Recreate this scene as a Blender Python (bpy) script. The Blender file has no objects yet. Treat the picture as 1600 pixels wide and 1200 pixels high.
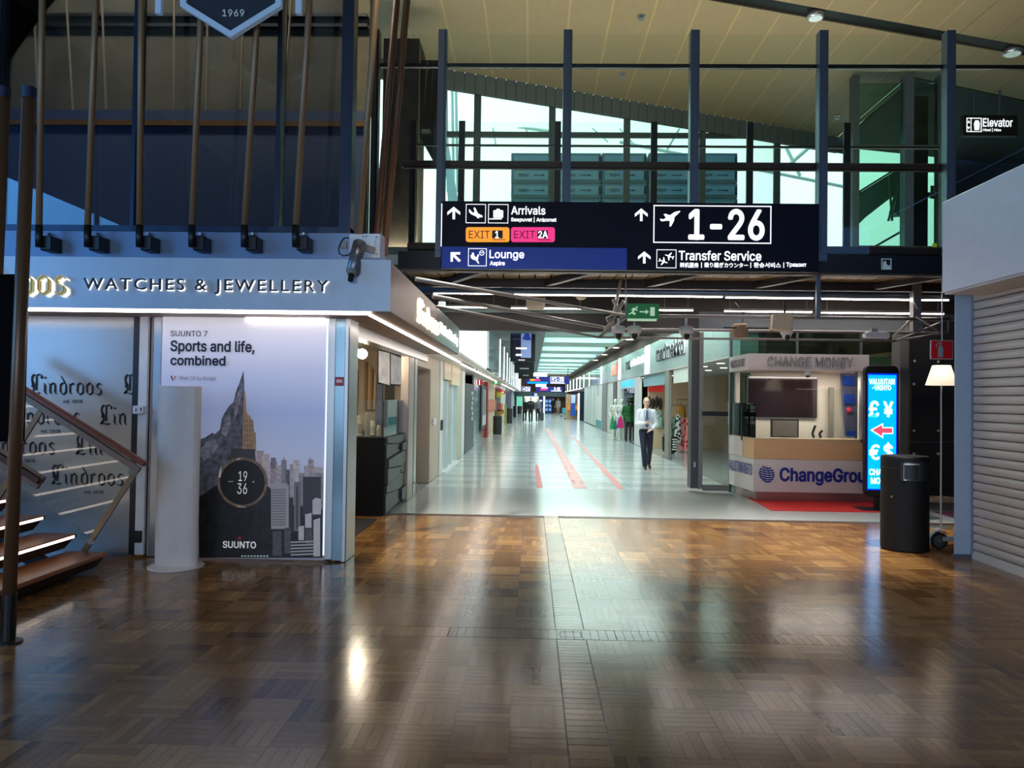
import bpy, math, random
from mathutils import Vector, Matrix
random.seed(7)
sc = bpy.context.scene
C = sc.collection
PI = math.pi

# ------------------------------------------------------------------ camera
F = 1180.0
CAM = Vector((0, 0, 1.7))
ROT = (Matrix.Rotation(0.0258, 3, 'Z') @ Matrix.Rotation(PI/2, 3, 'X')
       @ Matrix.Rotation(0.0192, 3, 'X') @ Matrix.Rotation(0.0145, 3, 'Z'))
cd = bpy.data.cameras.new('camera'); cam = bpy.data.objects.new('camera', cd); C.objects.link(cam)
cd.sensor_width = 36; cd.lens = 36*F/1600; cd.clip_start = .05; cd.clip_end = 400
cam.matrix_world = Matrix.Translation(CAM) @ ROT.to_4x4()
sc.camera = cam

# ------------------------------------------------------------------ view, world, big lights
vs = sc.view_settings
vs.view_transform = 'Standard'; vs.look = 'None'; vs.gamma = 1; vs.use_curve_mapping = False
vs.exposure = 0.2
sc.cycles.use_denoising = True
sc.cycles.max_bounces = 7; sc.cycles.transparent_max_bounces = 20
sc.cycles.sample_clamp_indirect = 6
sc.cycles.caustics_reflective = False; sc.cycles.caustics_refractive = False
w = bpy.data.worlds.new('world'); sc.world = w; w.use_nodes = True
bg = w.node_tree.nodes['Background']
bg.inputs[0].default_value = (.16, .40, .95, 1); bg.inputs[1].default_value = .9

def area(name, loc, target, sx, sy, power, col):
    l = bpy.data.lights.new(name, 'AREA'); l.shape = 'RECTANGLE'; l.size = sx; l.size_y = sy
    l.energy = power; l.color = col
    o = bpy.data.objects.new(name, l); C.objects.link(o)
    o.location = loc; o.rotation_euler = (Vector(target)-Vector(loc)).to_track_quat('-Z', 'Y').to_euler()
    return o
# daylight through the tall windows behind the camera (side and rear)
area('window_daylight', (-10.6, .5, 3.75), (0, .5, 3.75), 7, 4.5, 400, (.12, .45, 1.0))
area('window_daylight', (-1.5, -13.6, 2.9), (-1.5, 0, 2.9), 13, 5.0, 900, (.60, .76, 1.0))
# unseen light added behind the bridge to brighten the timber ceiling
area('ceiling_fill', (3.0, 15.6, 4.75), (3.0, 15.6, 10), 13.0, .35, 390, (1.0, .95, .82))
# unseen spots added above the hall to brighten the edge of the parquet
for xd in (-.6, 2.0, 4.6):
    l = bpy.data.lights.new('parquet_fill_spot', 'SPOT'); l.energy = 4000; l.color = (1, .95, .84); l.spot_size = math.radians(34); l.spot_blend = 1; l.shadow_soft_size = .2
    o = bpy.data.objects.new('parquet_fill_spot', l); C.objects.link(o); o.location = (xd, 6.6, 9.85)
    o.rotation_euler = (Vector((xd, 9.7, 0))-o.location).to_track_quat('-Z', 'Y').to_euler()
# fill lights added to brighten the gallery interior and the money kiosk
area('gallery_fill', (-5.6, 9.6, 9.6), (-5.6, 10.6, 3), 5, .6, 260, (1, .92, .72))
area('kiosk_fill', (5.0, 13.5, 2.2), (5.0, 13.7, 0), 1.4, .4, 24, (1, .9, .8))
BAYS = [30.0+5.8*k for k in range(9)]
for k, yb in enumerate(BAYS): area('roof_light', (2.15, yb+1.6, 4.44), (2.15, yb+1.6, 0), 3.2, 3.1, 165, (.80, 1.0, .94))
area('roof_light', (2.15, 87, 4.15), (2.15, 87, 0), 3.2, 3.0, 200, (.9, 1.0, .95))  # no skylight bay here, light added to brighten the far street end
area('roof_light', (2.15, 16.6, 4.44), (2.15, 16.6, 0), 3.2, 2.6, 150, (.86, 1.0, .95))  # unseen bay light, added to brighten the street entrance
area('roof_light', (2.15, 20.5, 4.44), (2.15, 20.5, 0), 3.2, 3.4, 170, (.80, 1.0, .94))
area('roof_light', (2.15, 25.6, 4.44), (2.15, 25.6, 0), 3.2, 3.4, 170, (.80, 1.0, .94))
for yy in (21, 29, 40, 52): area('shop_light', (6.3, yy, 2.88), (6.3, yy, 0), 3.0, 4.0, 120, (1, .86, .66))
area('jeweller_light', (-3.6, 10.6, 2.5), (-3.6, 10.6, 0), 1.6, 3.0, 60, (1, .86, .66))

# ------------------------------------------------------------------ pixel -> place (1600 x 1200 frame)
def ray(px, py): return ROT @ Vector(((px-800)/F, (600-py)/F, -1))
def at(px, py, Y):
    d = ray(px, py); return CAM + d*(Y/d.y)
def fl(px, py, z=0.0):
    d = ray(px, py); return CAM + d*((z-CAM.z)/d.z)
def atx(px, py, X):
    d = ray(px, py); return CAM + d*(X/d.x)

# ------------------------------------------------------------------ materials
def lin(c):
    r = []
    for v in c[:3]:
        v /= 255.0
        r.append(v/12.92 if v <= .04045 else ((v+.055)/1.055)**2.4)
    return (*r, 1)
MATS = {}
def mat(name, col, rough=.5, metal=0.0, var=.08, scale=6.0, bump=0.0, emit=0.0, ecol=None, coat=0.0, spec=.5, stretch=None):
    if name in MATS: return MATS[name]
    m = bpy.data.materials.new(name); m.use_nodes = True; nt = m.node_tree; N = nt.nodes; L = nt.links
    p = N['Principled BSDF']
    p.inputs['Roughness'].default_value = rough; p.inputs['Metallic'].default_value = metal
    p.inputs['Specular IOR Level'].default_value = spec
    if coat: p.inputs['Coat Weight'].default_value = coat; p.inputs['Coat Roughness'].default_value = .08
    c = lin(col)
    tc = N.new('ShaderNodeTexCoord'); no = N.new('ShaderNodeTexNoise')
    no.inputs['Scale'].default_value = scale; no.inputs['Detail'].default_value = 4
    src = tc.outputs['Object']
    if stretch:
        mp = N.new('ShaderNodeMapping'); mp.inputs['Scale'].default_value = stretch
        L.new(src, mp.inputs['Vector']); src = mp.outputs['Vector']
    L.new(src, no.inputs['Vector'])
    mx = N.new('ShaderNodeMix'); mx.data_type = 'RGBA'
    mx.inputs['A'].default_value = tuple(v*(1-var) for v in c[:3])+(1,)
    mx.inputs['B'].default_value = tuple(min(1, v*(1+var)) for v in c[:3])+(1,)
    if var >= .25:
        mr = N.new('ShaderNodeMapRange'); mr.inputs['From Min'].default_value = .34; mr.inputs['From Max'].default_value = .64
        L.new(no.outputs['Fac'], mr.inputs['Value']); L.new(mr.outputs[0], mx.inputs['Factor'])
    else: L.new(no.outputs['Fac'], mx.inputs['Factor'])
    L.new(mx.outputs['Result'], p.inputs['Base Color'])
    if bump:
        bp = N.new('ShaderNodeBump'); bp.inputs['Strength'].default_value = bump; bp.inputs['Distance'].default_value = .01
        L.new(no.outputs['Fac'], bp.inputs['Height']); L.new(bp.outputs['Normal'], p.inputs['Normal'])
    if emit:
        p.inputs['Emission Color'].default_value = lin(ecol or col); p.inputs['Emission Strength'].default_value = emit
    MATS[name] = m
    return m
def glass(name, tint=(235, 250, 245), refl=1.0, rough=.0, ior=1.45, frost=0.0):
    if name in MATS: return MATS[name]
    m = bpy.data.materials.new(name); m.use_nodes = True; nt = m.node_tree; N = nt.nodes; L = nt.links
    N.remove(N['Principled BSDF']); out = N['Material Output']
    tr = N.new('ShaderNodeBsdfTransparent'); tr.inputs[0].default_value = lin(tint)
    gl = N.new('ShaderNodeBsdfGlossy'); gl.inputs['Roughness'].default_value = rough
    gl.inputs['Color'].default_value = (refl, refl, refl, 1)
    fr = N.new('ShaderNodeFresnel'); fr.inputs['IOR'].default_value = ior
    mx = N.new('ShaderNodeMixShader')
    L.new(fr.outputs[0], mx.inputs[0]); L.new(tr.outputs[0], mx.inputs[1]); L.new(gl.outputs[0], mx.inputs[2])
    last = mx
    if frost:
        df = N.new('ShaderNodeBsdfDiffuse'); df.inputs[0].default_value = lin((190, 195, 200))
        m2 = N.new('ShaderNodeMixShader'); m2.inputs[0].default_value = frost
        L.new(mx.outputs[0], m2.inputs[1]); L.new(df.outputs[0], m2.inputs[2]); last = m2
    L.new(last.outputs[0], out.inputs[0])
    MATS[name] = m
    return m

# ------------------------------------------------------------------ mesh helpers
class B:
    def __init__(s): s.v = []; s.f = []; s.c = []
    def add(s, vs_, fs):
        k = len(s.v); s.v += [tuple(p) for p in vs_]; s.f += [tuple(i+k for i in f) for f in fs]; return s
    def box(s, x0, x1, y0, y1, z0, z1):
        return s.add([(x0,y0,z0),(x1,y0,z0),(x1,y1,z0),(x0,y1,z0),(x0,y0,z1),(x1,y0,z1),(x1,y1,z1),(x0,y1,z1)],
                     [(0,3,2,1),(4,5,6,7),(0,1,5,4),(1,2,6,5),(2,3,7,6),(3,0,4,7)])
    def pane(s, x0, x1, y0, y1, z0, z1):
        for y in (y0, y1): s.add([(x0,y,z0),(x1,y,z0),(x1,y,z1),(x0,y,z1)], [(0,1,2,3)])
        return s
    def bar(s, p, q, w_, h, up=(0,0,1)):
        p = Vector(p); q = Vector(q); d = (q-p).normalized(); u = Vector(up)
        if abs(d.dot(u)) > .98: u = Vector((0,1,0))
        r = d.cross(u).normalized(); u = r.cross(d)
        o = [r*a*w_/2+u*b*h/2 for a, b in ((-1,-1),(1,-1),(1,1),(-1,1))]
        return s.add([p+k for k in o]+[q+k for k in o], [(3,2,1,0),(4,5,6,7),(0,1,5,4),(1,2,6,5),(2,3,7,6),(3,0,4,7)])
    def cyl(s, p, q, r, r2=None, n=12, caps=True):
        p = Vector(p); q = Vector(q); r2 = r if r2 is None else r2
        d = (q-p).normalized(); u = Vector((0,0,1)) if abs(d.z) < .95 else Vector((1,0,0))
        a = d.cross(u).normalized(); b = d.cross(a)
        vs_ = [p+(a*math.cos(2*PI*i/n)+b*math.sin(2*PI*i/n))*r for i in range(n)]
        vs_ += [q+(a*math.cos(2*PI*i/n)+b*math.sin(2*PI*i/n))*r2 for i in range(n)]
        fs = [(i, i+n, (i+1) % n+n, (i+1) % n) for i in range(n)]
        if caps: fs += [tuple(range(n)), tuple(range(2*n-1, n-1, -1))]
        return s.add(vs_, fs)
    def tube(s, pts, r, n=8):
        for i in range(len(pts)-1): s.cyl(pts[i], pts[i+1], r, n=n)
        return s
    def ell(s, c, r, n=12, m=8):
        vs_ = [(c[0], c[1], c[2]-r[2])]
        for j in range(1, m):
            t = -PI/2+PI*j/m
            for i in range(n):
                a = 2*PI*i/n
                vs_.append((c[0]+r[0]*math.cos(t)*math.cos(a), c[1]+r[1]*math.cos(t)*math.sin(a), c[2]+r[2]*math.sin(t)))
        vs_.append((c[0], c[1], c[2]+r[2])); k = len(vs_)-1
        fs = [(0, 1+(i+1) % n, 1+i) for i in range(n)]
        for j in range(m-2):
            o = 1+j*n
            fs += [(o+i, o+(i+1) % n, o+n+(i+1) % n, o+n+i) for i in range(n)]
        o = 1+(m-2)*n
        fs += [(o+i, o+(i+1) % n, k) for i in range(n)]
        return s.add(vs_, fs)
    def lathe(s, prof, c, n=24):
        vs_ = []; c = Vector(c)
        for r, z in prof:
            vs_ += [c+Vector((r*math.cos(2*PI*i/n), r*math.sin(2*PI*i/n), z)) for i in range(n)]
        m = len(prof)
        fs = [(j*n+i, j*n+(i+1) % n, (j+1)*n+(i+1) % n, (j+1)*n+i) for j in range(m-1) for i in range(n)]
        fs += [tuple(range(n-1, -1, -1)), tuple(range((m-1)*n, m*n))]
        return s.add(vs_, fs)
    def prism(s, pts, vec):
        pts = [Vector(p) for p in pts]; n = len(pts); vec = Vector(vec)
        return s.add(pts+[p+vec for p in pts],
                     [tuple(range(n)), tuple(range(2*n-1, n-1, -1))]+[(i, i+n, (i+1) % n+n, (i+1) % n) for i in range(n)])
    def limb(s, js, n=10):
        for (p, r), (q, r2) in zip(js, js[1:]): s.cyl(p, q, r, r2, n=n)
        for p, r in js: s.ell(p, (r, r, r), n, 6)
        return s
    # pixel-placed pieces standing in a plane at distance Y
    def bp(s, x0, y0, x1, y1, Y, d):
        xm, ym = (x0+x1)/2, (y0+y1)/2
        return s.box(at(x0, ym, Y).x, at(x1, ym, Y).x, Y, Y+d, at(xm, y1, Y).z, at(xm, y0, Y).z)
    def pp(s, pts, Y, d):
        return s.prism([at(x, y, Y) for x, y in pts], (0, d, 0))
    def mesh(s, name, off=Vector((0,0,0))):
        me = bpy.data.meshes.new(name)
        me.from_pydata([tuple(Vector(p)-off) for p in s.v], [], s.f)
        me.validate(); me.update()
        return me
    def o(s, name, m, parent=None, label=None, cat=None, group=None, kind=None, bevel=0.0, smooth=False):
        off = wloc(parent) if parent else Vector((0,0,0))
        loc = Vector((0,0,0))
        if parent is None and s.v:
            xs, ys, zs = zip(*s.v)
            loc = Vector(((min(xs)+max(xs))/2, (min(ys)+max(ys))/2, min(zs))); off = loc
        me = s.mesh(name, off)
        import bmesh
        bm = bmesh.new(); bm.from_mesh(me)
        bmesh.ops.recalc_face_normals(bm, faces=bm.faces)
        if bevel: bmesh.ops.bevel(bm, geom=[e for e in bm.edges if e.is_manifold and e.calc_face_angle(0) > .6], offset=bevel, segments=1, affect='EDGES', profile=.5)
        bm.to_mesh(me); bm.free()
        if smooth:
            for p in me.polygons: p.use_smooth = True
        ob = bpy.data.objects.new(name, me); C.objects.link(ob); ob.location = loc
        if m: me.materials.append(m)
        if parent: ob.parent = parent
        tag(ob, label, cat, group, kind)
        return ob
def wloc(o):
    l = Vector(o.location)
    while o.parent: o = o.parent; l += Vector(o.location)
    return l
def tag(o, label=None, cat=None, group=None, kind=None):
    for k, v_ in (('label', label), ('category', cat), ('group', group), ('kind', kind)):
        if v_: o[k] = v_
    return o
def thing(name, loc, label=None, cat=None, group=None, kind=None):
    o = bpy.data.objects.new(name, None); C.objects.link(o); o.location = loc; o.empty_display_size = .1
    return tag(o, label, cat, group, kind)
def dup(root, loc=None, label=None, rz=None, group=None):
    def cp(o, par):
        c = o.copy(); C.objects.link(c); c.parent = par
        for ch in list(o.children): cp(ch, c)
        return c
    r = cp(root, None)
    if loc is not None: r.location = loc
    if rz is not None: r.rotation_euler.z = rz
    if label: r['label'] = label
    if group: r['group'] = group
    return r
try:      # Blender's own bundled sans serif; the built-in one stands in where it is missing
    import os
    FONT = bpy.data.fonts.load(os.path.join(bpy.utils.system_resource('DATAFILES'), 'fonts', 'Inter.woff2'))
except Exception:
    FONT = None
def text(s, O, U, V, parent, m, name='lettering', ext=.004, bold=0.0, spc=1.0, plain=False):
    """Text fitted into the parallelogram O,U,V (world)."""
    cu = bpy.data.curves.new('t', 'FONT'); cu.body = s
    if FONT and not plain and max(map(ord, s)) < 0x2000: cu.font = FONT
    cu.space_character = spc
    cu.size = 1; cu.size = 1; cu.resolution_u = 3
    cu.extrude = .5
    ob = bpy.data.objects.new('t', cu); C.objects.link(ob)
    dg = bpy.context.evaluated_depsgraph_get()
    me = bpy.data.meshes.new_from_object(ob.evaluated_get(dg))
    bpy.data.objects.remove(ob); bpy.data.curves.remove(cu)
    xs = [v.co.x for v in me.vertices]; ys = [v.co.y for v in me.vertices]
    if not xs: return None
    x0, x1, y0, y1 = min(xs), max(xs), min(ys), max(ys)
    O = Vector(O); U = Vector(U); V = Vector(V); n = U.cross(V).normalized()
    off = wloc(parent) if parent else Vector((0,0,0))
    for v in me.vertices:
        c = v.co
        v.co = O+U*((c.x-x0)/(x1-x0))+V*((c.y-y0)/(y1-y0))+n*((c.z+.5)*ext)-off
    if bold > 0:      # heavier strokes: the same outline laid down again a hair to each side
        k = bold*1.1*U.length/(x1-x0); import numpy as np
        nv = len(me.vertices); co = np.empty(nv*3); me.vertices.foreach_get('co', co); co = co.reshape(-1, 3)
        fs = [tuple(p.vertices) for p in me.polygons]; Un = np.array(U.normalized()); Vn = np.array(V.normalized()); nn = np.array(n)*.0002
        sh = [(0, 0), (k, 0), (-k, 0), (0, k), (0, -k), (k*.7, k*.7), (-k*.7, k*.7), (k*.7, -k*.7), (-k*.7, -k*.7)]
        vs_ = np.concatenate([co+Un*a+Vn*b-nn*i for i, (a, b) in enumerate(sh)])
        m3 = bpy.data.meshes.new(name); m3.from_pydata(vs_.tolist(), [], [tuple(v+nv*i for v in f) for i in range(len(sh)) for f in fs])
        bpy.data.meshes.remove(me); me = m3
    me.materials.clear(); me.materials.append(m); me.name = name
    o = bpy.data.objects.new(name, me); C.objects.link(o); o.parent = parent
    return o
def tpx(s, x0, y0, x1, y1, Y, parent, m, name='lettering', ext=.004, bold=0.0, spc=1.0, plain=False):
    xm, ym = (x0+x1)/2, (y0+y1)/2
    X0, X1 = at(x0, ym, Y).x, at(x1, ym, Y).x; Z0, Z1 = at(xm, y1, Y).z, at(xm, y0, Y).z
    return text(s, (X0, Y, Z0), (X1-X0, 0, 0), (0, 0, Z1-Z0), parent, m, name, ext, bold, spc, plain)

# blackletter pen strokes (x-height 1)
BLK = {
 'i': (.42, [[(0,.9),(.1,.78),(.1,.2),(.22,.08)], [(.05,1.32),(.15,1.42)]]),
 'n': (.82, [[(0,.9),(.1,.78),(.1,.2),(.2,.08)], [(.14,.8),(.36,.97),(.48,.82),(.48,.2),(.6,.08)]]),
 'r': (.6, [[(0,.9),(.1,.78),(.1,.2),(.22,.08)], [(.14,.8),(.32,.97),(.42,.84)]]),
 'o': (.74, [[(.3,1.0),(.08,.8),(.08,.25),(.3,.03)], [(.3,1.0),(.52,.78),(.52,.22),(.3,.03)]]),
 'd': (.74, [[(.3,1.0),(.08,.8),(.08,.25),(.3,.03)], [(.12,1.5),(.52,.8),(.52,.22),(.3,.03)]]),
 's': (.66, [[(.5,.86),(.3,1.0),(.12,.8),(.14,.64),(.44,.44),(.46,.22),(.28,.03),(.04,.16)]]),
 'L': (1.05, [[(.84,1.30),(.90,1.52),(.72,1.64),(.46,1.52),(.28,1.62),(.12,1.40),(.12,1.12),(.30,.86),(.30,.44),(.06,.10)],
              [(.06,.10),(.28,.22),(.52,.06),(.74,.16)], [(.48,1.46),(.48,.36)], [(.12,1.12),(.20,.80),(.14,.60)]]),
}
def blackletter(s, O, U, V, parent, m, name='lettering', nib=.2, d=.004, clip=None):
    """O lower-left, U vector per unit x-height horizontally, V per x-height vertically"""
    b = B(); x = 0; O = Vector(O); U = Vector(U); V = Vector(V); n = U.cross(V).normalized()*d
    h = nib/2*.72
    for ch in s:
        w_, st = BLK[ch]
        for pl in st:
            for (ax, ay), (bx, by) in zip(pl, pl[1:]):
                if clip and not (clip[0] <= x+min(ax,bx) and x+max(ax,bx) <= clip[1]): continue
                q = [(ax-h, ay+h*.75), (ax+h, ay-h*.75), (bx+h, by-h*.75), (bx-h, by+h*.75)]
                if abs((bx-ax)*(-.75)-(by-ay)) > .02: b.prism([O+U*(x+px_)+V*py_ for px_, py_ in q], n)
                l_ = math.hypot(bx-ax, by-ay); hx2, hy2 = -(by-ay)/l_*nib*.17, (bx-ax)/l_*nib*.17
                b.prism([O+U*(x+px_)+V*py_ for px_, py_ in ((ax+hx2, ay+hy2), (bx+hx2, by+hy2), (bx-hx2, by-hy2), (ax-hx2, ay-hy2))], n)
        x += w_
    return b.o(name, m, parent)

# ------------------------------------------------------------------ shared materials
STEEL = mat('blue_grey_steel', (98, 112, 128), .35, .6)
DARKST = mat('dark_steel', (28, 32, 36), .4, .5)
BLACK = mat('black_paint', (14, 14, 15), .45)
ALU = mat('brushed_aluminium', (176, 178, 180), .32, .85, scale=20, stretch=(1, 1, .05))
WHITE = mat('white_paint', (222, 224, 226), .45)
CREAM = mat('cream_paint', (226, 208, 180), .5)
NAVY = mat('navy_sign_face', (4, 8, 32), .5, spec=.2)
GLOW = mat('lit_white_lettering', (250, 250, 255), .5, emit=1.0)
LED = mat('led_line', (255, 242, 236), .5, emit=26.0)
LEDS = mat('soft_led_line', (255, 240, 230), .5, emit=9.0)
FASCIA = mat('pale_blue_grey_panel', (188, 200, 212), .38, .15)
WOODC = mat('ceiling_wood_veneer', (150, 136, 102), .55, var=.12, scale=3, stretch=(6, .6, 6))
RAILW = mat('dark_brown_handrail', (62, 36, 24), .4)
TUBE = mat('grey_lattice_tube', (150, 148, 146), .35, .5)
G_CLEAR = glass('clear_pane', (250, 253, 252), .9)
G_GREEN = glass('greenish_pane', (250, 254, 252), .8)
G_DARK = glass('dark_reflective_pane', (196, 202, 212), 1.0, ior=1.55)
# =================================================================== FLOOR
def parquet_mat():
    m = bpy.data.materials.new('parquet_wood'); m.use_nodes = True; nt = m.node_tree; N = nt.nodes; L = nt.links
    p = N['Principled BSDF']
    at_ = N.new('ShaderNodeAttribute'); at_.attribute_name = 'tint'
    cr = N.new('ShaderNodeValToRGB')
    e = cr.color_ramp.elements
    e[0].position = 0; e[0].color = lin((88, 58, 33)); e[1].position = 1; e[1].color = lin((180, 138, 84))
    k = e.new(.5); k.color = lin((137, 98, 57))
    geo = N.new('ShaderNodeNewGeometry')
    mp = N.new('ShaderNodeMapping'); mp.inputs['Scale'].default_value = (1, 1, 1)
    no = N.new('ShaderNodeTexNoise'); no.inputs['Scale'].default_value = 34; no.inputs['Detail'].default_value = 5
    L.new(geo.outputs['Position'], mp.inputs['Vector']); L.new(mp.outputs[0], no.inputs['Vector'])
    ad = N.new('ShaderNodeMath'); ad.operation = 'MULTIPLY_ADD'; ad.inputs[1].default_value = .35; 
    L.new(no.outputs['Fac'], ad.inputs[0]); L.new(at_.outputs['Fac'], ad.inputs[2])
    sb = N.new('ShaderNodeMath'); sb.operation = 'SUBTRACT'; sb.inputs[1].default_value = .17
    L.new(ad.outputs[0], sb.inputs[0]); L.new(sb.outputs[0], cr.inputs['Fac'])
    L.new(cr.outputs['Color'], p.inputs['Base Color'])
    n2 = N.new('ShaderNodeTexNoise'); n2.inputs['Scale'].default_value = 3.0; n2.inputs['Detail'].default_value = 6
    L.new(geo.outputs['Position'], n2.inputs['Vector'])
    mr = N.new('ShaderNodeMapRange'); mr.inputs['To Min'].default_value = .13; mr.inputs['To Max'].default_value = .22
    L.new(n2.outputs['Fac'], mr.inputs['Value']); L.new(mr.outputs[0], p.inputs['Roughness'])
    n3 = N.new('ShaderNodeTexNoise'); n3.inputs['Scale'].default_value = 9.0
    L.new(geo.outputs['Position'], n3.inputs['Vector'])
    bu = N.new('ShaderNodeBump'); bu.inputs['Strength'].default_value = .05; bu.inputs['Distance'].default_value = .01
    L.new(n3.outputs['Fac'], bu.inputs['Height']); L.new(bu.outputs[0], p.inputs['Normal'])
    p.inputs['Specular IOR Level'].default_value = .42
    return m
PARQ = parquet_mat()
YB = fl(860, 806).y            # where the parquet meets the terrazzo
base = B().box(-11, 9.6, -14, YB, -.06, -.003).o('floor', mat('floor_joint', (70, 46, 28), .5), kind='structure')
def strips(x0, y0, x1, y1, n, vert, rnd, z=.0, gap=.0007, sides=True):
    """one parquet block: n strips, each its own quad with a narrow open joint"""
    v = []; f = []; t = []
    for i in range(n):
        if vert: a, b_, c, d = x0+(x1-x0)*i/n, x0+(x1-x0)*(i+1)/n, y0, y1
        else: a, b_, c, d = x0, x1, y0+(y1-y0)*i/n, y0+(y1-y0)*(i+1)/n
        a += gap; b_ -= gap; c += gap; d -= gap; k = len(v)
        v += [(a,c,z),(b_,c,z),(b_,d,z),(a,d,z)]; f.append((k,k+1,k+2,k+3)); tt = rnd(); t.append(tt)
        if sides:
            v += [(a,c,z-.003),(b_,c,z-.003),(b_,d,z-.003),(a,d,z-.003)]
            for q in range(4): f.append((k+q, k+4+q, k+4+(q+1) % 4, k+(q+1) % 4)); t.append(tt)
    return v, f, t
def tinted(name, v, f, t, m):
    me = bpy.data.meshes.new(name); me.from_pydata(v, [], f); me.update()
    a = me.attributes.new('tint', 'FLOAT', 'FACE'); a.data.foreach_set('value', t)
    me.materials.append(m); return me
S = .29
def rnd_tint():
    b0 = random.gauss(.5, .13)
    return lambda: max(0, min(1, b0+random.gauss(0, .10)))
variants = [tinted('parquet_block', *strips(-S/2, -S/2, S/2, S/2, 5, v_, rnd_tint()), PARQ) for v_ in (0, 1) for _ in range(10)]
XS0, XS1 = .20, .415; YD0, YD1 = 5.39, 5.62
def inview(x, y):
    d = ROT.transposed() @ (Vector((x, y, 0))-CAM)
    if d.z > -.1: return False
    return abs(d.x/-d.z) < 860/F and abs(d.y/-d.z) < 640/F
spots = []
for sgn, xo in ((-1, XS0), (1, XS1)):
    for i in range(0, 26):
        X = xo+sgn*(i+.5)*S
        for (ya, rng) in ((YD0, range(-12, 0)), (YD1, range(0, 19))):
            for j in rng:
                Yc = ya+(j+.5)*S
                if Yc+S/2 > YB+.02 or X < -7.2 or X > 6.5: continue
                spots.append((X, Yc, (i+j) % 2))
near = [s for s in spots if inview(s[0], s[1])]
near.sort(key=lambda s: s[1])
for X, Yc, v_ in near[:290]:
    o = bpy.data.objects.new('parquet_block', variants[v_*10+random.randrange(10)]); C.objects.link(o)
    o.parent = base; o.location = Vector((X, Yc, 0))-wloc(base)
rest = [s for s in spots if s not in set(near[:290])]
V_, F_, T_ = [], [], []
for X, Yc, v_ in rest:
    v, f, t = strips(X-S/2, Yc-S/2, X+S/2, min(Yc+S/2, YB), 5, v_, rnd_tint(), sides=False)
    k = len(V_); V_ += v; F_ += [tuple(i+k for i in q) for q in f]; T_ += t
ob = bpy.data.objects.new('parquet_field', tinted('parquet_field', [tuple(Vector(p)-wloc(base)) for p in V_], F_, T_, PARQ)); C.objects.link(ob)
ob.parent = base; tag(ob, kind='stuff')
# boards over the two service ducts
def board(x0, y0, x1, y1, vert, n):
    v, f, t = strips(x0, y0, x1, y1, n, vert, rnd_tint(), gap=.0016)
    o = bpy.data.objects.new('duct_board', tinted('duct_board', [tuple(Vector(p)-wloc(base)) for p in v], f, t, PARQ)); C.objects.link(o); o.parent = base
y = 2.6
while y < YB-.1:
    y1 = min(y+.58, YB)
    if y < YD0 < y1: y1 = YD0
    board(XS0+.004, y, XS1-.004, y1-.003, 0, 8)
    y = YD1 if y1 == YD0 else y1
x = -6.0
while x < 6.0:
    board(x, YD0+.005, x+.6, YD1-.005, 1, 10); x += .603
b = B(); rim = mat('lid_rim', (58, 44, 32), .4)
for q in ((XS0+.03, XS1-.03, YD0+.05, YD0+.056), (XS0+.03, XS1-.03, YD1-.056, YD1-.05), (XS0+.03, XS0+.036, YD0+.05, YD1-.05), (XS1-.036, XS1-.03, YD0+.05, YD1-.05)): b.box(*q, -.001, .0006)
b.o('duct_lid_rim', rim, base)

# terrazzo
TERR = mat('terrazzo_grey', (176, 182, 182), .16, var=.10, scale=160)
TERL = mat('terrazzo_pale', (200, 207, 206), .14, var=.06, scale=160)
TERD = mat('terrazzo_mid', (150, 158, 160), .16, var=.10, scale=160)
street = B().box(-8, 9.6, YB, 122, -.06, -.002).o('floor_terrazzo', TERD, kind='structure')
B().box(-2.0, 9.5, YB+.001, 14.3, -.004, .0).o('border_slab', TERR, street)
sx = (3.95+2.0)/6
for j in range(34):
    for i in range(6):
        a, c = -2.0+sx*i, 14.32+.62*j
        B().box(a+.003, a+sx-.003, c, c+.614, -.004, .0 if (i+j) % 2 else -.0005).o('terrazzo_slab', TERL if (j % 2 == 0 or (i*7+j*3) % 5 == 0) else TERR, street)
B().box(-2.0, 3.95, 35.4, 121, -.004, -.0008).o('far_slabs', TERL, street)
# red floor markings
RED = mat('red_floor_tape', (206, 84, 82), .3)
B().prism([(.13, 14.5, .001), (.25, 14.5, .001), (.20, 19.5, .001), (.12, 19.5, .001)], (0, 0, .002)).o('floor_tape', RED, label='short red tape line on the terrazzo, beside the lettered band', cat='floor marking', group='red lines on the street floor')
tp = thing('floor_tape', (1.2, 20, .0), 'wide red lettered band along the middle of the terrazzo street', 'floor marking', 'red lines on the street floor')
b = B(); b2 = B()
b.prism([(.84, 14.5, .001), (1.10, 14.5, .001), (1.04, 44, .001), (.84, 44, .001)], (0, 0, .002)); b.o('band', RED, tp)
for k in range(26):
    yy = 14.8+k*.55
    q = B().box(.87, 1.06, yy, yy+.10, .003, .004)
    if k % 3: q.box(.87, .91, yy, yy+.36, .003, .004)
    if k % 2: q.box(1.02, 1.06, yy, yy+.36, .003, .004)
    if k % 3 == 1: q.box(.87, 1.06, yy+.28, yy+.36, .003, .004)
    q.o('floor_letter', mat('pale_floor_letters', (222, 140, 136), .3), tp)
B().prism([(1.68, 14.5, .001), (1.82, 14.5, .001), (1.98, 36, .001), (1.90, 36, .001)], (0, 0, .002)).o('floor_tape', RED, label='long plain red tape line nearest the clothes shop windows', cat='floor marking', group='red lines on the street floor')

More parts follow.
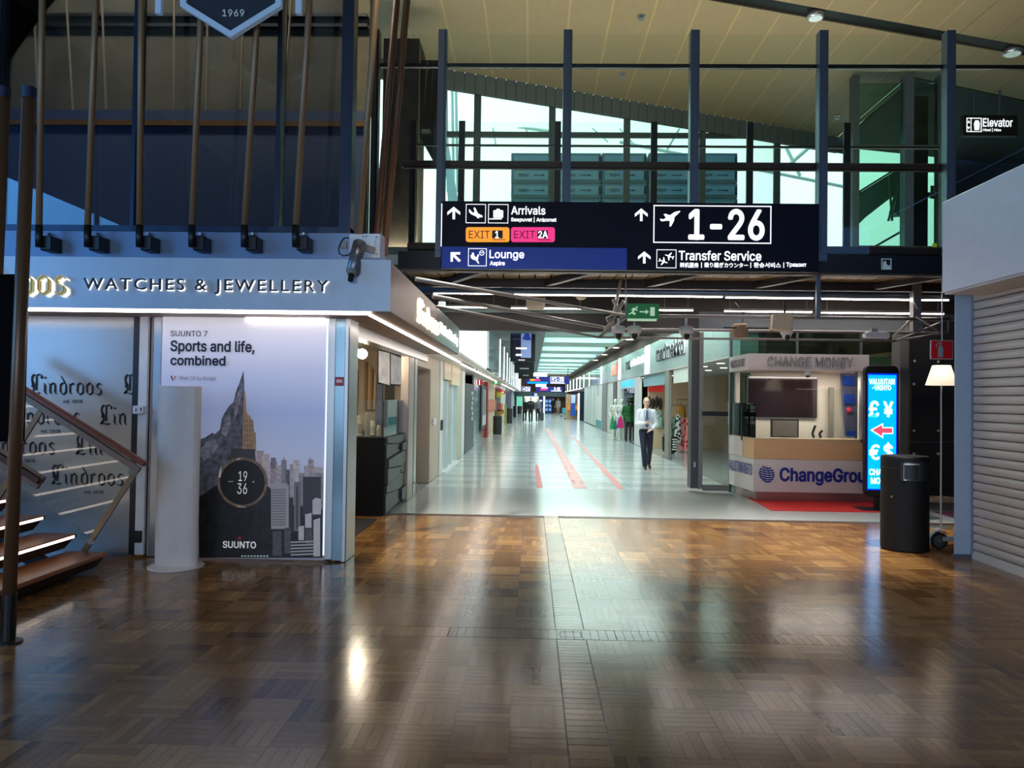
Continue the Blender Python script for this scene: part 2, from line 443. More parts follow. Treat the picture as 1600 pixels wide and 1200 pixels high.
# =================================================================== HALL SHELL
DARKW = mat('dark_hall_wall', (52, 50, 46), .6)
B().box(-11.2, 9.8, -14.3, -14, 0, 10).o('wall_rear', DARKW, kind='structure')
wl = B().box(-11.3, -11, -14, 8, 0, 1.4).box(-11.3, -11, -14, 8, 6.1, 10).box(-11.3, -11, 4.1, 8, 1.4, 6.1).box(-11.3, -11, -14, -3.1, 1.4, 6.1).o('wall_left', DARKW, kind='structure')
win = thing('window_1', (-11, .5, 1.4), kind='structure')
for k in range(5):
    yy = -3.1+k*1.8
    B().box(-11.2, -10.95, yy-.06, yy+.06, 1.4, 6.1).o('mullion', DARKST, win)
for zz in (1.4, 3.7, 6.0): B().box(-11.2, -10.97, -3.1, 4.1, zz, zz+.1).o('transom', DARKST, win)
B().box(-11.12, -11.10, -3.1, 4.1, 1.4, 6.1).o('pane', G_CLEAR, win)
B().box(9.6, 9.8, -14, 60, 0, 4.4).o('wall_right', DARKW, kind='structure')
B().box(15.8, 16, -14, 24, 4.4, 10).o('wall_right_upper', DARKW, kind='structure')
B().box(9.6, 16, -14, 14, 4.35, 4.4).o('floor_roof', DARKW, kind='structure')

# folded timber ceiling above hall and bridge
ZC = 10.0
ceil = thing('ceiling', (3, 6, ZC), kind='structure')
def edge(X):
    if X <= 9.45: return 18.9+(X+2.2)*4.7/11.6
    return 19.2+(X-9.45)*.39
def slot(X): return 15.62+(X-5.06)*.311
x = -11.0
while x < 15.5:
    x1 = x+.9; a, b_ = x+.006, x1-.006
    if a < 9.45 < b_: b_ = 9.44
    s0, s1 = slot(a), slot(b_)
    if x > 3.0:
        B().prism([(a, -14, ZC), (b_, -14, ZC), (b_, s1, ZC), (a, s0, ZC)], (0, 0, .04)).o('ceiling_panel', WOODC, ceil)
        B().prism([(a, s0+.42, ZC), (b_, s1+.42, ZC), (b_, edge(b_), ZC), (a, edge(a), ZC)], (0, 0, .04)).o('ceiling_panel', WOODC, ceil)
    else:
        B().prism([(a, -14, ZC), (b_, -14, ZC), (b_, edge(b_), ZC), (a, edge(a), ZC)], (0, 0, .04)).o('ceiling_panel', WOODC, ceil)
    x = x1 if b_ > 9.45 or x1 < 9.45 else 9.45
SEAM = mat('ceiling_seam', (176, 154, 108), .6)
B().prism([(-11.2, -14, ZC+.3), (16, -14, ZC+.3), (16, edge(16), ZC+.3), (9.46, edge(9.46), ZC+.3), (9.44, edge(9.44), ZC+.3), (-11.2, edge(-11.2), ZC+.3)], (0, 0, .2)).o('roof_deck', BLACK, ceil)
b = B(); b.prism([(3.0, slot(3)-.02, ZC+.03), (15.5, slot(15.5)-.02, ZC+.03), (15.5, slot(15.5)+.44, ZC+.03), (3.0, slot(3)+.44, ZC+.03)], (0, 0, .2)); b.o('slot_lining', BLACK, ceil)
for k in range(30):   # pale cover strips on the seams
    X = -11.0+.9*k
    if X > 9.3: break
    B().box(X-.022, X+.022, -2 if X < 3 else -2, (edge(X) if X < 3 else slot(X)-.02), ZC-.004, ZC).o('cover_strip', SEAM, ceil)
    if X > 3: B().box(X-.022, X+.022, slot(X)+.44, edge(X), ZC-.004, ZC).o('cover_strip', SEAM, ceil)
# cladding below the cut edge of the ceiling
CLAD = mat('grey_cladding', (92, 102, 98), .5, .2)
b = B()
x = -4.4
while x < 9.4:
    d = Vector((.26, .26*4.7/11.6, 0))
    p = Vector((x, edge(x), ZC)); q = p+d*.95
    B().prism([p, q, q-Vector((0, 0, .50)), p-Vector((0, 0, .50))], (0, .05, 0)).o('cladding_panel', CLAD, ceil)
    x += .26
B().prism([(-4.4, edge(-4.4)+.07, ZC), (9.4, edge(9.4)+.07, ZC), (9.4, edge(9.4)+.07, ZC-.5), (-4.4, edge(-4.4)+.07, ZC-.5)], (0, .03, 0)).o('cladding_backing', BLACK, ceil)
b = B(); b.prism([(9.45, 19.2, ZC), (9.45, 23.6, ZC), (9.45, 23.6, ZC-.06), (9.45, 19.2, ZC-.06)], (.1, 0, 0)); b.o('edge_trim', SEAM, ceil)
def downlight(p, label, grp, r=.14, m=None):
    t = thing('downlight', (p[0], p[1], p[2]), label, 'ceiling light', grp)
    B().lathe([(r, 0), (r*1.05, .06), (r*.9, .14), (r*.6, .15)], Vector(p)-Vector((0, 0, .12)), 16).o('housing', ALU, t, smooth=True)
    B().lathe([(r*.8, -.03), (r*.85, .01)], Vector(p)-Vector((0, 0, .11)), 16).o('lens', mat('dim_lens', (200, 220, 215), .2, emit=.25), t)
    return t
p = at(1272, 4, 16.2); downlight((p.x, 16.1, ZC+.02), 'round downlight in the dark ceiling slot, above the steel bridge posts', 'downlights in the ceiling slot', .17)
p = at(1585, 68, 17.7); downlight((p.x, 17.75, ZC+.02), 'round downlight at the end of the dark ceiling slot, above the elevator sign', 'downlights in the ceiling slot', .2)
for (px, py, lab) in ((1002, 24, 'small sprinkler head high in the wooden ceiling over the big sign'), (972, 115, 'small sprinkler head between two bridge posts under the wooden ceiling'), (1308, 181, 'small sprinkler head at the pointed tip of the wooden ceiling')):
    d = ray(px, py); q = CAM+d*((ZC-CAM.z)/d.z)
    t = thing('sprinkler', (q.x, q.y, ZC), lab, 'sprinkler')
    B().cyl((q.x, q.y, ZC-.08), (q.x, q.y, ZC), .02, n=8).o('stem', ALU, t)
    B().lathe([(.07, -.09), (.07, -.08)], (q.x, q.y, ZC), 10).o('rose', ALU, t)
    B().lathe([(.09, -.012), (.09, 0)], (q.x, q.y, ZC), 10).o('plate', ALU, t)

# =================================================================== BRIGHT ROOFED COURT BEHIND THE BRIDGE
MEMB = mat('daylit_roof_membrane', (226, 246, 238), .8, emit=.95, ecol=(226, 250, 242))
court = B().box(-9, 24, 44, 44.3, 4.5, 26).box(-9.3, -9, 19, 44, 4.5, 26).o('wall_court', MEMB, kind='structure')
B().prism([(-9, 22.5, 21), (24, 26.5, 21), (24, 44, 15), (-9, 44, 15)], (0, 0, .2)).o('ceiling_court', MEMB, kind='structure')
B().box(24, 24.3, 20, 44, 4.5, 26).o('wall_court_end', DARKW, kind='structure')
B().box(-9, 24, 14.5, 44, 4.45, 4.6).o('floor_court', mat('court_floor', (150, 160, 155), .4), kind='structure')
COURTS = mat('white_roof_steel', (190, 214, 206), .5)
def rbar(pa, pb, Y, r, label, grp='white roof trusses of the court'):
    B().cyl(at(*pa, Y), at(*pb, Y), r, n=8).o('roof_strut', COURTS, label=label, cat='roof strut', group=grp)
for pa, pb, r, l in (((763, 143), (1190, 216), .16, 'long sloping white roof strut under the cladding edge'),
                     ((770, 192), (862, 206), .09, 'short white roof strut seen above the first crates'),
                     ((968, 222), (1320, 292), .09, 'white roof strut sloping down towards the elevator'),
                     ((760, 145), (775, 228), .05, 'thin roof cable hanging beside the second railing post'),
                     ((792, 160), (830, 215), .04, 'thin roof cable left of the third bridge post'),
                     ((893, 172), (950, 222), .04, 'thin roof cable seen just beside the third bridge post'),
                     ((938, 168), (990, 225), .04, 'thin roof cable behind the middle bridge bay'),
                     ((1062, 200), (1040, 238), .06, 'slanting white strut above the last crate'),
                     ((1228, 230), (1250, 275), .10, 'stubby white knee brace above the middle railing'),
                     ((1270, 225), (1228, 262), .10, 'stubby white counter brace above the middle railing')):
    rbar(pa, pb, 40, r, l)
B().prism([at(700, 315, 30), at(716, 315, 30), at(694, 190, 30), at(690, 190, 30)], (0, .3, 0)).o('trim_1', COURTS, kind='structure')
for px in (697, 706, 712): B().cyl(at(px, 120, 33), at(px+3, 300, 33), .07, n=6).o('window_bar', COURTS, label='%s slim white window bar beside the dark pier' % {697:'first',706:'second',712:'third'}[px], cat='window bar', group='window bars at the court side')
# glazed screen following the ceiling edge
screen = thing('glazed_screen', at(980, 240, 20.5), 'grey steel glazed screen under the cut edge of the ceiling', 'glazed screen')
SCR = mat('grey_green_steel', (70, 84, 82), .45, .3)
sx_ = []
for px in (630, 747, 864, 981, 1099, 1216):
    d = ray(px, 110)
    for Yg in [18+.05*k for k in range(140)]:
        q = at(px, 110, Yg)
        if Yg >= edge(q.x)+.12: break
    sx_.append((q.x, Yg))
    B().box(q.x-.09, q.x+.09, Yg, Yg+.12, 4.6, ZC-.1).o('mullion', SCR, screen)
for (xa, ya), (xb, yb_) in zip(sx_, sx_[1:]):
    zt = at(980, 209, 20).z
    B().bar((xa, ya+.06, 1.7+(8.75-1.7)*ya/20), (xb, yb_+.06, 1.7+(8.75-1.7)*yb_/20), .1, .14).o('transom', SCR, screen)
    B().prism([(xa, ya+.06, 4.6), (xb, yb_+.06, 4.6), (xb, yb_+.06, ZC-.2), (xa, ya+.06, ZC-.2)], (0, .02, 0)).o('pane', G_GREEN, screen)
# stacked transport crates on a platform
plat = B().bp(790, 334, 1160, 342, 27, 3).o('platform', DARKST, label='dark platform carrying the stacked transport crates', cat='platform')
CR = mat('grey_green_crate', (98, 130, 116), .55); CRF = mat('pale_crate_face', (128, 166, 150), .55); INK = mat('dark_print', (40, 52, 50), .6)
YEL = mat('yellow_sticker', (190, 190, 70), .6)
cols = [(803, 862), (876, 935), (945, 1006), (1018, 1077), (1090, 1148)]
nm = ['beside the third bridge post', 'behind the second railing post', 'in the middle column', 'next to the last column', 'in the last column by the white roof']
for ci, (xa, xb) in enumerate(cols):
    for ri in range(4):
        ya = 239+ri*23.6
        c = thing('transport_crate', at((xa+xb)/2, ya+22, 27), '%s green transport crate %s of the stack' % (['topmost', 'second', 'third', 'lowest'][ri], nm[ci]), 'crate', 'stacked transport crates')
        B().bp(xa-4.5, ya, xb+4.5, ya+23, 27, 1.2).o('body', CR, c, bevel=.02)
        B().bp(xa, ya+4, xb, ya+18, 26.95, .05).o('face_panel', CRF, c)
        if ri in (1, 2, 3):
            tpx('Algon', xa+7, ya+8, xa+23, ya+14, 26.945, c, INK, ext=.01)
            B().bp(xa+31, ya+10.4, xa+46, ya+11.6, 26.94, .01).pp([(xa+44, ya+9), (xa+48, ya+11), (xa+44, ya+13)], 26.94, .01).o('arrow_mark', INK, c)
            B().bp(xa+6, ya+5, xa+12, ya+7, 26.94, .01).o('sticker', YEL, c)
        B().bp(xb+1, ya+5, xb+4, ya+17, 26.93, .05).o('latch', DARKST, c)
# dark pier and panel beside the bridge
B().bp(596, 60, 652, 470, 15.6, .9).o('wall_pier', mat('brown_concrete', (66, 56, 44), .8, var=.25, scale=3, bump=.4), kind='structure')
B().pp([(651, 94), (690, 94), (690, 275), (651, 203)], 15.8, .3).o('wall_pier_panel', mat('black_cladding', (20, 20, 20), .6), kind='structure')
# =================================================================== BRIDGE
YBR = 10.9
XL, XR = at(622, 400, YBR).x, 9.5
ZB0, ZB1 = at(1000, 424, YBR).z, at(1000, 396, YBR).z
bridge = thing('bridge', ((XL+XR)/2, YBR, ZB0), kind='structure')
BRD = mat('bridge_black_edge', (16, 19, 24), .35)
B().box(XL, XR, YBR, YBR+.12, ZB0, ZB1).o('edge_beam', BRD, bridge)
B().box(XL, XR, YBR-.01, YBR+.14, ZB0-.025, ZB0).o('lower_flange', mat('bronze_flange', (92, 82, 70), .5, .3), bridge)
B().box(XL, XR, YBR+.12, 14.45, ZB0+.12, ZB1).o('deck', BRD, bridge)
SOF = mat('soffit_veneer', (150, 126, 92), .5, scale=3, stretch=(4, 1, 4))
x = XL
while x < XR:
    B().box(x+.012, x+.24, YBR+.13, 12.05, ZB0+.06, ZB0+.09).o('soffit_panel', SOF, bridge); x += .25
B().box(XL, XR, 12.05, 12.15, ZB0-.08, ZB0+.12).o('cross_beam', mat('dark_brown_beam', (44, 38, 34), .5), bridge)
B().cyl((XL, 12.3, ZB0-.10), (XR, 12.3, ZB0-.10), .07, n=14).o('service_pipe', STEEL, bridge, smooth=True)
B().box(XL, XR, 12.4, 14.2, ZB0+.10, ZB0+.12).o('rear_soffit', mat('brown_soffit', (98, 78, 66), .5), bridge)
for i, px in enumerate((720, 880, 1040, 1212, 1400)):
    p = at(px, 440, 11.9)
    B().bar((p.x-.25, 12.05, ZB0-.02), (p.x+.5, 11.0, ZB0+.04), .1, .08).o('bracket', mat('dark_brown_beam', (44, 38, 34), .5), bridge)
# bulkhead over the entrance of the shopping street
B().box(at(640, 500, 14.3).x, at(1092, 500, 14.3).x, 14.3, 14.5, at(880, 517.5, 14.3).z, at(880, 489, 14.3).z).box(-2.3, 9.5, 14.32, 14.5, at(880, 489, 14.3).z, ZB1).o('wall_bulkhead', mat('brown_black_bulkhead', (54, 50, 47), .6), kind='structure')
B().box(at(1092, 500, 14.3).x, 9.5, 14.3, 14.42, at(1300, 519, 14.3).z, at(1300, 489, 14.3).z).o('trim_2', mat('grey_blue_beam', (96, 104, 108), .5), kind='structure')
BRG = mat('greenish_soffit_glass', (96, 122, 116), .25)
B().box(at(690, 486, 14.2).x, at(1000, 486, 14.2).x, 14.15, 14.25, at(845, 489.5, 14.2).z, at(845, 483.5, 14.2).z).o('trim_3', BRG, kind='structure')
# barrier posts and panes
barrier = thing('glass_barrier', (1.9, YBR, ZB1), 'tall greenish glass barrier with blue grey steel posts along the bridge', 'glass barrier')
PX = [586, 690, 885, 1083, 1283, 1481, 1680]
ztop = at(1080, 51, YBR).z
xs_ = [at(px, 240, YBR).x for px in PX]
for i, X in enumerate(xs_):
    hw = .062 if i else .05
    B().box(X-hw, X+hw, YBR-.09, YBR+.06, ZB0+.1 if i in (0, 5) else ZB1-.1, ztop).box(X-hw*.5, X+hw*.5, YBR-.105, YBR-.08, ZB1, ztop-.02).o('post', STEEL if i else DARKST, barrier)
for a, b_ in zip(xs_, xs_[1:]):
    B().pane(a+.06, b_-.06, YBR, YBR+.012, ZB1+.02, ztop-.02).o('pane', G_GREEN, barrier)
B().box(xs_[0], xs_[-1], YBR+.03, YBR+.09, at(1100, 104.5, YBR).z, at(1100, 98.5, YBR).z).o('top_rail', DARKST, barrier)
B().box(xs_[1]-.6, xs_[5], YBR+.10, YBR+.2, at(1080, 261, YBR).z, at(1080, 249, YBR).z).o('handrail', RAILW, barrier, bevel=.02)
B().box(xs_[1]-.5, xs_[5], YBR+.10, YBR+.2, at(1080, 393, YBR).z, at(1080, 380, YBR).z).o('kick_rail', RAILW, barrier, bevel=.02)
YR = 14.3
rear = thing('rear_railing', (1.9, YR, ZB1), 'black post railing with glass on the far side of the bridge', 'railing')
zt = at(1020, 190, YR).z
rx = [at(px, 250, YR).x for px in (564, 645, 721, 871, 1022, 1172, 1324, 1475)]
for X in rx: B().box(X-.06, X+.06, YR, YR+.06, ZB1, zt).o('post', BLACK, rear)
for a, b_ in zip(rx[1:], rx[2:]): B().pane(a+.06, b_-.06, YR+.02, YR+.03, ZB1, zt-.01).o('pane', G_GREEN, rear)
B().box(rx[1], rx[-1], YR+.06, YR+.1, at(1000, 228, YR).z, at(1000, 225, YR).z).o('rail', BLACK, rear)
# linear lights under the bridge
FIX = mat('fixture_grey', (150, 146, 142), .4)
def linear(xa, xb, yc, Y, label):
    t = thing('linear_light', at((xa+xb)/2, yc, Y), label, 'ceiling light', 'linear lights under the bridge')
    X0, X1 = at(xa, yc, Y).x, at(xb, yc, Y).x; z = at((xa+xb)/2, yc, Y).z
    B().box(X0, X1, Y, Y+.06, z+.03, z+.07).o('housing', FIX, t)
    B().box(X0+.01, X1-.01, Y+.01, Y+.05, z+.014, z+.03).o('diffuser', LED, t)
    for X in (X0+.1, X1-.1): B().cyl((X, Y+.03, z+.07), (X, Y+.03, ZB0+.12), .008, n=6).o('hanger', FIX, t)
for xa, xb, l in ((676, 784, 'short linear light beside the shop fascia, front row'), (802, 1130, 'linear light above the green exit sign, front row'),
                  (1134, 1272, 'linear light above the cream loudspeaker, front row'), (1285, 1484, 'linear light ending at the blue grey pillar, front row')):
    linear(xa, xb, 460.5+.0145*((xa+xb)/2-730), 12.25, l)
for xa, xb, l in ((694, 780, 'short linear light beside the shop fascia, rear row'), (798, 915, 'linear light crossing the cream box, rear row'),
                  (1030, 1084, 'short linear light beside the green exit sign, rear row'), (1132, 1270, 'linear light behind the cream loudspeaker, rear row'), (1284, 1476, 'linear light above the emergency lamp, rear row')):
    linear(xa, xb, 482+.0145*((xa+xb)/2-740), 13.6, l)
# lattice truss: cranked tubes
truss = thing('lattice_truss', (3, 12.2, 2.68), 'grey tubular lattice truss cranked under the bridge', 'truss')
zA, zBt, zCt = at(979, 493, 12.0).z, at(958, 514, 12.5).z, at(934, 527, 12.0).z
def cr(p0, z): d = ray(*p0); return CAM+d*((z-CAM.z)/d.z)
A0, A1, A2 = cr((650, 436), zA), at(979, 493, 12.0), Vector((at(1482, 500, 12).x, 12.0, zA))
B0, B1, B2 = cr((677, 463), zBt), at(958, 514, 12.5), Vector((at(1482, 519, 12.5).x, 12.5, zBt))
C0, C1, C2 = cr((683, 479), zCt), at(934, 527, 12.0), Vector((at(1400, 530, 12).x, 12.0, zCt))
for pts, r in (((A0, A1, A2), .026), ((B0, B1, B2), .026), ((C0, C1, C2, at(1480, 519, 12.4)), .018)):
    B().tube(pts, r, 10).o('chord', TUBE, truss, smooth=True)
for t_ in (.0, .33, .66, 1.0):
    a = A1.lerp(A2, t_); b_ = B1.lerp(B2, t_); c = C1.lerp(C2, min(1, t_))
    if 0 < t_ < .9: continue
    B().tube((a, b_), .016, 8).o('web', TUBE, truss); B().tube((b_, c), .014, 8).o('web', TUBE, truss); B().tube((a, c), .014, 8).o('web', TUBE, truss)
for (x0, y0, x1, y1) in ((971, 432, 955, 515), (975, 470, 940, 526), (958, 468, 975, 500), (1428, 470, 1440, 500), (1432, 495, 1470, 520), (1395, 526, 1434, 490)):
    B().tube((at(x0, y0, 11.95), at(x1, y1, 12.1)), .028 if x0 < 1000 else .016, 8).o('web', mat('pale_tube', (196, 186, 172), .4, .2), truss, smooth=True)
B().cyl(at(958, 496, 12), at(948, 500, 12), .05, n=10).o('node', TUBE, truss)
B().box(at(1427, 500, 12).x, at(1440, 500, 12).x, 12.0, 12.12, at(1433, 518, 12).z, ZB0+.1).o('hanger_post', TUBE, truss)
B().cyl(at(978, 424, 11.5), at(978, 494, 11.5), .012, n=8).o('hanger_rod', TUBE, truss)
B().box(at(1275.5, 430, 11).x, at(1281.5, 430, 11).x, 10.98, 11.03, at(1278, 498, 11).z, ZB0).o('hanger_post', STEEL, truss)
# big direction sign ------------------------------------------------------------
YS = 10.62
sign = thing('direction_sign', at(985, 422, YS), 'wide navy direction sign with lit white lettering hung on the bridge', 'sign')
def zx(x, y): return (680+x/5, 300+y/5)
def zy(x, y): return (990+x/5.161, 310+y/5.161)
b = B(); b.box(at(689, 370, YS).x, at(1280, 370, YS).x, YS, YS+.14, at(985, 422, YS).z, at(985, 316, YS).z); b.o('sign_box', NAVY, sign, bevel=.008)
BLU = mat('royal_blue_sign_field', (4, 38, 128), .35, emit=.35)
Yf = YS-.004
B().box(at(690, 400, Yf).x, at(979.5, 400, Yf).x, Yf, Yf+.003, at(835, 420.5, Yf).z, at(835, 386.5, Yf).z).o('blue_field', BLU, sign)
B().box(at(689, 360, Yf).x, at(690.4, 360, Yf).x, Yf, Yf+.01, at(689, 385, Yf).z, at(689, 318, Yf).z).o('edge_light', GLOW, sign)
Yt = YS-.008
OR = mat('orange_exit_field', (255, 158, 46), .4, emit=.75); PK = mat('pink_exit_field', (238, 52, 132), .4, emit=.75)
INKB = mat('sign_black', (12, 6, 14), .5); INKR = mat('exit_letter_maroon', (96, 22, 24), .5); INKM = mat('exit_letter_plum', (130, 10, 60), .5)
def rrect(x0, y0, x1, y1, r, Y, d, n=5):
    pts = []
    for cx, cy, a0 in ((x1-r, y0+r, -90), (x1-r, y1-r, 0), (x0+r, y1-r, 90), (x0+r, y0+r, 180)):
        for k in range(n+1):
            a = math.radians(a0+90*k/n); pts.append((cx+r*math.cos(a), cy+r*math.sin(a)))
    return B().pp(pts, Y, d)
def frame_px(b, x0, y0, x1, y1, t, Y, d):
    for q in ((x0, y0, x1, y0+t), (x0, y1-t, x1, y1), (x0, y0+t, x0+t, y1-t), (x1-t, y0+t, x1, y1-t)): b.bp(*q, Y, d)
    return b
def arrow_up(cx, y0, y1, w_, b):
    h = y1-y0; t = w_*.2
    b.pp([(cx-t/2, y0+h*.2), (cx+t/2, y0+h*.2), (cx+t/2, y1), (cx-t/2, y1)], Yt, .003)
    b.pp([(cx, y0), (cx+w_/2, y0+h*.42), (cx+w_/2, y0+h*.66), (cx, y0+h*.27), (cx-w_/2, y0+h*.66), (cx-w_/2, y0+h*.42)], Yt, .003)
b = B()
arrow_up(709, 323, 342.5, 20, b); b.o('arrow', GLOW, sign)
b = B(); arrow_up(1002, 325.6, 345.4, 20, b); b.o('arrow', GLOW, sign)
b = B(); arrow_up(1006.7, 392.8, 411.6, 19.4, b); b.o('arrow', GLOW, sign)
b = B(); b.pp([zx(120, 470), zx(195, 470), zx(195, 488), zx(152, 488), zx(200, 534), zx(186, 548), zx(138, 502), zx(138, 544), zx(120, 544)], Yt, .003); b.o('arrow', GLOW, sign)
frame_px(B(), *zx(239, 94), *zx(395, 243), .9, Yt, .003).o('icon_frame', GLOW, sign)
frame_px(B(), *zx(414, 95), *zx(571, 244), .9, Yt, .003).o('icon_frame', GLOW, sign)
frame_px(B(), *zx(257, 440), *zx(402, 579), .9, Yt, .003).o('icon_frame', GLOW, sign)
frame_px(B(), *zy(160, 57), *zy(1111, 362), 1.6, Yt, .003).o('icon_frame', GLOW, sign)
frame_px(B(), *zy(185, 412), *zy(345, 562), .9, Yt, .003).o('icon_frame', GLOW, sign)
def icon(pts, z_, name='pictogram'):
    b = B()
    for poly in pts: b.pp([z_(*p) for p in poly], Yt, .003)
    return b.o(name, GLOW, sign)
icon([[(262,136),(270,136),(290,158),(308,164),(300,122),(312,122),(335,168),(368,184),(370,196),(352,198),(338,196),(344,206),(332,204),(318,190),(282,174),(266,158)]], zx)
icon([[(454,146),(460,142),(478,142),(478,135),(484,131),(500,131),(506,135),(506,142),(526,142),(531,146),(531,198),(526,202),(459,202),(454,198)],
      [(422,206),(520,206),(520,214),(422,214)]], zx)
icon([[(276,496),(288,488),(286,478),(294,472),(303,478),(304,492),(310,506),(330,508),(338,520),(330,530),(344,556),(336,560),(318,534),(296,528),(280,516)],
      [(326,500),(332,488),(342,488),(340,504),(332,510)]], zx)
b = B()
for k in range(20):
    a, a2 = 2*PI*k/20, 2*PI*(k+1)/20
    c = zx(364, 476)
    b.pp([(c[0]+4*math.cos(a), c[1]+4*math.sin(a)), (c[0]+4*math.cos(a2), c[1]+4*math.sin(a2)), (c[0]+3*math.cos(a2), c[1]+3*math.sin(a2)), (c[0]+3*math.cos(a), c[1]+3*math.sin(a))], Yt, .003)
b.pp([zx(362,476), zx(374,466), zx(376,469), zx(364,480)], Yt, .003); b.pp([zx(353,472), zx(364,476), zx(362,480), zx(352,476)], Yt, .003)
b.o('pictogram', GLOW, sign)
icon([[(212,166),(222,163),(236,170),(262,156),(242,128),(256,124),(292,136),(330,110),(372,100),(377,106),(356,126),(330,150),(326,180),(304,222),(290,228),(292,180),(262,180),(236,184),(222,182)]], zy)
def plane_icon(cx, cy, s, ang):
    pts = [(0,1),(.1,.75),(.1,.3),(.85,-.1),(.85,-.3),(.1,-.1),(.08,-.6),(.35,-.85),(.35,-1),(0,-.88),(-.35,-1),(-.35,-.85),(-.08,-.6),(-.1,-.1),(-.85,-.3),(-.85,-.1),(-.1,.3),(-.1,.75)]
    c, s_ = math.cos(ang), math.sin(ang)
    return B().pp([(cx+s*(x*c-y*s_), cy-s*(x*s_+y*c)) for x, y in pts], Yt, .003)
c = zy(288, 466); plane_icon(c[0], c[1], 7.5, math.radians(70)).o('pictogram', GLOW, sign)
c = zy(240, 508); plane_icon(c[0], c[1], 7.5, math.radians(-110)).o('pictogram', GLOW, sign)
tpx('Arrivals', *zx(595, 112), *zx(860, 176), Yt, sign, GLOW, bold=.012)
tpx('Saapuvat | Ankomst', *zx(593, 194), *zx(946, 238), Yt, sign, GLOW, bold=.02)
tpx('Lounge', *zx(425, 456), *zx(694, 534), Yt, sign, GLOW, bold=.012)
tpx('Aspire', *zx(428, 540), *zx(543, 580), Yt, sign, GLOW, bold=.02)
tpx('1-26', *zy(450, 93), *zy(1048, 330), Yt, sign, GLOW, bold=.022)
tpx('Transfer Service', *zy(365, 424), *zy(1028, 500), Yt, sign, GLOW, bold=.012)
for s_, a, b_ in (('转机服务', 374, 524), ('乗り継ぎカウンター', 570, 922), ('환승서비스', 970, 1186), ('Транзит', 1232, 1392)):
    tpx(s_, *zy(a, 518), *zy(b_, 558), Yt, sign, GLOW, bold=.015)
for a in (548, 945, 1211): B().bp(*zy(a-3, 516), *zy(a+3, 560), Yt, .003).o('divider', GLOW, sign)
for (x0, x1, fm, im, t, tx) in ((239, 580, OR, INKR, '1', (470, 496)), (592, 935, PK, INKM, '2A', (806, 878))):
    a, b_ = zx(x0, 275), zx(x1, 391)
    e = rrect(a[0], a[1], b_[0], b_[1], 4, Yt, .003).o('exit_field', fm, sign)
    tpx('EXIT', *zx(x0+24, 303), *zx(x0+188, 362), Yt-.004, e, im, bold=-.012)
    q = x0+206
    B().bp(*zx(q, 300), *zx(q+82, 362), Yt-.004, .003).o('number_field', INKB, e)
    B().bp(*zx(q, 371), *zx(q+106, 376), Yt-.004, .003).o('underline', im, e)
    tpx(t, *zx(tx[0], 306), *zx(tx[1], 358), Yt-.008, e, GLOW, bold=.02)
# small lift pictogram on the bridge edge
pl = thing('lift_plate', at(1385, 421, 10.88), 'small lift pictogram plate on the black bridge edge', 'sign')
frame_px(B(), 1377.5, 404, 1393, 421, 1.2, 10.88, .01).o('icon_frame', mat('grey_lit', (150, 178, 190), .5, emit=.25), pl)
B().pp([(1381, 408), (1385, 408), (1385, 412), (1388, 415), (1391, 414), (1391, 420), (1380, 420), (1380, 412)], 10.88, .01).o('pictogram', MATS['grey_lit'], pl)
# green exit sign
ex = thing('exit_sign', at(1004, 500, 11.5), 'green emergency exit sign with running figure, arrow and door', 'sign')
GRN = mat('exit_green', (8, 98, 42), .4, emit=.35); PGR = mat('exit_pale', (186, 226, 190), .5, emit=.45)
B().bp(979, 474.5, 1030, 497.5, 11.5, .07).o('sign_box', GRN, ex)
B().bp(981, 498, 1026, 501, 11.5, .07).o('light_bar', PGR, ex)
Ye = 11.494
B().pp([(994,478.5),(996.5,479),(996,481.5),(993.5,481)], Ye, .004).pp([(986,484),(990,480.5),(994,482),(997,485),(994.5,485.5),(992.5,484),(990,487.5),(993.5,489.5),(991.5,492.5),(989.5,491),(987.5,489.5),(982.5,492),(982,490.5),(987,487.5),(988.5,484.5)], Ye, .004).o('pictogram', PGR, ex)
B().pp([(999.5,486),(1009,486.3),(1009,483.5),(1014,487.3),(1009,491),(1009,488.3),(999.5,488)], Ye, .004).o('arrow', PGR, ex)
B().bp(1016, 480, 1023, 493.5, Ye, .004).o('door_mark', PGR, ex)
# cameras, loudspeakers, lamps on the truss
def dome(px, py, Y, label, r=.1):
    p = at(px, py, Y); t = thing('dome_camera', p, label, 'camera', 'dome cameras under the bridge')
    B().lathe([(r*.7, .10), (r*1.05, .09), (r*1.1, .0), (r*.95, -.02)], p, 18).o('housing', WHITE, t, smooth=True)
    B().lathe([(r*.85, -.015), (r*.75, -.06), (r*.4, -.095), (r*.05, -.105)], p, 18).o('shade', mat('pale_camera_shade', (206, 198, 192), .4), t, smooth=True)
    B().lathe([(r*.5, -.03), (r*.48, -.075), (r*.2, -.115), (r*.05, -.12)], p+Vector((0, -r*.42, 0)), 14).o('lens', BLACK, t, smooth=True)
    B().cyl(p+Vector((0, 0, .1)), p+Vector((0, 0, .22)), .02, n=8).o('stem', WHITE, t)
dome(966, 519, 11.9, 'white dome camera beside the truss corner, first of a close pair')
dome(991, 519, 11.9, 'white dome camera second of a close pair on the truss')
dome(1072, 519.5, 11.9, 'white dome camera on the truss beside the glass door post')
dome(1229, 521, 11.9, 'white dome camera hanging below the cream loudspeaker', .085)
sp = thing('loudspeaker', at(1223, 520, 11.7), 'cream box loudspeaker tilted on the truss above the kiosk', 'loudspeaker')
B().prism([at(1209, 490, 11.7), at(1241, 488, 11.7), at(1236, 519, 11.7), at(1206, 514, 11.7)], (.02, .22, .0)).o('cabinet', mat('cream_cabinet', (222, 204, 170), .5), sp, bevel=.01)
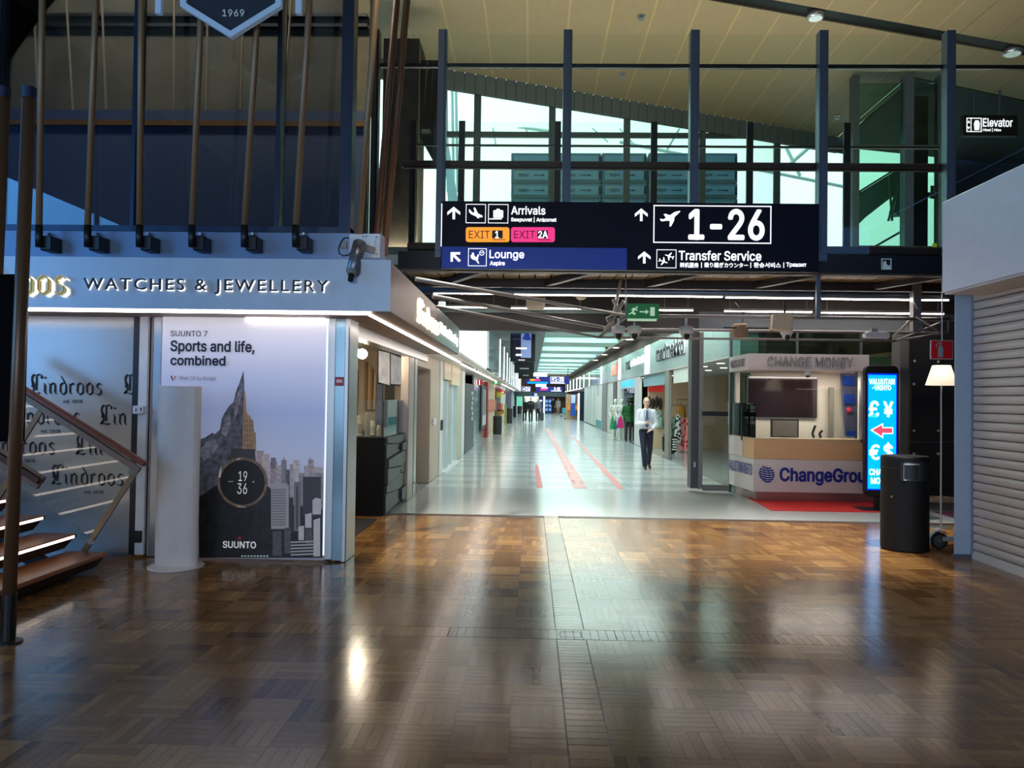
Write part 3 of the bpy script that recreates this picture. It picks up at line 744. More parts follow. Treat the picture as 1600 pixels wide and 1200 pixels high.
B().cyl(at(1226, 470, 11.8), at(1226, 490, 11.8), .015, n=6).o('bracket', DARKST, sp)
sp = thing('loudspeaker', at(1156, 528, 12.3), 'brown round loudspeaker hanging beside the cream one', 'loudspeaker')
B().lathe([(.1, 0), (.13, .05), (.13, .2), (.1, .24)], at(1156, 529, 12.3), 16).o('cabinet', mat('tan_plastic', (150, 124, 96), .5), sp, smooth=True)
B().bp(1131, 511.5, 1206, 513.5, 12.2, .03).o('arm', BLACK, sp)
B().tube((at(1160, 505, 12.3), at(1162, 490, 12.3), at(1148, 472, 12.3)), .008, 6).o('cable', BLACK, sp)
t = thing('emergency_lamp', at(1371, 530, 11.9), 'white emergency lamp box on the truss above the screen totem', 'lamp')
B().prism([at(1352, 521, 11.9), at(1358, 518, 11.9), at(1390, 519, 11.9), at(1392, 524, 11.9), at(1390, 529, 11.9), at(1353, 528, 11.9)], (0, .12, 0)).o('body', WHITE, t, bevel=.01)
B().bp(1362, 513, 1372, 519, 11.95, .05).o('mount', FIX, t)
t = B().bp(822, 462, 852, 481, 13.3, .4).o('cream_box', CREAM, label='cream square box hanging between the two light rows', cat='box', bevel=.03)
for px, py, l in ((908, 468, 'round white smoke detector between the light rows'), (1412, 452, 'red round fire alarm sounder under the bridge soffit')):
    p = at(px, py, 12.8); q = thing('detector', (p.x, p.y, p.z), l, 'detector')
    B().lathe([(.05, 0), (.085, .02), (.085, .05), (.07, .06)], p, 14).o('body', CREAM if px < 1000 else mat('alarm_red', (150, 30, 30), .4), q, smooth=True)
    B().cyl(p+Vector((0, 0, .06)), (p.x, p.y, ZB0+.11), .02, n=6).o('stem', FIX, q)
t = thing('lit_box', at(690, 481, 13.0), 'small bright white box at the fascia corner under the bridge', 'lamp')
B().bp(685, 471, 695, 481, 13.0, .12).o('box', mat('lit_white_box', (240, 250, 250), .5, emit=.7), t); q = at(690, 471, 13.06); B().cyl(q, (q.x, q.y, ZB0+.11), .012, n=6).o('stem', FIX, t)
# elevator sign
el = thing('elevator_sign', at(1547, 210, 20), 'black hanging sign reading Elevator with lift pictogram', 'sign')
B().bp(1505, 180, 1590, 212, 20, .15).o('sign_box', BLACK, el)
for px in (1522, 1562): B().cyl(at(px, 142, 20.05), at(px, 182, 20.05), .03, n=8).o('hanger', STEEL, el)
tpx('Elevator', 1536, 185, 1582, 198, 19.99, el, GLOW, bold=.012)
tpx('Hissi | Hiss', 1536, 200, 1564, 206, 19.99, el, GLOW, bold=.012)
frame_px(B(), 1510.5, 184, 1534, 206, 1.2, 19.99, .01).bp(1517, 184, 1518, 206, 19.99, .01).pp([(1524,188),(1529,188),(1531,193),(1530,203),(1523,203),(1522,193)], 19.99, .01).pp([(1512,192),(1516,192),(1514,188)], 19.99, .01).pp([(1512,198),(1516,198),(1514,202)], 19.99, .01).o('pictogram', GLOW, el)
# elevator shaft
sh = thing('elevator_shaft', at(1400, 400, 19), 'glazed elevator shaft with steel posts under the dark roof fold', 'elevator shaft')
for px, w_ in ((1338, 10), (1421, 14), (1473, 10)):
    B().bp(px-w_/2, 116, px+w_/2, 402, 18.6, .25).o('post', STEEL if px == 1421 else SCR, sh)
for py in (228, 386): B().bp(1336, py-2, 1478, py+2, 18.65, .1).o('beam', SCR, sh)
GT = glass('teal_pane', (206, 232, 222), .8)
B().bp(1343, 130, 1414, 400, 18.7, .03).o('pane', GT, sh); B().bp(1428, 130, 1470, 400, 18.7, .03).o('pane', GT, sh)
B().bp(1428, 150, 1450, 402, 19.2, .3).o('lift_rail', DARKST, sh)
B().bp(1455, 290, 1464, 310, 18.55, .04).o('floor_number', BLACK, sh); tpx('3', 1457, 293, 1462, 307, 18.54, sh, mat('dull_digit', (70, 90, 84), .5))
B().bp(1458, 380, 1464, 387, 18.5, .04).o('sticker', mat('yellow_green_sticker', (196, 214, 40), .5), sh)
est = thing('escalator', at(1385, 330, 22.5), 'grey green escalator truss rising behind the glazed elevator shaft', 'escalator')
ESC = mat('escalator_side', (120, 160, 148), .5)
B().pp([(1340, 303), (1432, 246), (1432, 262), (1388, 312), (1352, 340), (1340, 352)], 22.5, .6).o('truss_side', ESC, est)
B().tube((at(1340, 301, 22.4), at(1432, 244, 22.4)), .03, 6).o('handrail', DARKST, est)
B().pp([(1396, 330), (1404, 300), (1416, 280), (1414, 335), (1402, 336)], 22.6, .3).o('foot_panel', ESC, est)
for (a, b_, c, d) in ((1389, 275, 1394, 345), (1412, 262, 1388, 345), (1350, 395, 1420, 355)):
    B().tube((at(a, b_, 22.2), at(c, d, 22.2)), .035, 6).o('strut', ESC, est)
B().bp(1330, 300, 1480, 306, 23.2, .2).o('trim_4', SCR, kind='structure')
B().pp([(1412, 118), (1620, 160), (1620, 330), (1482, 330), (1482, 140), (1418, 132)], 25.5, .3).o('wall_upper_dark', mat('dark_upper_wall', (26, 30, 30), .6), kind='structure')
B().prism([(9.6, 19.3, ZC), (18, 22.6, ZC), (18, 26.2, ZC-.2), (9.6, 24, ZC-.2)], (0, 0, .1)).o('ceiling_fold', mat('dark_fold', (34, 40, 38), .6), kind='structure')
# =================================================================== JEWELLER'S SHOP (left)
YL = 7.8
ZS = at(300, 483, 7.1).z; ZT = at(300, 403, 7.1).z
XE = at(610, 445, 7.1).x
fa = thing('shop_fascia', (-4, 7.1, ZS), "pale blue fascia of the jeweller's shop lettered watches and jewellery", 'shop sign')
B().box(-8.5, XE, 7.1, 7.119, ZS, ZT).o('front_panel', FASCIA, fa)
B().box(-8.5, XE-.51, 7.12, 7.7, ZS, ZT-.02).o('carcass', FASCIA, fa)
LN = mat('navy_letter', (16, 22, 44), .4); GOLD = mat('gold_letter', (206, 172, 96), .3, .6, emit=.15); HALO = mat('letter_halo', (250, 246, 240), .5, emit=1.1)
tpx('WATCHES & JEWELLERY', 131, 436, 513, 459.5, 7.045, fa, LN, ext=.014, spc=1.25, plain=True)
tpx('WATCHES & JEWELLERY', 132.5, 437.5, 515, 461.5, 7.092, fa, HALO, name='letter_halo', ext=.004, spc=1.25, plain=True)
u = (at(110, 450, 7.05).x-at(90, 450, 7.05).x)/.60
zb = at(60, 461, 7.05).z
W_ = sum(BLK[c][0] for c in 'Lindroos')
x0 = at(108, 450, 7.05).x-W_*.22
blackletter('Lindroos', (x0, 7.06, zb), (.22, 0, 0), (0, 0, .185), fa, GOLD, nib=.19, d=.02)
blackletter('Lindroos', (x0+.012, 7.095, zb-.012), (.22, 0, 0), (0, 0, .185), fa, HALO, name='letter_halo', nib=.19, d=.004)
# fascia return along the street, glossy
GLF = mat('glossy_mauve_grey_panel', (176, 160, 156), .38, .0, spec=.25)
GLF2 = mat('glossy_teal_grey_panel', (150, 168, 166), .3, .0, spec=.3)
B().box(XE-.5, XE, 7.12, 10.6, ZS, ZT-.02).o('return_panel', GLF, fa); B().box(XE-.5, XE, 10.61, 13.95, ZS, ZT-.02).o('return_panel', GLF2, fa)
u = .27
p0 = Vector((XE+.004, 8.75, 2.58))
blackletter('Lindroos', p0, (0, .34, 0), (0, 0, .17), fa, mat('lit_cream_letter', (244, 232, 204), .4, emit=.9), nib=.2, d=.03)
blackletter('Lindroos', p0+Vector((.0, .0, -.01)), (0, .34, 0), (0, 0, .17), fa, HALO, name='letter_halo', nib=.22, d=.002)
text('Watches & Jewellery', (XE+.006, 10.9, 2.60), (0, 2.6, 0), (0, 0, .2), fa, HALO, ext=.02)
# led lines under the fascia
def led_line(p, q, label, r=.018, grp="led lines around the jeweller's fascia"):
    t = thing('led_profile', p, label, 'led light', grp)
    B().bar(Vector(p)+Vector((0, 0, .006)), Vector(q)+Vector((0, 0, .006)), .034, .022).o('diffuser', LEDS, t)
    d = Vector((0, 0, .026)); B().bar(Vector(p)+d, Vector(q)+d, .06, .016).o('profile', FIX, t)
XI = at(576, 488, 7.2).x; zl = at(300, 488, 7.2).z
led_line((-8.4, 7.2, zl), (XI, 7.2, zl), "bright led line across the front of the jeweller's shop")
led_line((XI, 7.2, zl), (XI, 16.5, zl-.02), "inner bright led line along the street side of the jeweller's shop")
led_line((XE-.05, 7.3, zl+.03), (XE-.05, 10.4, zl+.03), "outer led line at the edge of the street side fascia, near piece")
led_line((XE-.05, 10.8, zl+.03), (XE-.05, 14.0, zl+.03), "outer led line at the edge of the street side fascia, far piece")
B().box(-8.5, XE-.02, 7.22, 8.3, ZS-.012, ZS).box(-2.3, XE-.02, 8.3, 14, ZS-.012, ZS).o('trim_soffit', mat('warm_soffit', (150, 132, 120), .5), kind='structure')
B().box(-2.12, -1.96, 8.2, 14.2, ZS-.14, ZS-.012).o('trim_head', ALU, kind='structure')
# frosted front with blackletter pattern
FROST = mat('frosted_film', (176, 174, 172), .22, .25, var=.04, spec=.6)
fp = thing('frosted_glass_front', (at(100, 860, YL).x, YL, 0), 'frosted glass shop front printed with blackletter shop names', 'shop window')
xa, xb = at(-70, 700, YL).x, at(206, 700, YL).x
B().box(-8.5, xb, YL, YL+.03, .03, at(100, 486, YL).z+.06).o('pane', FROST, fp)
INKF = mat('grey_print_on_glass', (58, 60, 62), .4)
uw = (at(160, 600, YL).x-at(45, 600, YL).x)/(W_)
vh = at(100, 597, YL).z-at(100, 616.5, YL).z
def lind(px, py, s='Lindroos', sub=True):
    p = at(px, py, YL-.006)
    blackletter(s, p, (uw, 0, 0), (0, 0, vh), fp, INKF, nib=.17)
    if sub and s == 'Lindroos':
        q = at(px+52, py+13, YL-.006)
        text('est. 1878', q, (.2, 0, 0), (0, 0, .035), fp, INKF)
lind(47, 616.5); lind(193, 617, 'L')
lind(12, 663); lind(156, 664.5, 'Lin')
lind(-27, 709); lind(118, 711.5, 'Lin'); lind(80, 758)
B().box(-8.5, xb, YL-.01, YL+.05, .0, .035).o('bottom_rail', ALU, fp)
B().box(-8.5, xb, YL+.9, YL+.95, 0, 2.6).o('wall_shop_inner', mat('shop_inner', (120, 122, 126), .6), kind='structure')
dj = thing('door_jamb', (at(218, 868, YL).x, YL, 0), 'white and black door post with lock box beside the frosted glass', 'door post')
B().bp(205, 489, 214, 867, YL-.04, .1).o('black_edge', BLACK, dj)
B().bp(214, 490, 228, 867, YL-.06, .1).o('post', WHITE, dj, bevel=.004)
B().bp(228, 490, 232, 868, YL-.02, .08).o('shadow_gap', DARKST, dj)
lk = B().bp(206.5, 634, 222.5, 647, YL-.12, .07).o('lock_box', WHITE, dj, bevel=.008)
B().bp(211.5, 638, 213, 643, YL-.124, .006).bp(219, 637, 221, 642, YL-.124, .006).o('keyhole', BLACK, lk)
B().bp(206, 830, 219, 848, YL-.10, .05).o('foot_bolt', BLACK, dj)
t = thing('aluminium_pilaster', (at(240, 868, YL).x, YL, 0), 'brushed aluminium pilaster between door post and light box poster', 'pilaster')
B().bp(232, 489, 250, 870, YL-.02, .25).o('cover', ALU, t, bevel=.01)
B().bp(233, 490, 236, 868, YL-.025, .01).o('edge_strip', FIX, t)
# light box poster
YP = 7.72
def zp(x, y): return (230+x/2.857, 480+y/2.857)
po = thing('poster_light_box', at(380, 872, YP), 'tall backlit poster of a mountain city and a sports watch', 'poster')
def poster_mat():
    m = bpy.data.materials.new('poster_sky_print'); m.use_nodes = True; nt = m.node_tree; N = nt.nodes; L = nt.links
    p = N['Principled BSDF']; p.inputs['Roughness'].default_value = .3
    tc = N.new('ShaderNodeTexCoord'); sp_ = N.new('ShaderNodeSeparateXYZ'); L.new(tc.outputs['Generated'], sp_.inputs[0])
    cr_ = N.new('ShaderNodeValToRGB'); e = cr_.color_ramp.elements
    e[0].position = .0; e[0].color = lin((120, 122, 138)); e[1].position = 1; e[1].color = lin((238, 234, 242))
    for q, c in ((.40, (172, 176, 196)), (.6, (150, 162, 196)), (.78, (186, 190, 212)), (.92, (222, 220, 232))):
        k = e.new(q); k.color = lin(c)
    L.new(sp_.outputs['Z'], cr_.inputs['Fac']); L.new(cr_.outputs[0], p.inputs['Base Color']); L.new(cr_.outputs[0], p.inputs['Emission Color'])
    p.inputs['Emission Strength'].default_value = .32
    return m
B().bp(250, 491, 510, 873, YP, .12).o('light_box', poster_mat(), po)
def prt(name, polys, col, lay, rough=.35, var=.1, scale=8, em=.12):
    m_ = mat('print_%s_%d_%d_%d' % (name, *col), col, rough, var=var, scale=scale, emit=em)
    if len(polys) <= 5:
        for poly in polys: B().pp([zp(*q) for q in poly], YP-.0012*lay, .0008).o(name, m_, po)
        return
    b = B()
    for poly in polys: b.pp([zp(*q) for q in poly], YP-.0012*lay, .0008)
    return b.o(name, m_, po, kind='stuff')
prt('mountain_print', [[(230,592),(262,580),(290,560),(302,566),(325,546),(332,500),(342,478),(352,462),(368,438),(386,424),(394,385),(402,362),(414,332),(424,300),(430,284),(433,330),(434,420),(430,480),(428,560),(425,640),(420,760),(420,930),(230,930)]], (84, 84, 94), 1, var=.75, scale=16)
prt('mountain_light_print', [[(392,420),(408,370),(420,340),(424,380),(412,430),(404,470),(388,500)], [(330,560),(350,500),(368,470),(374,520),(352,580)], [(236,640),(262,600),(300,590),(320,620),(290,660),(250,690)]], (128, 126, 134), 2, var=.5, scale=24)
prt('tower_print', [[(432,375),(437,375),(441,420),(443,468),(450,480),(462,486),(464,505),(474,512),(477,555),(485,562),(486,645),(425,645),(427,560),(429,480)]], (160, 128, 100), 3, var=.25, scale=14)
prt('tower_window_print', [[(434+i*11,500+j*22),(438+i*11,500+j*22),(438+i*11,514+j*22),(434+i*11,514+j*22)] for i in range(4) for j in range(6)], (110, 84, 66), 4)
bl = [(488,640,520,930,(176,152,150)),(512,655,546,930,(190,172,168)),(548,690,580,930,(160,142,144)),(552,672,574,720,(122,112,120)),(576,706,600,930,(178,164,162)),(598,682,622,930,(140,132,138)),(618,725,640,930,(98,92,98)),(636,700,660,930,(172,160,160)),(652,682,680,930,(196,180,176)),(676,740,700,930,(150,140,142)),(700,706,722,930,(178,166,166)),(718,680,742,930,(168,150,146)),(740,712,782,930,(188,174,170)),(744,740,784,930,(150,138,138))]
for i, (a, b_, c, d, col) in enumerate(bl): prt('building_print', [[(a,b_),(c,b_),(c,d),(a,d)]], col, 3+i*.3, var=.25, scale=30)
prt('spire_print', [[(724,700),(728,660),(732,700)], [(606,690),(610,664),(614,690)]], (130, 118, 118), 8)
prt('dark_slope_print', [[(230,850),(300,800),(420,760),(540,800),(620,880),(782,900),(782,1119),(230,1119)]], (30, 30, 34), 8, var=.6, scale=10, em=.03)
prt('pale_tower_print', [[(553,786),(624,786),(632,800),(632,990),(553,990)]], (172, 164, 162), 9)
prt('window_grid_print', [[(557+i*9,812+j*12),(563+i*9,812+j*12),(563+i*9,819+j*12),(557+i*9,819+j*12)] for i in range(7) for j in range(14)], (106, 102, 106), 10)
prt('dark_tower_print', [[(695,757),(775,757),(775,935),(695,935)]], (62, 58, 62), 9.4, var=.2, scale=30)
prt('mid_tower_print', [[(655,780),(684,780),(684,1000),(655,1000)]], (120, 112, 114), 9.6)
prt('mid_tower_dark_print', [[(666,800),(672,800),(672,990),(666,990)], [(634,850),(652,850),(652,1010),(634,1010)]], (56, 52, 56), 10)
prt('white_block_print', [[(738,862),(752,850),(776,856),(776,925),(738,925)], [(705,925),(734,918),(734,985),(705,985)], [(742,950),(772,940),(772,1112),(742,1112)], [(675,980),(700,975),(700,1040),(675,1040)]], (206, 196, 194), 10.4, var=.2, scale=40)
prt('grey_block_print', [[(560,1000),(600,1000),(600,1110),(560,1110)], [(612,985),(640,985),(640,1100),(612,1100)], [(706,990),(736,990),(736,1060),(706,1060)]], (88, 84, 86), 10.2, var=.3, scale=40)
prt('terrace_print', [[(640,1046+k*14),(745,1042+k*14),(745,1049+k*14),(640,1053+k*14)] for k in range(5)], (178, 174, 172), 11)
prt('street_light_print', [[(420+k*14,1108),(428+k*14,1108),(428+k*14,1114),(420+k*14,1114)] for k in range(9)], (170, 200, 190), 11, em=.3)
def circ(cx, cy, r, n=36): return [(cx+r*math.cos(2*PI*k/n), cy+r*math.sin(2*PI*k/n)) for k in range(n)]
prt('strap_print', [[(376,630),(480,634),(486,700),(366,700)]], (62, 58, 62), 11.5)
prt('watch_bezel_print', [circ(425, 782, 112)], (118, 96, 80), 12, var=.5, scale=14)
prt('watch_face_print', [circ(425, 782, 100)], (14, 11, 9), 13, em=.0)
prt('watch_glint_print', [[(318,760),(322,730),(332,708),(328,760)], [(398,680),(416,671),(416,676),(400,684)], [(400,888),(440,892),(440,895),(400,892)]], (220, 206, 190), 14)
WTX = mat('poster_white_text', (228, 226, 224), .4, emit=.3); PTX = mat('poster_navy_text', (28, 28, 52), .4); GTX = mat('poster_grey_text', (110, 108, 124), .4)
def pt(s, x0, y0, x1, y1, m, bold=0, lay=16): return tpx(s, *zp(x0, y0), *zp(x1, y1), YP-.0012*lay, po, m, ext=.0008, bold=bold)
pt('19', 408, 732, 446, 776, WTX, -.01); pt('36', 402, 786, 446, 834, WTX, -.01)
prt('watch_mark_print', [[(468,782),(474,774),(480,782)], [(362,776),(384,776),(384,780),(362,780)]], (180, 176, 170), 16)
pt('SUUNTO 7', 105, 105, 268, 130, PTX, .004); pt('Sports and life,', 105, 150, 478, 210, PTX, .022); pt('combined', 105, 217, 348, 259, PTX, .022)
pt('Wear OS by Google', 143, 308, 306, 330, GTX)
prt('round_mark_print', [[(103,306),(110,306),(117,326),(112,326)]], (40, 50, 150), 15); prt('round_mark_warm_print', [[(116,326),(122,308),(131,306),(120,326)]], (200, 120, 60), 15)
pt('SUUNTO', 338, 1046, 485, 1075, WTX, .018)
prt('red_mark_print', [[(404,1036),(422,1036),(413,1022)]], (200, 40, 50), 15)
B().bp(384, 493.5, 508, 498, YP-.03, .02).o('inner_tube_glare', LEDS, po)
B().bp(507.5, 498, 510, 868, YP-.008, .006).o('lit_edge', mat('lit_edge_strip', (226, 240, 250), .5, emit=.8), po)
# corner pillar
cp = thing('corner_pillar', (at(526, 875, YL).x, YL, 0), 'shiny steel corner pillar of the jeweller with a small red label', 'pillar')
TEALST = mat('blue_teal_steel', (112, 136, 146), .2, .8)
B().bp(510, 489, 522, 875, YL-.1, .2).o('silver_edge', ALU, cp, bevel=.006)
B().bp(522, 487, 537, 876, YL-.1, .22).o('teal_face', TEALST, cp)
B().box(at(536.5, 600, YL-.1).x, at(545, 600, YL-.1).x, YL-.1, YL+.3, 0, ZS).o('silver_return', ALU, cp, bevel=.01)
lb = B().bp(523.5, 589, 537, 603, YL-.108, .006).o('fire_label', mat('fire_label_red', (150, 34, 44), .4), cp); B().bp(525.5, 593, 535, 598, YL-.112, .004).o('label_strip', mat('label_pink', (222, 180, 186), .4), lb)
# white pylon in front of poster
YW = fl(276, 885).y
pw = thing('white_stand', (at(277, 885, YW).x, YW, 0), 'plain white stand on a round foot plate before the poster', 'stand')
xa, xb = at(245, 740, YW).x, at(312, 740, YW).x; xm = (xa+xb)/2; zt = at(278, 603, YW).z
prof = [(xm+(xb-xa)/2*math.cos(2*PI*k/28), YW+.07*math.sin(2*PI*k/28), .012) for k in range(28)]
B().prism(prof, (0, 0, zt-.012)).o('panel', mat('white_plastic', (216, 206, 198), .4), pw, bevel=.004)
B().lathe([(.262, 0), (.262, .008), (.25, .014)], (xm, YW, 0), 36).o('foot_plate', mat('white_foot', (220, 212, 206), .4), pw)
# --------------------------------------------------------------- upper glazing over the jeweller
ld = B().box(-8.5, at(596, 385, 7.72).x, 7.7, 7.9, ZT, at(300, 364, 7.75).z).o('trim_ledge', mat('blue_ledge', (120, 142, 176), .4, .2), kind='structure')
YG = 8.0
zg0 = at(300, 356, YG).z
ug = thing('window_2', (-4.5, YG, zg0), kind='structure')
xe = at(553, 200, YG).x
for a, b_ in ((-14, 4), (212, 218), (435, 441), (535, 553)):
    B().box(at(a, 200, YG).x, at(b_, 200, YG).x, YG-.08, YG+.1, zg0-.05, ZC).o('mullion', mat('dark_blue_mullion', (50, 62, 84), .35, .5), ug)
B().box(-8.6, xe, YG-.1, YG+.1, zg0-.06, zg0).o('sill', mat('dark_blue_mullion', (50, 62, 84), .35, .5), ug)
px_ = [-300, -5, 215, 438, 544]
for a, b_ in zip(px_, px_[1:]): B().box(at(a, 200, YG).x+.04, at(b_, 200, YG).x-.04, YG, YG+.016, zg0, ZC-.02).o('pane', G_DARK, ug)
inn = B().box(-9, -2.6, 11.6, 11.8, 3.0, ZC).o('wall_gallery', mat('olive_brown_wall', (104, 96, 74), .7, var=.25, scale=1.5), kind='structure')  # olive brown tone stands in for the hall reflected in the glazing
B().box(-9, -2.62, 11.4, 11.6, 3.0, at(300, 172, 11.4).z).o('wall_gallery_low', mat('slate_blue_wall', (74, 88, 112), .5), kind='structure')
B().box(-9, -2.6, 11.34, 11.4, at(300, 198, 11.4).z, at(300, 190, 11.4).z).o('trim_reflection', mat('amber_reflection', (130, 90, 44), .4), kind='structure')  # amber strip imitating the ceiling's reflection in the glazing
B().box(-9, -2.62, YG+.2, 11.6, 2.98, 3.0).o('floor_gallery', DARKST, kind='structure')
for py in (22, 38): B().box(-9, -2.62, 11.5, 11.6, at(300, py+3, 11.5).z, at(300, py-2, 11.5).z).o('trim_beam', BLACK, kind='structure')
# rods in front of the glazing
ROD = mat('tan_rod', (150, 118, 84), .4, .2); RODD = mat('dark_bracket', (22, 22, 26), .4)
rods = [((61, 362), (66, 0), 'first'), ((137, 362), (150, 0), 'second'), ((218, 362), (221, 0), 'third'), ((300, 362), (315, 0), 'fourth'), ((382, 362), (404, 0), 'fifth'), ((462, 362), (484, 0), 'sixth')]
YQ = 7.5
for (a, b_), (c, d), nm_ in rods:
    p = at(a, b_+24, YQ); t_ = (-330-b_)/(d-b_); q = at(a+(c-a)*t_, -330, YQ)
    t = thing('hanging_rod', p, '%s tan rod from the stair side, standing on a black bracket above the fascia' % nm_, 'rod', "rods above the jeweller's fascia")
    B().cyl(at(a, b_-8, YQ), q, .032, n=10).o('rod', ROD, t, smooth=True)
    B().cyl(p, at(a, b_-10, YQ), .036, n=10).o('end_sleeve', RODD, t, smooth=True)
    B().bp(a+1, b_+6, a+19, b_+29, YQ+.02, .2).o('bracket', RODD, t, bevel=.01)
    B().cyl(at(a+12, b_+3, YQ+.2), at(a+12, b_+3, YQ+.1), .014, n=8).o('bolt', ALU, t)
for (a, b_), (c, d), Y, nm_ in (((560, 380), (588, 0), 7.6, 'pale rod rising behind the security camera plate'), ((586, 405), (620, 0), 9.5, 'brown rod beside the dark pier, first of a pair'), ((600, 400), (636, 0), 9.5, 'brown rod beside the dark pier, second of a pair')):
    t_ = (-250-b_)/(d-b_)
    B().cyl(at(a, b_, Y), at(a+(c-a)*t_, -250, Y), .032 if Y < 9 else .045, n=10).o('hanging_rod', ROD if Y < 9 else mat('brown_rod', (112, 78, 54), .4), label=nm_, cat='rod', group="rods above the jeweller's fascia", smooth=True)
for i, (a, b_, c, d) in enumerate(((50, 10, 60, 172), (100, 5, 114, 172), (157, 5, 166, 172), (272, 0, 272, 172), (325, 0, 323, 172), (382, 0, 376, 172), (458, 20, 447, 120))):  # mirrored rods in the glazing, built as thin rods behind it
    B().cyl(at(a, b_-60, 11.0), at(c, d, 11.0), .016, n=6).o('reflected_rod', mat('pale_reflected_rod', (168, 150, 120), .4), label='%s thin pale rod imitating a reflection in the dark glazing, from the stair side' % ['first','second','third','fourth','fifth','sixth','seventh'][i], cat='rod', group='rods imitating reflections in the dark glazing')
# hexagonal sign
hx = thing('hexagon_sign', at(360, 57, 7.35), 'hexagonal dark sign with pale frame and the year 1969', 'sign')
HF = mat('pale_blue_frame', (170, 198, 222), .4, emit=.12); HB = mat('dark_grey_blue_board', (44, 52, 62), .45)
hexo = [(360, 58), (439, 9), (439, -95), (360, -144), (281, -95), (281, 9)]; hexi = [(360, 48), (430, 4.5), (430, -90), (360, -133), (290, -90), (290, 4.5)]
B().pp([(360, 52), (434, 7), (434, -92), (360, -138), (286, -92), (286, 7)], 7.36, .05).o('board', HB, hx)
b = B()
for k in range(6): b.prism([at(*hexo[k], 7.33), at(*hexo[(k+1) % 6], 7.33), at(*hexi[(k+1) % 6], 7.33), at(*hexi[k], 7.33)], (0, .06, 0))
b.o('frame', HF, hx)
tpx('1969', 348, 15.5, 382, 26, 7.345, hx, mat('pale_digit', (176, 196, 200), .4, emit=.15), ext=.012)
for a in (244, 463): B().bp(a, -150, a+9, 20.5, 7.36, .05).o('side_bar', HF, hx)
B().cyl(at(360, -140, 7.4), at(360, -330, 7.4), .015, n=6).o('hanger', DARKST, hx)
# security projector
pj = thing('security_camera', at(570, 400, 7.2), 'grey perforated security camera on a white wall plate above the fascia corner', 'camera')
def zc(x, y): return (540+x/2.5, y/2.5)
B().bp(545.5, 366, 593.5, 402.5, 7.35, .03).o('back_plate', WHITE, pj, bevel=.004)
for a, b_ in ((567, 369), (572, 369), (588, 370), (588, 397)): B().cyl(at(a, b_, 7.35), at(a, b_, 7.335), .008, n=6).o('screw', FIX, pj)
B().cyl(at(562, 381, 7.25), at(551, 425, 7.05), .066, .062, 18).o('body', mat('grey_camera_metal', (126, 130, 136), .35, .6), pj, smooth=True)
B().cyl(at(551.5, 423, 7.06), at(549.5, 430, 7.03), .05, .04, 16).o('front_ring', FIX, pj)
B().cyl(at(549.5, 429, 7.03), at(547.5, 438, 6.99), .028, .026, 14).o('lens', BLACK, pj)
b = B()
for i in range(5):
    for j in range(5):
        u = at(556+i*3.6-j*.9, 379+j*3.6+i*.6, 7.15); b.cyl(u, u-Vector((0, .012, 0)), .006, n=6)
b.o('perforation', BLACK, pj, kind='stuff')
B().bar(at(565, 385, 7.3), at(585, 392, 7.34), .05, .06).o('arm', FIX, pj)
B().tube([at(x, y, 7.3) for x, y in ((545, 372), (538, 372), (533, 378), (529, 388), (530, 396), (537, 400), (546, 398), (550, 390))], .007, 6).o('cable', BLACK, pj)
B().bp(531, 376, 541, 387, 7.3, .05).o('connector', FIX, pj)

# --------------------------------------------------------------- inside the jeweller, seen from the street side
BEI = mat('beige_shop_wall', (176, 160, 136), .6)
B().box(-6, -2.3, 14.0, 14.2, 0, 2.6).o('wall_jeweller_back', BEI, kind='structure')
B().box(-6.2, -6, 7.9, 14, 0, 2.6).o('wall_jeweller_side', BEI, kind='structure')
B().box(-6, -2.1, 8.1, 14, 2.55, 2.6).o('ceiling_jeweller', mat('cream_shop_ceiling', (206, 190, 164), .6), kind='structure')
B().bp(545, 578, 558.5, 700, 13.96, .03).o('door_1', mat('dark_doorway', (34, 26, 20), .6), kind='structure')
t = thing('wall_hanging', at(578, 690, 13.9), 'amber and brown striped hanging behind the jeweller counter', 'wall hanging')
for k in range(6): B().pp([(569+k*3.2, 560+k*4), (572.2+k*3.2, 564+k*4), (571+k*3, 640), (568+k*3, 640)], 13.9-.01*(k % 2), .03).o('stripe', mat('amber_stripe_%d' % (k % 3), [(150, 116, 72), (96, 70, 48), (186, 160, 110)][k % 3], .6), t)
B().bp(586, 590, 596, 766, 13.93, .05).o('blue_panel', mat('blue_grey_panel', (96, 110, 136), .5), label='narrow blue grey panel beside the amber hanging', cat='panel')
B().bp(600, 598, 614, 766, 13.93, .05).o('dark_panel', mat('black_panel', (24, 20, 18), .5), label='black wall panel under the hanging screens', cat='panel')
sc1 = thing('hanging_screens', at(610, 602, 12.2), 'pair of silver hanging screens inside the jeweller shop', 'screen')
SCRM = mat('screen_glare', (206, 206, 204), .15, .1, var=.35, scale=5, emit=.35)
B().prism([at(592, 548, 12.2), at(609, 552, 12.5), at(609, 602, 12.5), at(592, 597, 12.2)], (.0, -.02, 0)).o('screen', SCRM, sc1)
B().prism([at(611, 553, 12.5), at(627, 559, 12.9), at(627, 601, 12.9), at(611, 600, 12.5)], (.0, -.02, 0)).o('screen', SCRM, sc1)
B().prism([at(590, 546, 12.22), at(628, 557, 12.95), at(628, 603, 12.95), at(590, 600, 12.22)], (.0, .06, 0)).o('casing', BLACK, sc1)
for px in (596, 606, 616, 622): B().tube((at(px, 528+px/30-15, 12.5), at(px, 552, 12.5)), .008, 6).o('hanger', DARKST, sc1)
t = thing('light_track', at(590, 535, 12), 'black lighting track across the jeweller ceiling', 'lighting track')
B().bar(at(566, 528, 11.0), at(622, 545, 13.2), .04, .04).o('rail', BLACK, t)
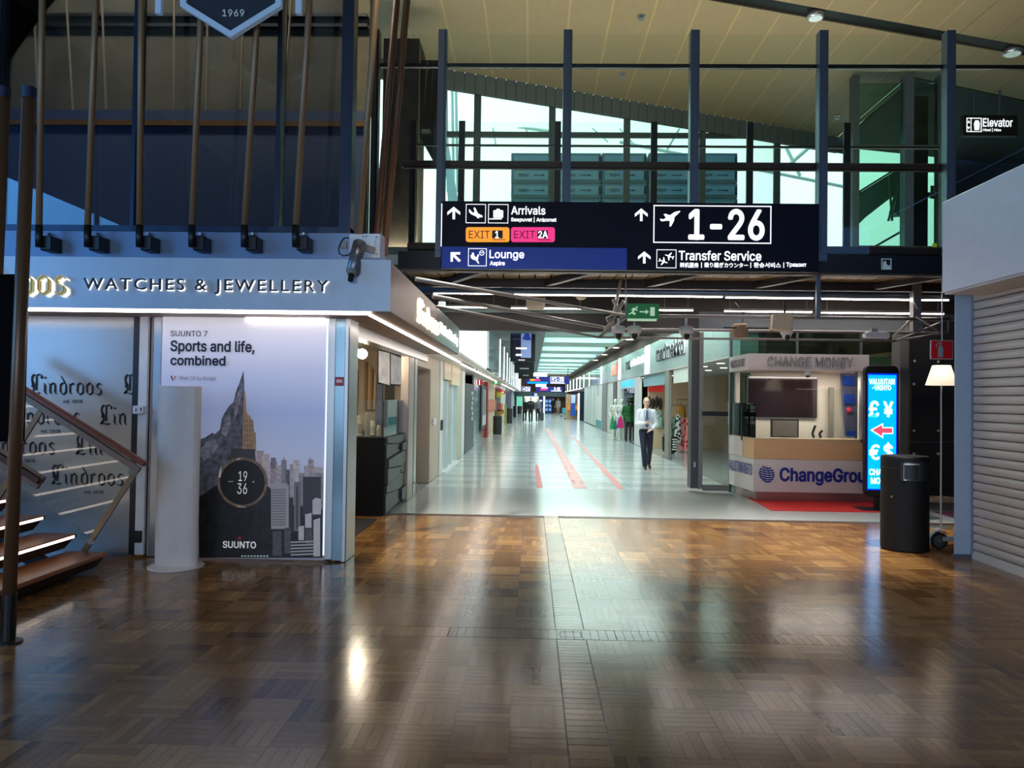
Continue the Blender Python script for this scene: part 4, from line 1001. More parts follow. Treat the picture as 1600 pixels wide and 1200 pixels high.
for px, py in ((568, 531), (600, 541), (612, 545)): B().cyl(at(px, py-3, 11.8), at(px+2, py+4, 11.7), .04, n=8).o('spot', BLACK, t)
t = thing('globe_lamp', at(566, 562, 11.2), 'glowing globe lamp hanging inside the jeweller shop', 'lamp')
B().ell(at(566, 553, 11.2), (.075, .075, .075), 16, 10).o('bulb', mat('warm_bulb', (255, 236, 206), .5, emit=160), t, smooth=True)
B().cyl(at(566, 546, 11.2), at(566, 520, 11.2), .012, n=6).o('stem', DARKST, t)
B().bp(549, 545, 560, 548.5, 11.5, .05).o('strip_lamp', LEDS, label='short glowing strip lamp beside the globe lamp', cat='lamp')
# counter with facetted drawer front
YC0 = fl(602, 807).y; XC = fl(602, 807).x
ct = thing('display_counter', (XC-.3, YC0+1, 0), 'black jewellery counter with slanted drawer fronts and a glass top case', 'display counter')
CB = mat('black_counter', (8, 8, 9), .5, spec=.25); CF = mat('graphite_front', (46, 52, 54), .4)
zc1 = at(602, 684, YC0).z
B().box(-3.2, XC-.03, YC0, 13.0, 0, zc1).o('body', CB, ct)
ys = [YC0+.01, YC0+1.15, YC0+2.2]
import itertools
for c_ in range(2):
    ya, yb_ = ys[c_], ys[c_+1]; lv = [.02, .26, .44, .62, .80, .97, zc1]
    for k in range(6):
        sl = .05*(1 if k % 2 else -1)
        z0a, z0b = lv[k]+(.06*((k+c_) % 2)), lv[k]+(.0 if (k+c_) % 2 else .05)
        z1a, z1b = lv[k+1]+(.06*((k+1+c_) % 2) if k < 5 else 0), lv[k+1]+((.0 if (k+1+c_) % 2 else .05) if k < 5 else 0)
        dx = .03+.012*((k*5+c_*3) % 4)
        B().prism([(XC-.03, ya+.012, z0a+.008), (XC-.03, yb_-.012, z0b+.008), (XC-.03, yb_-.012, z1b-.008), (XC-.03, ya+.012, z1a-.008)], (dx, 0, 0)).o('drawer_front', CF, ct)
        if k in (2, 4): B().box(XC+.005, XC+.03, yb_-.09, yb_-.03, z0b+.02, z0b+.08).o('grip', CB, ct)
zc2 = at(602, 626, YC0).z
G_CASE = glass('case_glass', (248, 252, 249), .9)
cs = thing('glass_case', (XC-.3, YC0+1, zc1), 'clear glass display case standing on the black jewellery counter', 'display case')
B().box(-3.2, XC-.05, YC0+.01, YC0+.02, zc1, zc2).o('pane', G_CASE, cs); B().box(XC-.06, XC-.05, YC0+.01, 12.9, zc1, zc2).o('pane', G_CASE, cs); B().box(-3.2, XC-.05, YC0+.01, 12.9, zc2, zc2+.01).o('pane', G_CASE, cs)
B().box(XC-.07, XC-.045, YC0+1.2, YC0+1.215, zc1, zc2).o('joint', DARKST, cs)
for i, (px, w_, h, Y) in enumerate(((553, 8, .18, 10.9), (560, 12, .30, 11.2), (574, 9, .34, 11.0), (582, 10, .22, 11.4), (592, 8, .16, 11.2))):
    p = at(px, 683, Y)
    B().lathe([(w_*.005, 0), (w_*.0055, .01), (w_*.0045, .02), (w_*.0048, h*.6), (w_*.003, h)], (p.x, Y, zc1), 8 if i % 2 else 14).o('jewellery_display', mat('cream_velvet', (226, 216, 192), .7), label='%s cream jewellery stand in the glass case, counted from the corner pillar' % ['first','second','third','fourth','fifth'][i], cat='display stand', group='cream stands in the glass case')
gb = thing('green_display', at(612, 666, 12.0), 'green bottle picture card glowing inside the glass case', 'display card')
B().bp(605, 628, 621, 668, 12.0, .04).o('card', mat('pale_card', (190, 206, 200), .4, emit=.15), gb)
B().pp([(607, 664), (607, 648), (609, 642), (610, 648), (612, 638), (614, 648), (616, 641), (618, 648), (619, 664)], 11.99, .01).o('print', mat('green_print', (60, 150, 70), .4, emit=.1), gb)
p0, p1 = fl(600, 812), fl(548, 850)
B().prism([(-3.2, p0.y, .001), (p0.x-.1, p0.y, .001), (fl(540, 852).x-.02, p1.y, .001), (-3.2, p1.y, .001)], (0, 0, .012)).o('doormat', mat('black_mat', (20, 20, 22), .8, bump=.3, scale=80), label='black entrance mat on the parquet beside the corner pillar', cat='mat')
B().tube([(XC+.04, 12.9, .25), (XC+.1, 12.95, .2), (XC+.13, 12.9, .1), (XC+.08, 12.8, .02), (XC+.02, 12.7, .01)], .012, 6).o('cable', mat('white_cable', (190, 186, 180), .5), label='white cable looped at the foot of the counter', cat='cable')

# =================================================================== STAIRCASE
st = thing('staircase', (-4.4, 6.2, 0), 'open timber staircase with led lit treads beside the jeweller', 'staircase')
TRD = mat('stair_timber', (156, 98, 58), .35, var=.25, scale=3, stretch=(8, .6, 8)); TRS = mat('dark_stair_side', (42, 28, 22), .5)
LEDW = mat('warm_led', (255, 236, 220), .5, emit=3.2)
for k in range(10):
    xf = -4.05-.31*k; z = .17*(k+1); yE = 7.2
    td = B().prism([(xf, 2.6, z), (xf, yE, z), (xf-.40, yE, z), (xf-.40, 2.6, z)], (0, 0, -.04)).o('tread', TRD, st, bevel=.006)
    B().prism([(xf-.02, 2.6, z-.04), (xf-.02, yE-.02, z-.04), (xf-.07, yE-.08, z-.13), (xf-.07, 2.6, z-.13)], (-.3, 0, .0)).o('riser', TRS, td)
    if k: B().box(xf-.004, xf+.006, 2.6, yE-.05, z-.034, z-.012).o('led_strip', LEDW, td)
B().prism([(-4.35, 7.1, .0), (-4.6, 7.1, .0), (-7.3, 7.1, 1.5), (-7.3, 7.1, 1.72)], (0, -.08, 0)).o('stringer', TRS, st)
hr = thing('stair_handrail', at(130, 870, 7.12), 'red brown timber stair handrail with slanting steel posts and glass', 'handrail')
R0, R1 = at(228, 726, 7.12), at(-60, 548, 7.12)
B().bar(R0, R1, .07, .05).o('rail', mat('red_brown_rail', (112, 56, 36), .35), hr, bevel=.01)
d = Vector((0, 0, -.055)); B().bar(R0+d+Vector((-.06, 0, 0)), R1+d, .045, .055).o('rail_channel', mat('grey_brown_channel', (120, 104, 92), .4, .3), hr)
for (a, b_, c, d_) in ((213, 735, 131, 862), (63, 643, 18, 716)): B().bar(at(a, b_, 7.12), at(c, d_, 7.12), .025, .05).o('post', mat('bronze_post', (120, 104, 84), .35, .5), hr)
B().prism([at(232, 726, 7.16), at(-60, 538, 7.16), at(-60, 690, 7.16), at(140, 840, 7.16)], (0, .012, 0)).o('glass_panel', G_CLEAR, hr)
for a, b_ in ((142, 846), (206, 738)): B().cyl(at(a, b_, 7.1), at(a-1, b_, 7.2), .03, n=10).o('clamp', FIX, hr)
hr2 = thing('stair_handrail', at(20, 800, 5.6), 'dark timber end of the lower stair handrail beside the slanted pole', 'handrail')
B().bar(at(66, 752, 5.7), at(-60, 672, 5.7), .08, .06).o('rail', mat('dark_rail', (62, 34, 26), .4), hr2, bevel=.01)
B().bar(at(62, 758, 5.7), at(-60, 684, 5.7), .04, .06).o('rail_channel', MATS['grey_brown_channel'], hr2)
B().bar(at(24, 735, 5.7), at(-20, 800, 5.7), .025, .05).o('post', MATS['bronze_post'], hr2)
# slanted poles in front of the stair
pb = fl(12, 1004)
for (a, b_), nm_ in (((46, 12), 'slanted brown steel pole with blue cap on a round floor plate'), ((6, -28), 'slanted brown steel pole at the picture edge, behind the first pole')):
    Yp = pb.y if a == 46 else pb.y+.25
    q0, q1 = at(b_, 1004 if a == 46 else 985, Yp), at(a, 137, Yp); q0.z = .01
    t = thing('slanted_pole', q0, nm_, 'pole', 'slanted poles beside the stair')
    B().cyl(q0, q1, .043, n=16).o('pole', mat('brown_bronze_pole', (104, 78, 58), .35, .35), t, smooth=True)
    B().cyl(q1, q1+(q1-q0).normalized()*.001, .0445, n=16).cyl(q1-(q1-q0).normalized()*.075, q1, .046, n=16).o('cap', mat('navy_cap', (26, 34, 70), .4), t)
    B().cyl(q0, q0+(q1-q0)*.085, .047, n=16).o('foot_sleeve', mat('black_sleeve', (20, 19, 20), .4), t)
    B().lathe([(.09, 0), (.09, .012), (.05, .016)], (q0.x, q0.y, .0), 20).o('floor_plate', mat('dark_plate', (34, 30, 28), .4), t)
B().bp(-60, 428, 30, 690, pb.y+.06, .08).o('black_board', mat('matte_black', (7, 7, 8), .9, spec=.05), label='black board fixed behind the slanted poles at the picture edge', cat='board')
# =================================================================== SHUTTERED SHOP (right)
PB = fl(1491, 872); YP1 = PB.y; XP = PB.x
PIL = mat('pale_blue_grey_pillar', (176, 190, 206), .42, .1)
xp2 = at(1517, 700, YP1).x; xsh = at(1529, 800, YP1-.1).x
yback = XP/((1481-830)/F)
pr = thing('shop_pillar', (XP+.1, YP1, 0), 'pale blue grey pillar at the end of the rolling shutter', 'pillar')
zfb = at(1472, 458, 8.3).z; zft = zfb+.99; XF = at(1472, 390, 8.3).x
B().box(XP, xp2, YP1, yback, 0, zfb+.02).o('pillar_box', PIL, pr, bevel=.008)
B().box(xp2, xsh+.08, YP1+.02, yback, 0, zfb+.02).o('shutter_guide', PIL, pr)
B().box(XP-.012, xsh+.03, YP1-.012, yback+.01, 0, .045).o('skirting', mat('grey_skirting', (84, 90, 98), .5), pr)
fr = thing('shop_fascia', (XF+.5, 4, zfb), 'plain pale blue fascia box above the rolling shutter', 'fascia')
B().box(XF, 7, -3, 8.3, zfb, zft).o('fascia_box', mat('pale_blue_fascia', (200, 214, 228), .4, .05), fr, bevel=.006)
B().box(XF+.02, 7, -3, 8.28, zfb-.02, zfb).o('soffit', mat('white_soffit', (200, 196, 192), .5), fr)
sw = thing('rolling_shutter', (xsh, 4.5, 0), 'pale slatted rolling shutter closed down to the parquet', 'shutter')
SL = mat('shutter_slat', (186, 182, 176), .4, .15)
me = None; h = .095; n_ = int((zfb)/h)+1
for k in range(n_):
    if me is None:
        b = B()
        pr_ = [(0.0, .004), (-.010, .012), (-.017, .035), (-.017, .060), (-.010, .082), (0.0, .091), (.012, .091), (.012, .004)]
        b.prism([(x_, -3, z_) for x_, z_ in pr_], (0, YP1-.02+3, 0))
        me = b.mesh('slat'); me.materials.append(SL)
    o = bpy.data.objects.new('slat', me); C.objects.link(o); o.parent = sw
    o.location = Vector((xsh, 0, k*h))-wloc(sw)
B().box(xsh-.025, xsh+.02, -3, YP1-.02, 0, .07).o('bottom_bar', mat('shutter_bar', (206, 204, 202), .4, .2), sw)
B().box(xsh+.3, xsh+.4, -3, YP1, 0, zfb-.03).o('wall_shutter_back', BLACK, kind='structure')
# ------------------------------------------------------------- bin
pb_ = fl(1413, 858); rb = .258; zb_ = at(1413, 713, pb_.y-rb*.5).z
bn = thing('litter_bin', (pb_.x, pb_.y, 0), 'tall round black litter bin with a steel flap standing on the parquet', 'litter bin')
BK = mat('black_bin', (14, 14, 15), .6, spec=.3)
B().lathe([(rb*.96, 0), (rb, .02), (rb, zb_-.05), (rb*.985, zb_-.012), (rb*.95, zb_)], (pb_.x, pb_.y, 0), 40).o('body', BK, bn, smooth=False)
B().lathe([(rb*1.005, zb_-.14), (rb*1.005, zb_-.135)], (pb_.x, pb_.y, 0), 40).o('lid_joint', mat('bin_joint', (46, 46, 48), .4), bn)
q = at(1427, 733, pb_.y-rb)
b = B()
for a0, a1, z0, z1, r_ in ((-2.19, -.87, -.27, -.06, 1.008),):
    n = 8
    vs2 = [Vector((pb_.x+rb*r_*math.cos(a0+(a1-a0)*i/n), pb_.y+rb*r_*math.sin(a0+(a1-a0)*i/n), zb_+z)) for z in (z0, z1) for i in range(n+1)]
    b.add(vs2, [(i, i+1, i+n+2, i+n+1) for i in range(n)])
fl_ = b.o('flap_plate', mat('dark_flap_steel', (74, 76, 78), .25, .8), bn)
def curved(a0, a1, z0, z1, r0, r1, n=5):
    vs2 = []
    for r_ in (r0, r1):
        for z in (z0, z1):
            vs2 += [Vector((pb_.x+rb*r_*math.cos(a0+(a1-a0)*i/n), pb_.y+rb*r_*math.sin(a0+(a1-a0)*i/n), zb_+z)) for i in range(n+1)]
    m = n+1; f = []
    for i in range(n):
        f += [(2*m+i, 2*m+i+1, 3*m+i+1, 3*m+i), (i, m+i, m+i+1, i+1), (m+i, 3*m+i, 3*m+i+1, m+i+1), (i, i+1, 2*m+i+1, 2*m+i)]
    f += [(0, 2*m, 3*m, m), (n, m+n, 3*m+n, 2*m+n)]
    return B().add(vs2, f)
curved(-2.04, -1.46, -.255, -.085, .99, 1.015).o('opening', BLACK, fl_)
for a in ((-2.09, -2.04, -.26, -.075), (-2.09, -1.43, -.09, -.075), (-2.09, -1.95, -.27, -.255)): curved(*a, 1.0, 1.045).o('chrome_rim', mat('chrome', (210, 206, 200), .12, 1), fl_)
p = at(1382, 776, pb_.y-rb*.6); a = math.atan2(-.55, -.82)
B().cyl((pb_.x+rb*math.cos(a)*.99, pb_.y+rb*math.sin(a)*.99, p.z), (pb_.x+rb*math.cos(a)*1.03, pb_.y+rb*math.sin(a)*1.03, p.z), .012, n=10).o('lock', ALU, bn)
# ------------------------------------------------------------- totem
TB = fl(1375, 798); YTt = TB.y
tt = thing('screen_totem', (TB.x, YTt, 0), 'lit cyan currency screen on a black totem beside the kiosk', 'screen totem')
rrect(1352, 571, 1404.5, 776, 9, YTt, .1).o('casing', BLACK, tt, bevel=.006)
CY = mat('cyan_screen', (0, 176, 226), .3, var=.16, scale=9, emit=1.5, ecol=(0, 150, 226)); BLB = mat('blue_screen_edge', (0, 40, 220), .3, emit=1.0)
B().bp(1355, 583.5, 1401.5, 766, YTt-.004, .003).o('screen_edge', BLB, tt)
scn = B().bp(1356.5, 586, 1400, 764, YTt-.007, .003).o('screen', CY, tt)
WS = mat('screen_white', (245, 250, 255), .4, emit=1.3); RS = mat('screen_red', (236, 84, 108), .4, emit=.8)
Yz = YTt-.011
for s_, bx in (('VALUUTAN', (1358, 592, 1397.5, 600.5)), ('-VAIHTO', (1363, 602, 1392, 609.5)), ('£', (1358.5, 627, 1372.5, 650.5)), ('¥', (1381, 628, 1395, 651)), ('€', (1358.5, 695, 1374, 718)), ('$', (1381, 692, 1394.5, 719)), ('CHANGE', (1358.5, 733, 1397, 742.5)), ('MONEY', (1361, 746.5, 1394, 756))):
    tpx(s_, *bx, Yz, scn, WS, bold=.02, ext=.003)
B().pp([(1360, 672), (1380, 661), (1380, 667.5), (1395.5, 667.5), (1395.5, 678), (1380, 678), (1380, 685)], Yz, .003).o('arrow_edge', WS, scn)
B().pp([(1363, 672), (1378.5, 663.8), (1378.5, 669), (1394, 669), (1394, 676.5), (1378.5, 676.5), (1378.5, 682)], Yz-.003, .003).o('arrow', RS, scn)
B().bp(1367, 772, 1375, 797, YTt+.02, .06).o('stand', BLACK, tt)
B().box(TB.x-.32, TB.x+.5, YTt-.12, YTt+.3, .001, .016).o('base_plate', BLACK, tt)
# ------------------------------------------------------------- money kiosk
KA = fl(1177, 783); KB = fl(1139, 769.5); YK = KA.y; XK1 = 6.05
kz = lambda py: at(1260, py, YK).z
ki = thing('exchange_kiosk', (4.8, YK+.6, 0), 'white currency exchange kiosk with timber counter and lettered canopy', 'kiosk')
KW = mat('kiosk_white', (224, 220, 214), .4); KWD = mat('pale_timber_laminate', (226, 184, 134), .4, var=.08, scale=3, stretch=(.5, 6, 6))
plan = [Vector((KA.x, YK, 0)), Vector((XK1, YK, 0)), Vector((XK1, YK+1.28, 0)), Vector((KB.x+.35, YK+1.28, 0)), Vector((KB.x, KB.y, 0))]
def slab(z0, z1, inset=0.0):
    c = sum(plan, Vector())/5
    return B().prism([p_+(c-p_).normalized()*inset+Vector((0, 0, z0)) for p_ in plan], (0, 0, z1-z0))
slab(.0, kz(769.5), .09).o('plinth', mat('brushed_plinth', (170, 146, 136), .25, .7), ki)
front = lambda z0, z1: B().prism([plan[4]+Vector((0,0,z0)), plan[0]+Vector((0,0,z0)), plan[1]+Vector((0,0,z0)), plan[1]+Vector((0,.5,z0)), plan[0]+Vector((.12,.5,z0)), plan[4]+Vector((.35,.2,z0))], (0, 0, z1-z0))
front(kz(769.5), kz(718.5)).o('lower_front', KW, ki)
front(kz(718), kz(688)).o('timber_front', KWD, ki)
d_ = (plan[4]-plan[0]); L0 = plan[0]+d_*.0
nrm = Vector((d_.y, -d_.x, 0)).normalized(); nrm = nrm if nrm.x < 0 else -nrm
B().prism([plan[4]+nrm*.004+Vector((0,0,kz(718))), plan[0]+d_*.42+nrm*.004+Vector((0,0,kz(718))), plan[0]+d_*.42+nrm*.004+Vector((0,0,kz(687))), plan[4]+nrm*.004+Vector((0,0,kz(687)))], nrm*.006).o('side_panel', KW, ki)
front(kz(688), kz(686)).o('counter_top', mat('counter_top_beige', (206, 182, 150), .3), ki)
B().box(KA.x+.3, XK1, YK+1.2, YK+1.28, .2, kz(560)).o('back_wall', mat('kiosk_cream', (218, 208, 192), .5), ki)
B().box(KB.x+.1, KB.x+.16, KB.y-.1, YK+1.28, .2, kz(560)).o('side_wall', mat('kiosk_cream', (218, 208, 192), .5), ki)
B().box(at(1345, 600, YK).x, at(1357.5, 600, YK).x, YK, YK+.12, kz(690), kz(560)).o('column', KW, ki)
ca0, ca1 = at(1170, 566, YK-.05), at(1358, 566, YK-.05); cz0, cz1 = kz(579), kz(553.5)
cl = at(1140, 568, KB.y)
can = B().prism([(ca0.x, YK-.05, cz0), (ca1.x, YK-.05, cz0), (ca1.x, YK+1.28, cz0), (cl.x+.1, YK+1.28, cz0), (cl.x, KB.y, cz0)], (0, 0, cz1-cz0)).o('canopy', mat('canopy_grey_white', (196, 188, 186), .45), ki)
KL = mat('raised_grey_letter', (150, 142, 142), .4)
tpx('CHANGE MONEY', 1198.5, 557.5, 1333, 573, YK-.056, can, KL, ext=.03, bold=-.005)
u = Vector((ca0.x-cl.x, YK-.05-KB.y, 0)); nn = Vector((u.y, -u.x, 0)).normalized()
text('CHANGE MONEY', Vector((cl.x, KB.y, cz0+.07))+u*.12+nn*.004, u*.7, (0, 0, cz1-cz0-.14), can, KL, ext=.02)
NB = mat('royal_blue_letter', (28, 46, 150), .4)
tpx('ChangeGroup', 1219, 732.5, 1366, 758, YK-.003, ki, NB, bold=.03, ext=.003)
u = plan[0]-plan[4]
text('VALUUTANVAIHTO', plan[4]+u*.02+nrm*.012+Vector((0, 0, kz(745))), u*.94, (0, 0, kz(727)-kz(745)), ki, NB, bold=.004, ext=.003)
gl_ = B(); cx, cy, r = 1198, 741, 12.6
for k in range(-3, 4):
    yy = cy+k*3.5; w_ = math.sqrt(max(0, r*r-(k*3.5)**2))
    pts = []
    for i in range(9):
        t_ = -1+2*i/8; pts.append((cx+w_*t_, yy+2.6*(1-t_*t_)-1+t_*1.5))
    for (a, b_) in zip(pts, pts[1:]): gl_.pp([(a[0], a[1]-1.05), (b_[0], b_[1]-1.05), (b_[0], b_[1]+1.05), (a[0], a[1]+1.05)], YK-.004, .003)
for k in (-.8, -.3, .3, .8):
    pts = [(cx+r*k*math.cos(PI*t_/10-PI/2)+2*math.sin(PI*t_/10-PI/2), cy+r*math.sin(PI*t_/10-PI/2)) for t_ in range(11)]
    for (a, b_) in zip(pts, pts[1:]): gl_.pp([(a[0]-.5, a[1]), (a[0]+.5, a[1]), (b_[0]+.5, b_[1]), (b_[0]-.5, b_[1])], YK-.004, .003)
gl_.o('globe_logo', NB, ki)
B().box(at(1186, 640, YK).x, at(1345, 640, YK).x, YK+.06, YK+.068, kz(688), kz(607)).o('screen_pane', G_CLEAR, ki)
B().prism([plan[4]+Vector((.06, 0, kz(688))), plan[0]+Vector((.05, .06, kz(688))), plan[0]+Vector((.05, .06, kz(631))), plan[4]+Vector((.06, 0, kz(631)))], nrm*.008).o('screen_pane', G_CLEAR, ki)
B().bp(1158.5, 632, 1160, 688, YK+.5, .03).o('pane_edge', DARKST, ki)
dm = thing('dome_camera', (at(1262, 580, YK+.1).x, YK+.1, cz0-.12), 'small white dome camera under the kiosk canopy', 'camera')
B().lathe([(.06, .12), (.06, .06), (.05, .04)], dm.location, 14).o('housing', WHITE, dm); B().lathe([(.045, .045), (.03, .01), (.005, 0)], dm.location, 14).o('lens', BLACK, dm)
YKB = YK+1.19
B().bp(1168.5, 588.5, 1277, 652, YKB-.06, .05).o('wall_screen', mat('dark_screen_glass', (40, 26, 28), .08, spec=.8), label='large switched off wall screen at the back of the kiosk', cat='screen', bevel=.005)
wb = thing('rate_board', at(1328, 684, YK+.98), 'grey rate board with blue panels standing in the kiosk', 'board')
RB = mat('board_grey', (96, 98, 122), .4); RBB = mat('board_blue', (36, 70, 160), .4, emit=.08)
B().prism([at(1314, 584, YK+.98), at(1338, 583, YK+1.1), at(1341, 683, YK+1.1), at(1321, 681, YK+.98)], (0, .05, 0)).o('board', RB, wb)
for y0, y1 in ((588, 602), (616, 631), (673, 682)): B().prism([at(1316+(y0-584)*.07, y0, YK+.97), at(1334+(y0-584)*.02, y0, YK+1.06), at(1334.5+(y1-584)*.02, y1, YK+1.06), at(1316+(y1-584)*.07, y1, YK+.97)], (0, -.01, 0)).o('blue_panel', RBB, wb)
B().ell(at(1327, 641, YK+1.0), (.06, .03, .05), 10, 6).o('red_mark', mat('board_red', (190, 50, 70), .4), wb)
for n_, (px, w_, l) in enumerate(((1226, 21, 'dark computer monitor behind the kiosk glass'),)):
    mo = thing('monitor', (at(px, 688, YK+.7).x, YK+.7, kz(688)), l, 'monitor')
    B().bp(px-w_, 655, px+w_+1, 684, YK+.7, .05).o('casing', BLACK, mo); B().bp(px-w_+2, 657, px+w_-1, 682, YK+.695, .01).o('screen', mat('grey_monitor_back', (110, 104, 96), .4), mo)
    B().bp(px-2, 680, px+2, 690, YK+.74, .04).o('stand', BLACK, mo)
    B().box(at(px, 690, YK+.7).x-.16, at(px, 690, YK+.7).x+.16, YK+.62, YK+.86, kz(688), kz(688)+.015).o('foot', BLACK, mo)
for px, h_, l in ((1272, 22, 'black curved desk lamp in the kiosk'), (1283, 14, 'black desk telephone in the kiosk')):
    p = at(px, 688, YK+.5)
    B().tube([(p.x, p.y, kz(688)), (p.x-.03, p.y, kz(688)+.1), (p.x+.02, p.y, kz(688)+h_*.011)], .022, 8).lathe([(.06, 0), (.06, .02)], (p.x, p.y, kz(688)), 12).o('desk_lamp' if px == 1272 else 'desk_phone', BLACK, label=l, cat='lamp' if px == 1272 else 'phone')
B().box(KA.x+.3, XK1-.2, YK+.5, YK+1.1, .2, kz(688)).o('inner_desk', mat('desk_grey', (130, 126, 122), .5), ki)
B().bp(1296, 605, 1303, 690, YK+1.0, .05).o('inner_post', mat('olive_post', (126, 122, 108), .5), ki)
# red mat
m0, m1 = fl(1172, 780), fl(1205, 798)
B().prism([(m0.x, m0.y+.1, .001), (XK1, m0.y+.1, .001), (XK1, m1.y, .001), (m1.x, m1.y, .001)], (0, 0, .012)).o('red_mat', mat('red_carpet', (196, 34, 34), .85, bump=.3, scale=90), label='bright red mat in front of the exchange kiosk', cat='mat')
# ------------------------------------------------------------- glass wall and door behind the kiosk
gw = thing('glass_door', (at(1110, 765, 14.2).x, 14.2, 0), 'glass swing door leaf with dark push bar at the street entrance', 'door')
zgt = at(1110, 519, 14.2).z
DG = mat('dark_grey_frame', (74, 74, 74), .4, .4)
B().bp(1080, 517, 1091, 763, 14.15, .3).o('frame_post', DG, gw); B().bp(1092, 519, 1098.5, 764, 14.1, .12).o('door_stile', mat('grey_stile', (122, 120, 116), .4, .4), gw)
B().bp(1098.5, 519, 1139, 766, 14.1, .012).o('pane', G_GREEN, gw)
B().bp(1098, 643, 1138, 650, 14.06, .05).o('push_bar', DARKST, gw); B().bp(1098, 758, 1139, 767, 14.08, .05).o('bottom_rail', mat('grey_stile', (122, 120, 116), .4, .4), gw)
B().bp(1084, 722, 1087, 730, 14.12, .04).o('keeper', ALU, gw)
g2 = thing('window_3', (6.2, 14.35, 0), kind='structure')
for px in (1142, 1245, 1345, 1420): B().bp(px-2, 519, px+2, 778, 14.35, .08).o('mullion', SCR, g2)
GW = glass('deep_green_pane', (212, 234, 226), .9)
for a, b_ in ((1139, 1245), (1245, 1345), (1345, 1424)): B().bp(a+2, 519, b_-2, 778, 14.36, .02).o('pane', GW, g2)
# ------------------------------------------------------------- dark panel wall, lamp, sign, bench
YD = 13.0
dw = thing('wall_panelled', (at(1450, 780, YD).x, YD, 0), kind='structure')
DP = mat('charcoal_panel', (44, 44, 44), .5); 
B().bp(1419, 500, 1500, 790, YD+.05, .1).o('backing', mat('panel_joint', (140, 132, 120), .4, .3), dw)
for (y0, y1) in ((502, 581), (583.5, 689), (692, 778)):
    for (x0, x1) in ((1423, 1471), (1473.5, 1500)): B().bp(x0, y0, x1, y1, YD, .05).o('panel', DP, dw)
for px, py in ((1429, 564), (1466, 565), (1428, 600), (1428, 673), (1466, 673), (1428, 709), (1466, 709)): B().cyl(at(px, py, YD), at(px, py, YD-.02), .022, n=10).o('stud', mat('white_stud', (214, 210, 204), .4), dw)
B().bp(1406, 519, 1419, 790, YD-.2, .3).o('side_post', mat('grey_stile', (122, 120, 116), .4, .4), dw)
be = thing('bench', at(1464, 800, 12.4), 'low pale timber bench against the charcoal panel wall', 'bench')
B().bp(1448, 779, 1500, 785, 12.4, .35).o('seat', mat('bench_timber', (196, 168, 136), .5), be)
for px in (1470, 1495): B().bp(px, 785, px+2.5, 801, 12.45, .05).o('leg', ALU, be)
pm = fl(1448, 800); pn = fl(1448, 812)
ru = thing('rug', (pm.x+.6, (pm.y+pn.y)/2, 0), 'purple printed rug behind the blue grey pillar', 'rug')
B().box(pm.x+.1, pm.x+1.6, pn.y, pm.y, .001, .012).o('pile', mat('purple_rug', (92, 34, 70), .85), ru)
B().box(pm.x+.25, pm.x+.7, pn.y+.2, pn.y+.26, .012, .013).box(pm.x+.25, pm.x+.29, pn.y+.14, pn.y+.36, .012, .013).o('print', mat('rug_print', (214, 196, 200), .7), ru)
lp = thing('floor_lamp', (at(1471, 600, 10.6).x, 10.6, 0), 'floor lamp with glowing cream cone shade behind the pillar', 'lamp')
lx = lp.location.x; za, zb2 = at(1471, 602, 10.6).z, at(1471, 571, 10.6).z
B().lathe([(.2, za), (.115, zb2)], (lx, 10.6, 0), 28).o('shade', mat('lit_shade', (250, 232, 204), .6, emit=.85), lp, smooth=True)
B().cyl((lx, 10.6, .02), (lx, 10.6, za), .012, n=8).o('pole', ALU, lp); B().lathe([(.14, 0), (.14, .02)], (lx, 10.6, 0), 20).o('base', ALU, lp)
fs = thing('fire_extinguisher_sign', at(1472, 561, 11.2), 'red fire extinguisher sign hanging beside the pillar', 'sign')
B().bp(1454, 531.5, 1489, 561.5, 11.2, .02).o('border', mat('sign_pale', (206, 190, 196), .4), fs); B().bp(1455.5, 533, 1488, 560, 11.196, .004).o('red_field', mat('sign_red', (176, 22, 38), .4, emit=.08), fs)
B().pp([(1466, 558), (1466, 543), (1467.5, 540), (1471.5, 540), (1473.5, 543), (1473.5, 558)], 11.19, .004).pp([(1468, 539.5), (1468, 536.5), (1464, 538.5), (1463, 543), (1462, 543), (1463, 537.5), (1467, 535), (1472, 535), (1471, 539.5)], 11.19, .004).o('pictogram', mat('sign_grey_blue', (150, 190, 200), .4), fs)
B().cyl(at(1472, 532, 11.21), (at(1472, 532, 11.21).x, 11.21, ZB0+.06), .01, n=6).o('hanger', ALU, fs)
# kick scooter behind the pillar
wx = fl(1467, 858); ks = thing('kick_scooter', (wx.x, wx.y, 0), 'white and black kick scooter wheel peeping out behind the pillar', 'kick scooter')
rw = .10
def wheel(cx, nm='wheel'):
    w0 = B()
    n = 20
    pro = [(.7, -.02), (.95, -.022), (1, -.012), (1, .012), (.95, .022), (.7, .02)]
    vs2 = [Vector((cx+rw*r_*math.cos(2*PI*i/n), wx.y+y_, rw+rw*r_*math.sin(2*PI*i/n))) for r_, y_ in pro for i in range(n)]
    f = [(j*n+i, ((j+1) % 6)*n+i, ((j+1) % 6)*n+(i+1) % n, j*n+(i+1) % n) for j in range(6) for i in range(n)]
    tyre = w0.add(vs2, f).o(nm, mat('black_tyre', (22, 22, 24), .6), ks)
    B().cyl((cx, wx.y-.02, rw), (cx, wx.y+.02, rw), rw*.72, n=20).o('hub', mat('grey_hub', (110, 112, 118), .35, .5), tyre)
    B().cyl((cx, wx.y-.03, rw), (cx, wx.y+.03, rw), .018, n=10).o('axle', ALU, tyre)
wheel(wx.x); wheel(wx.x+.85)
b = B()
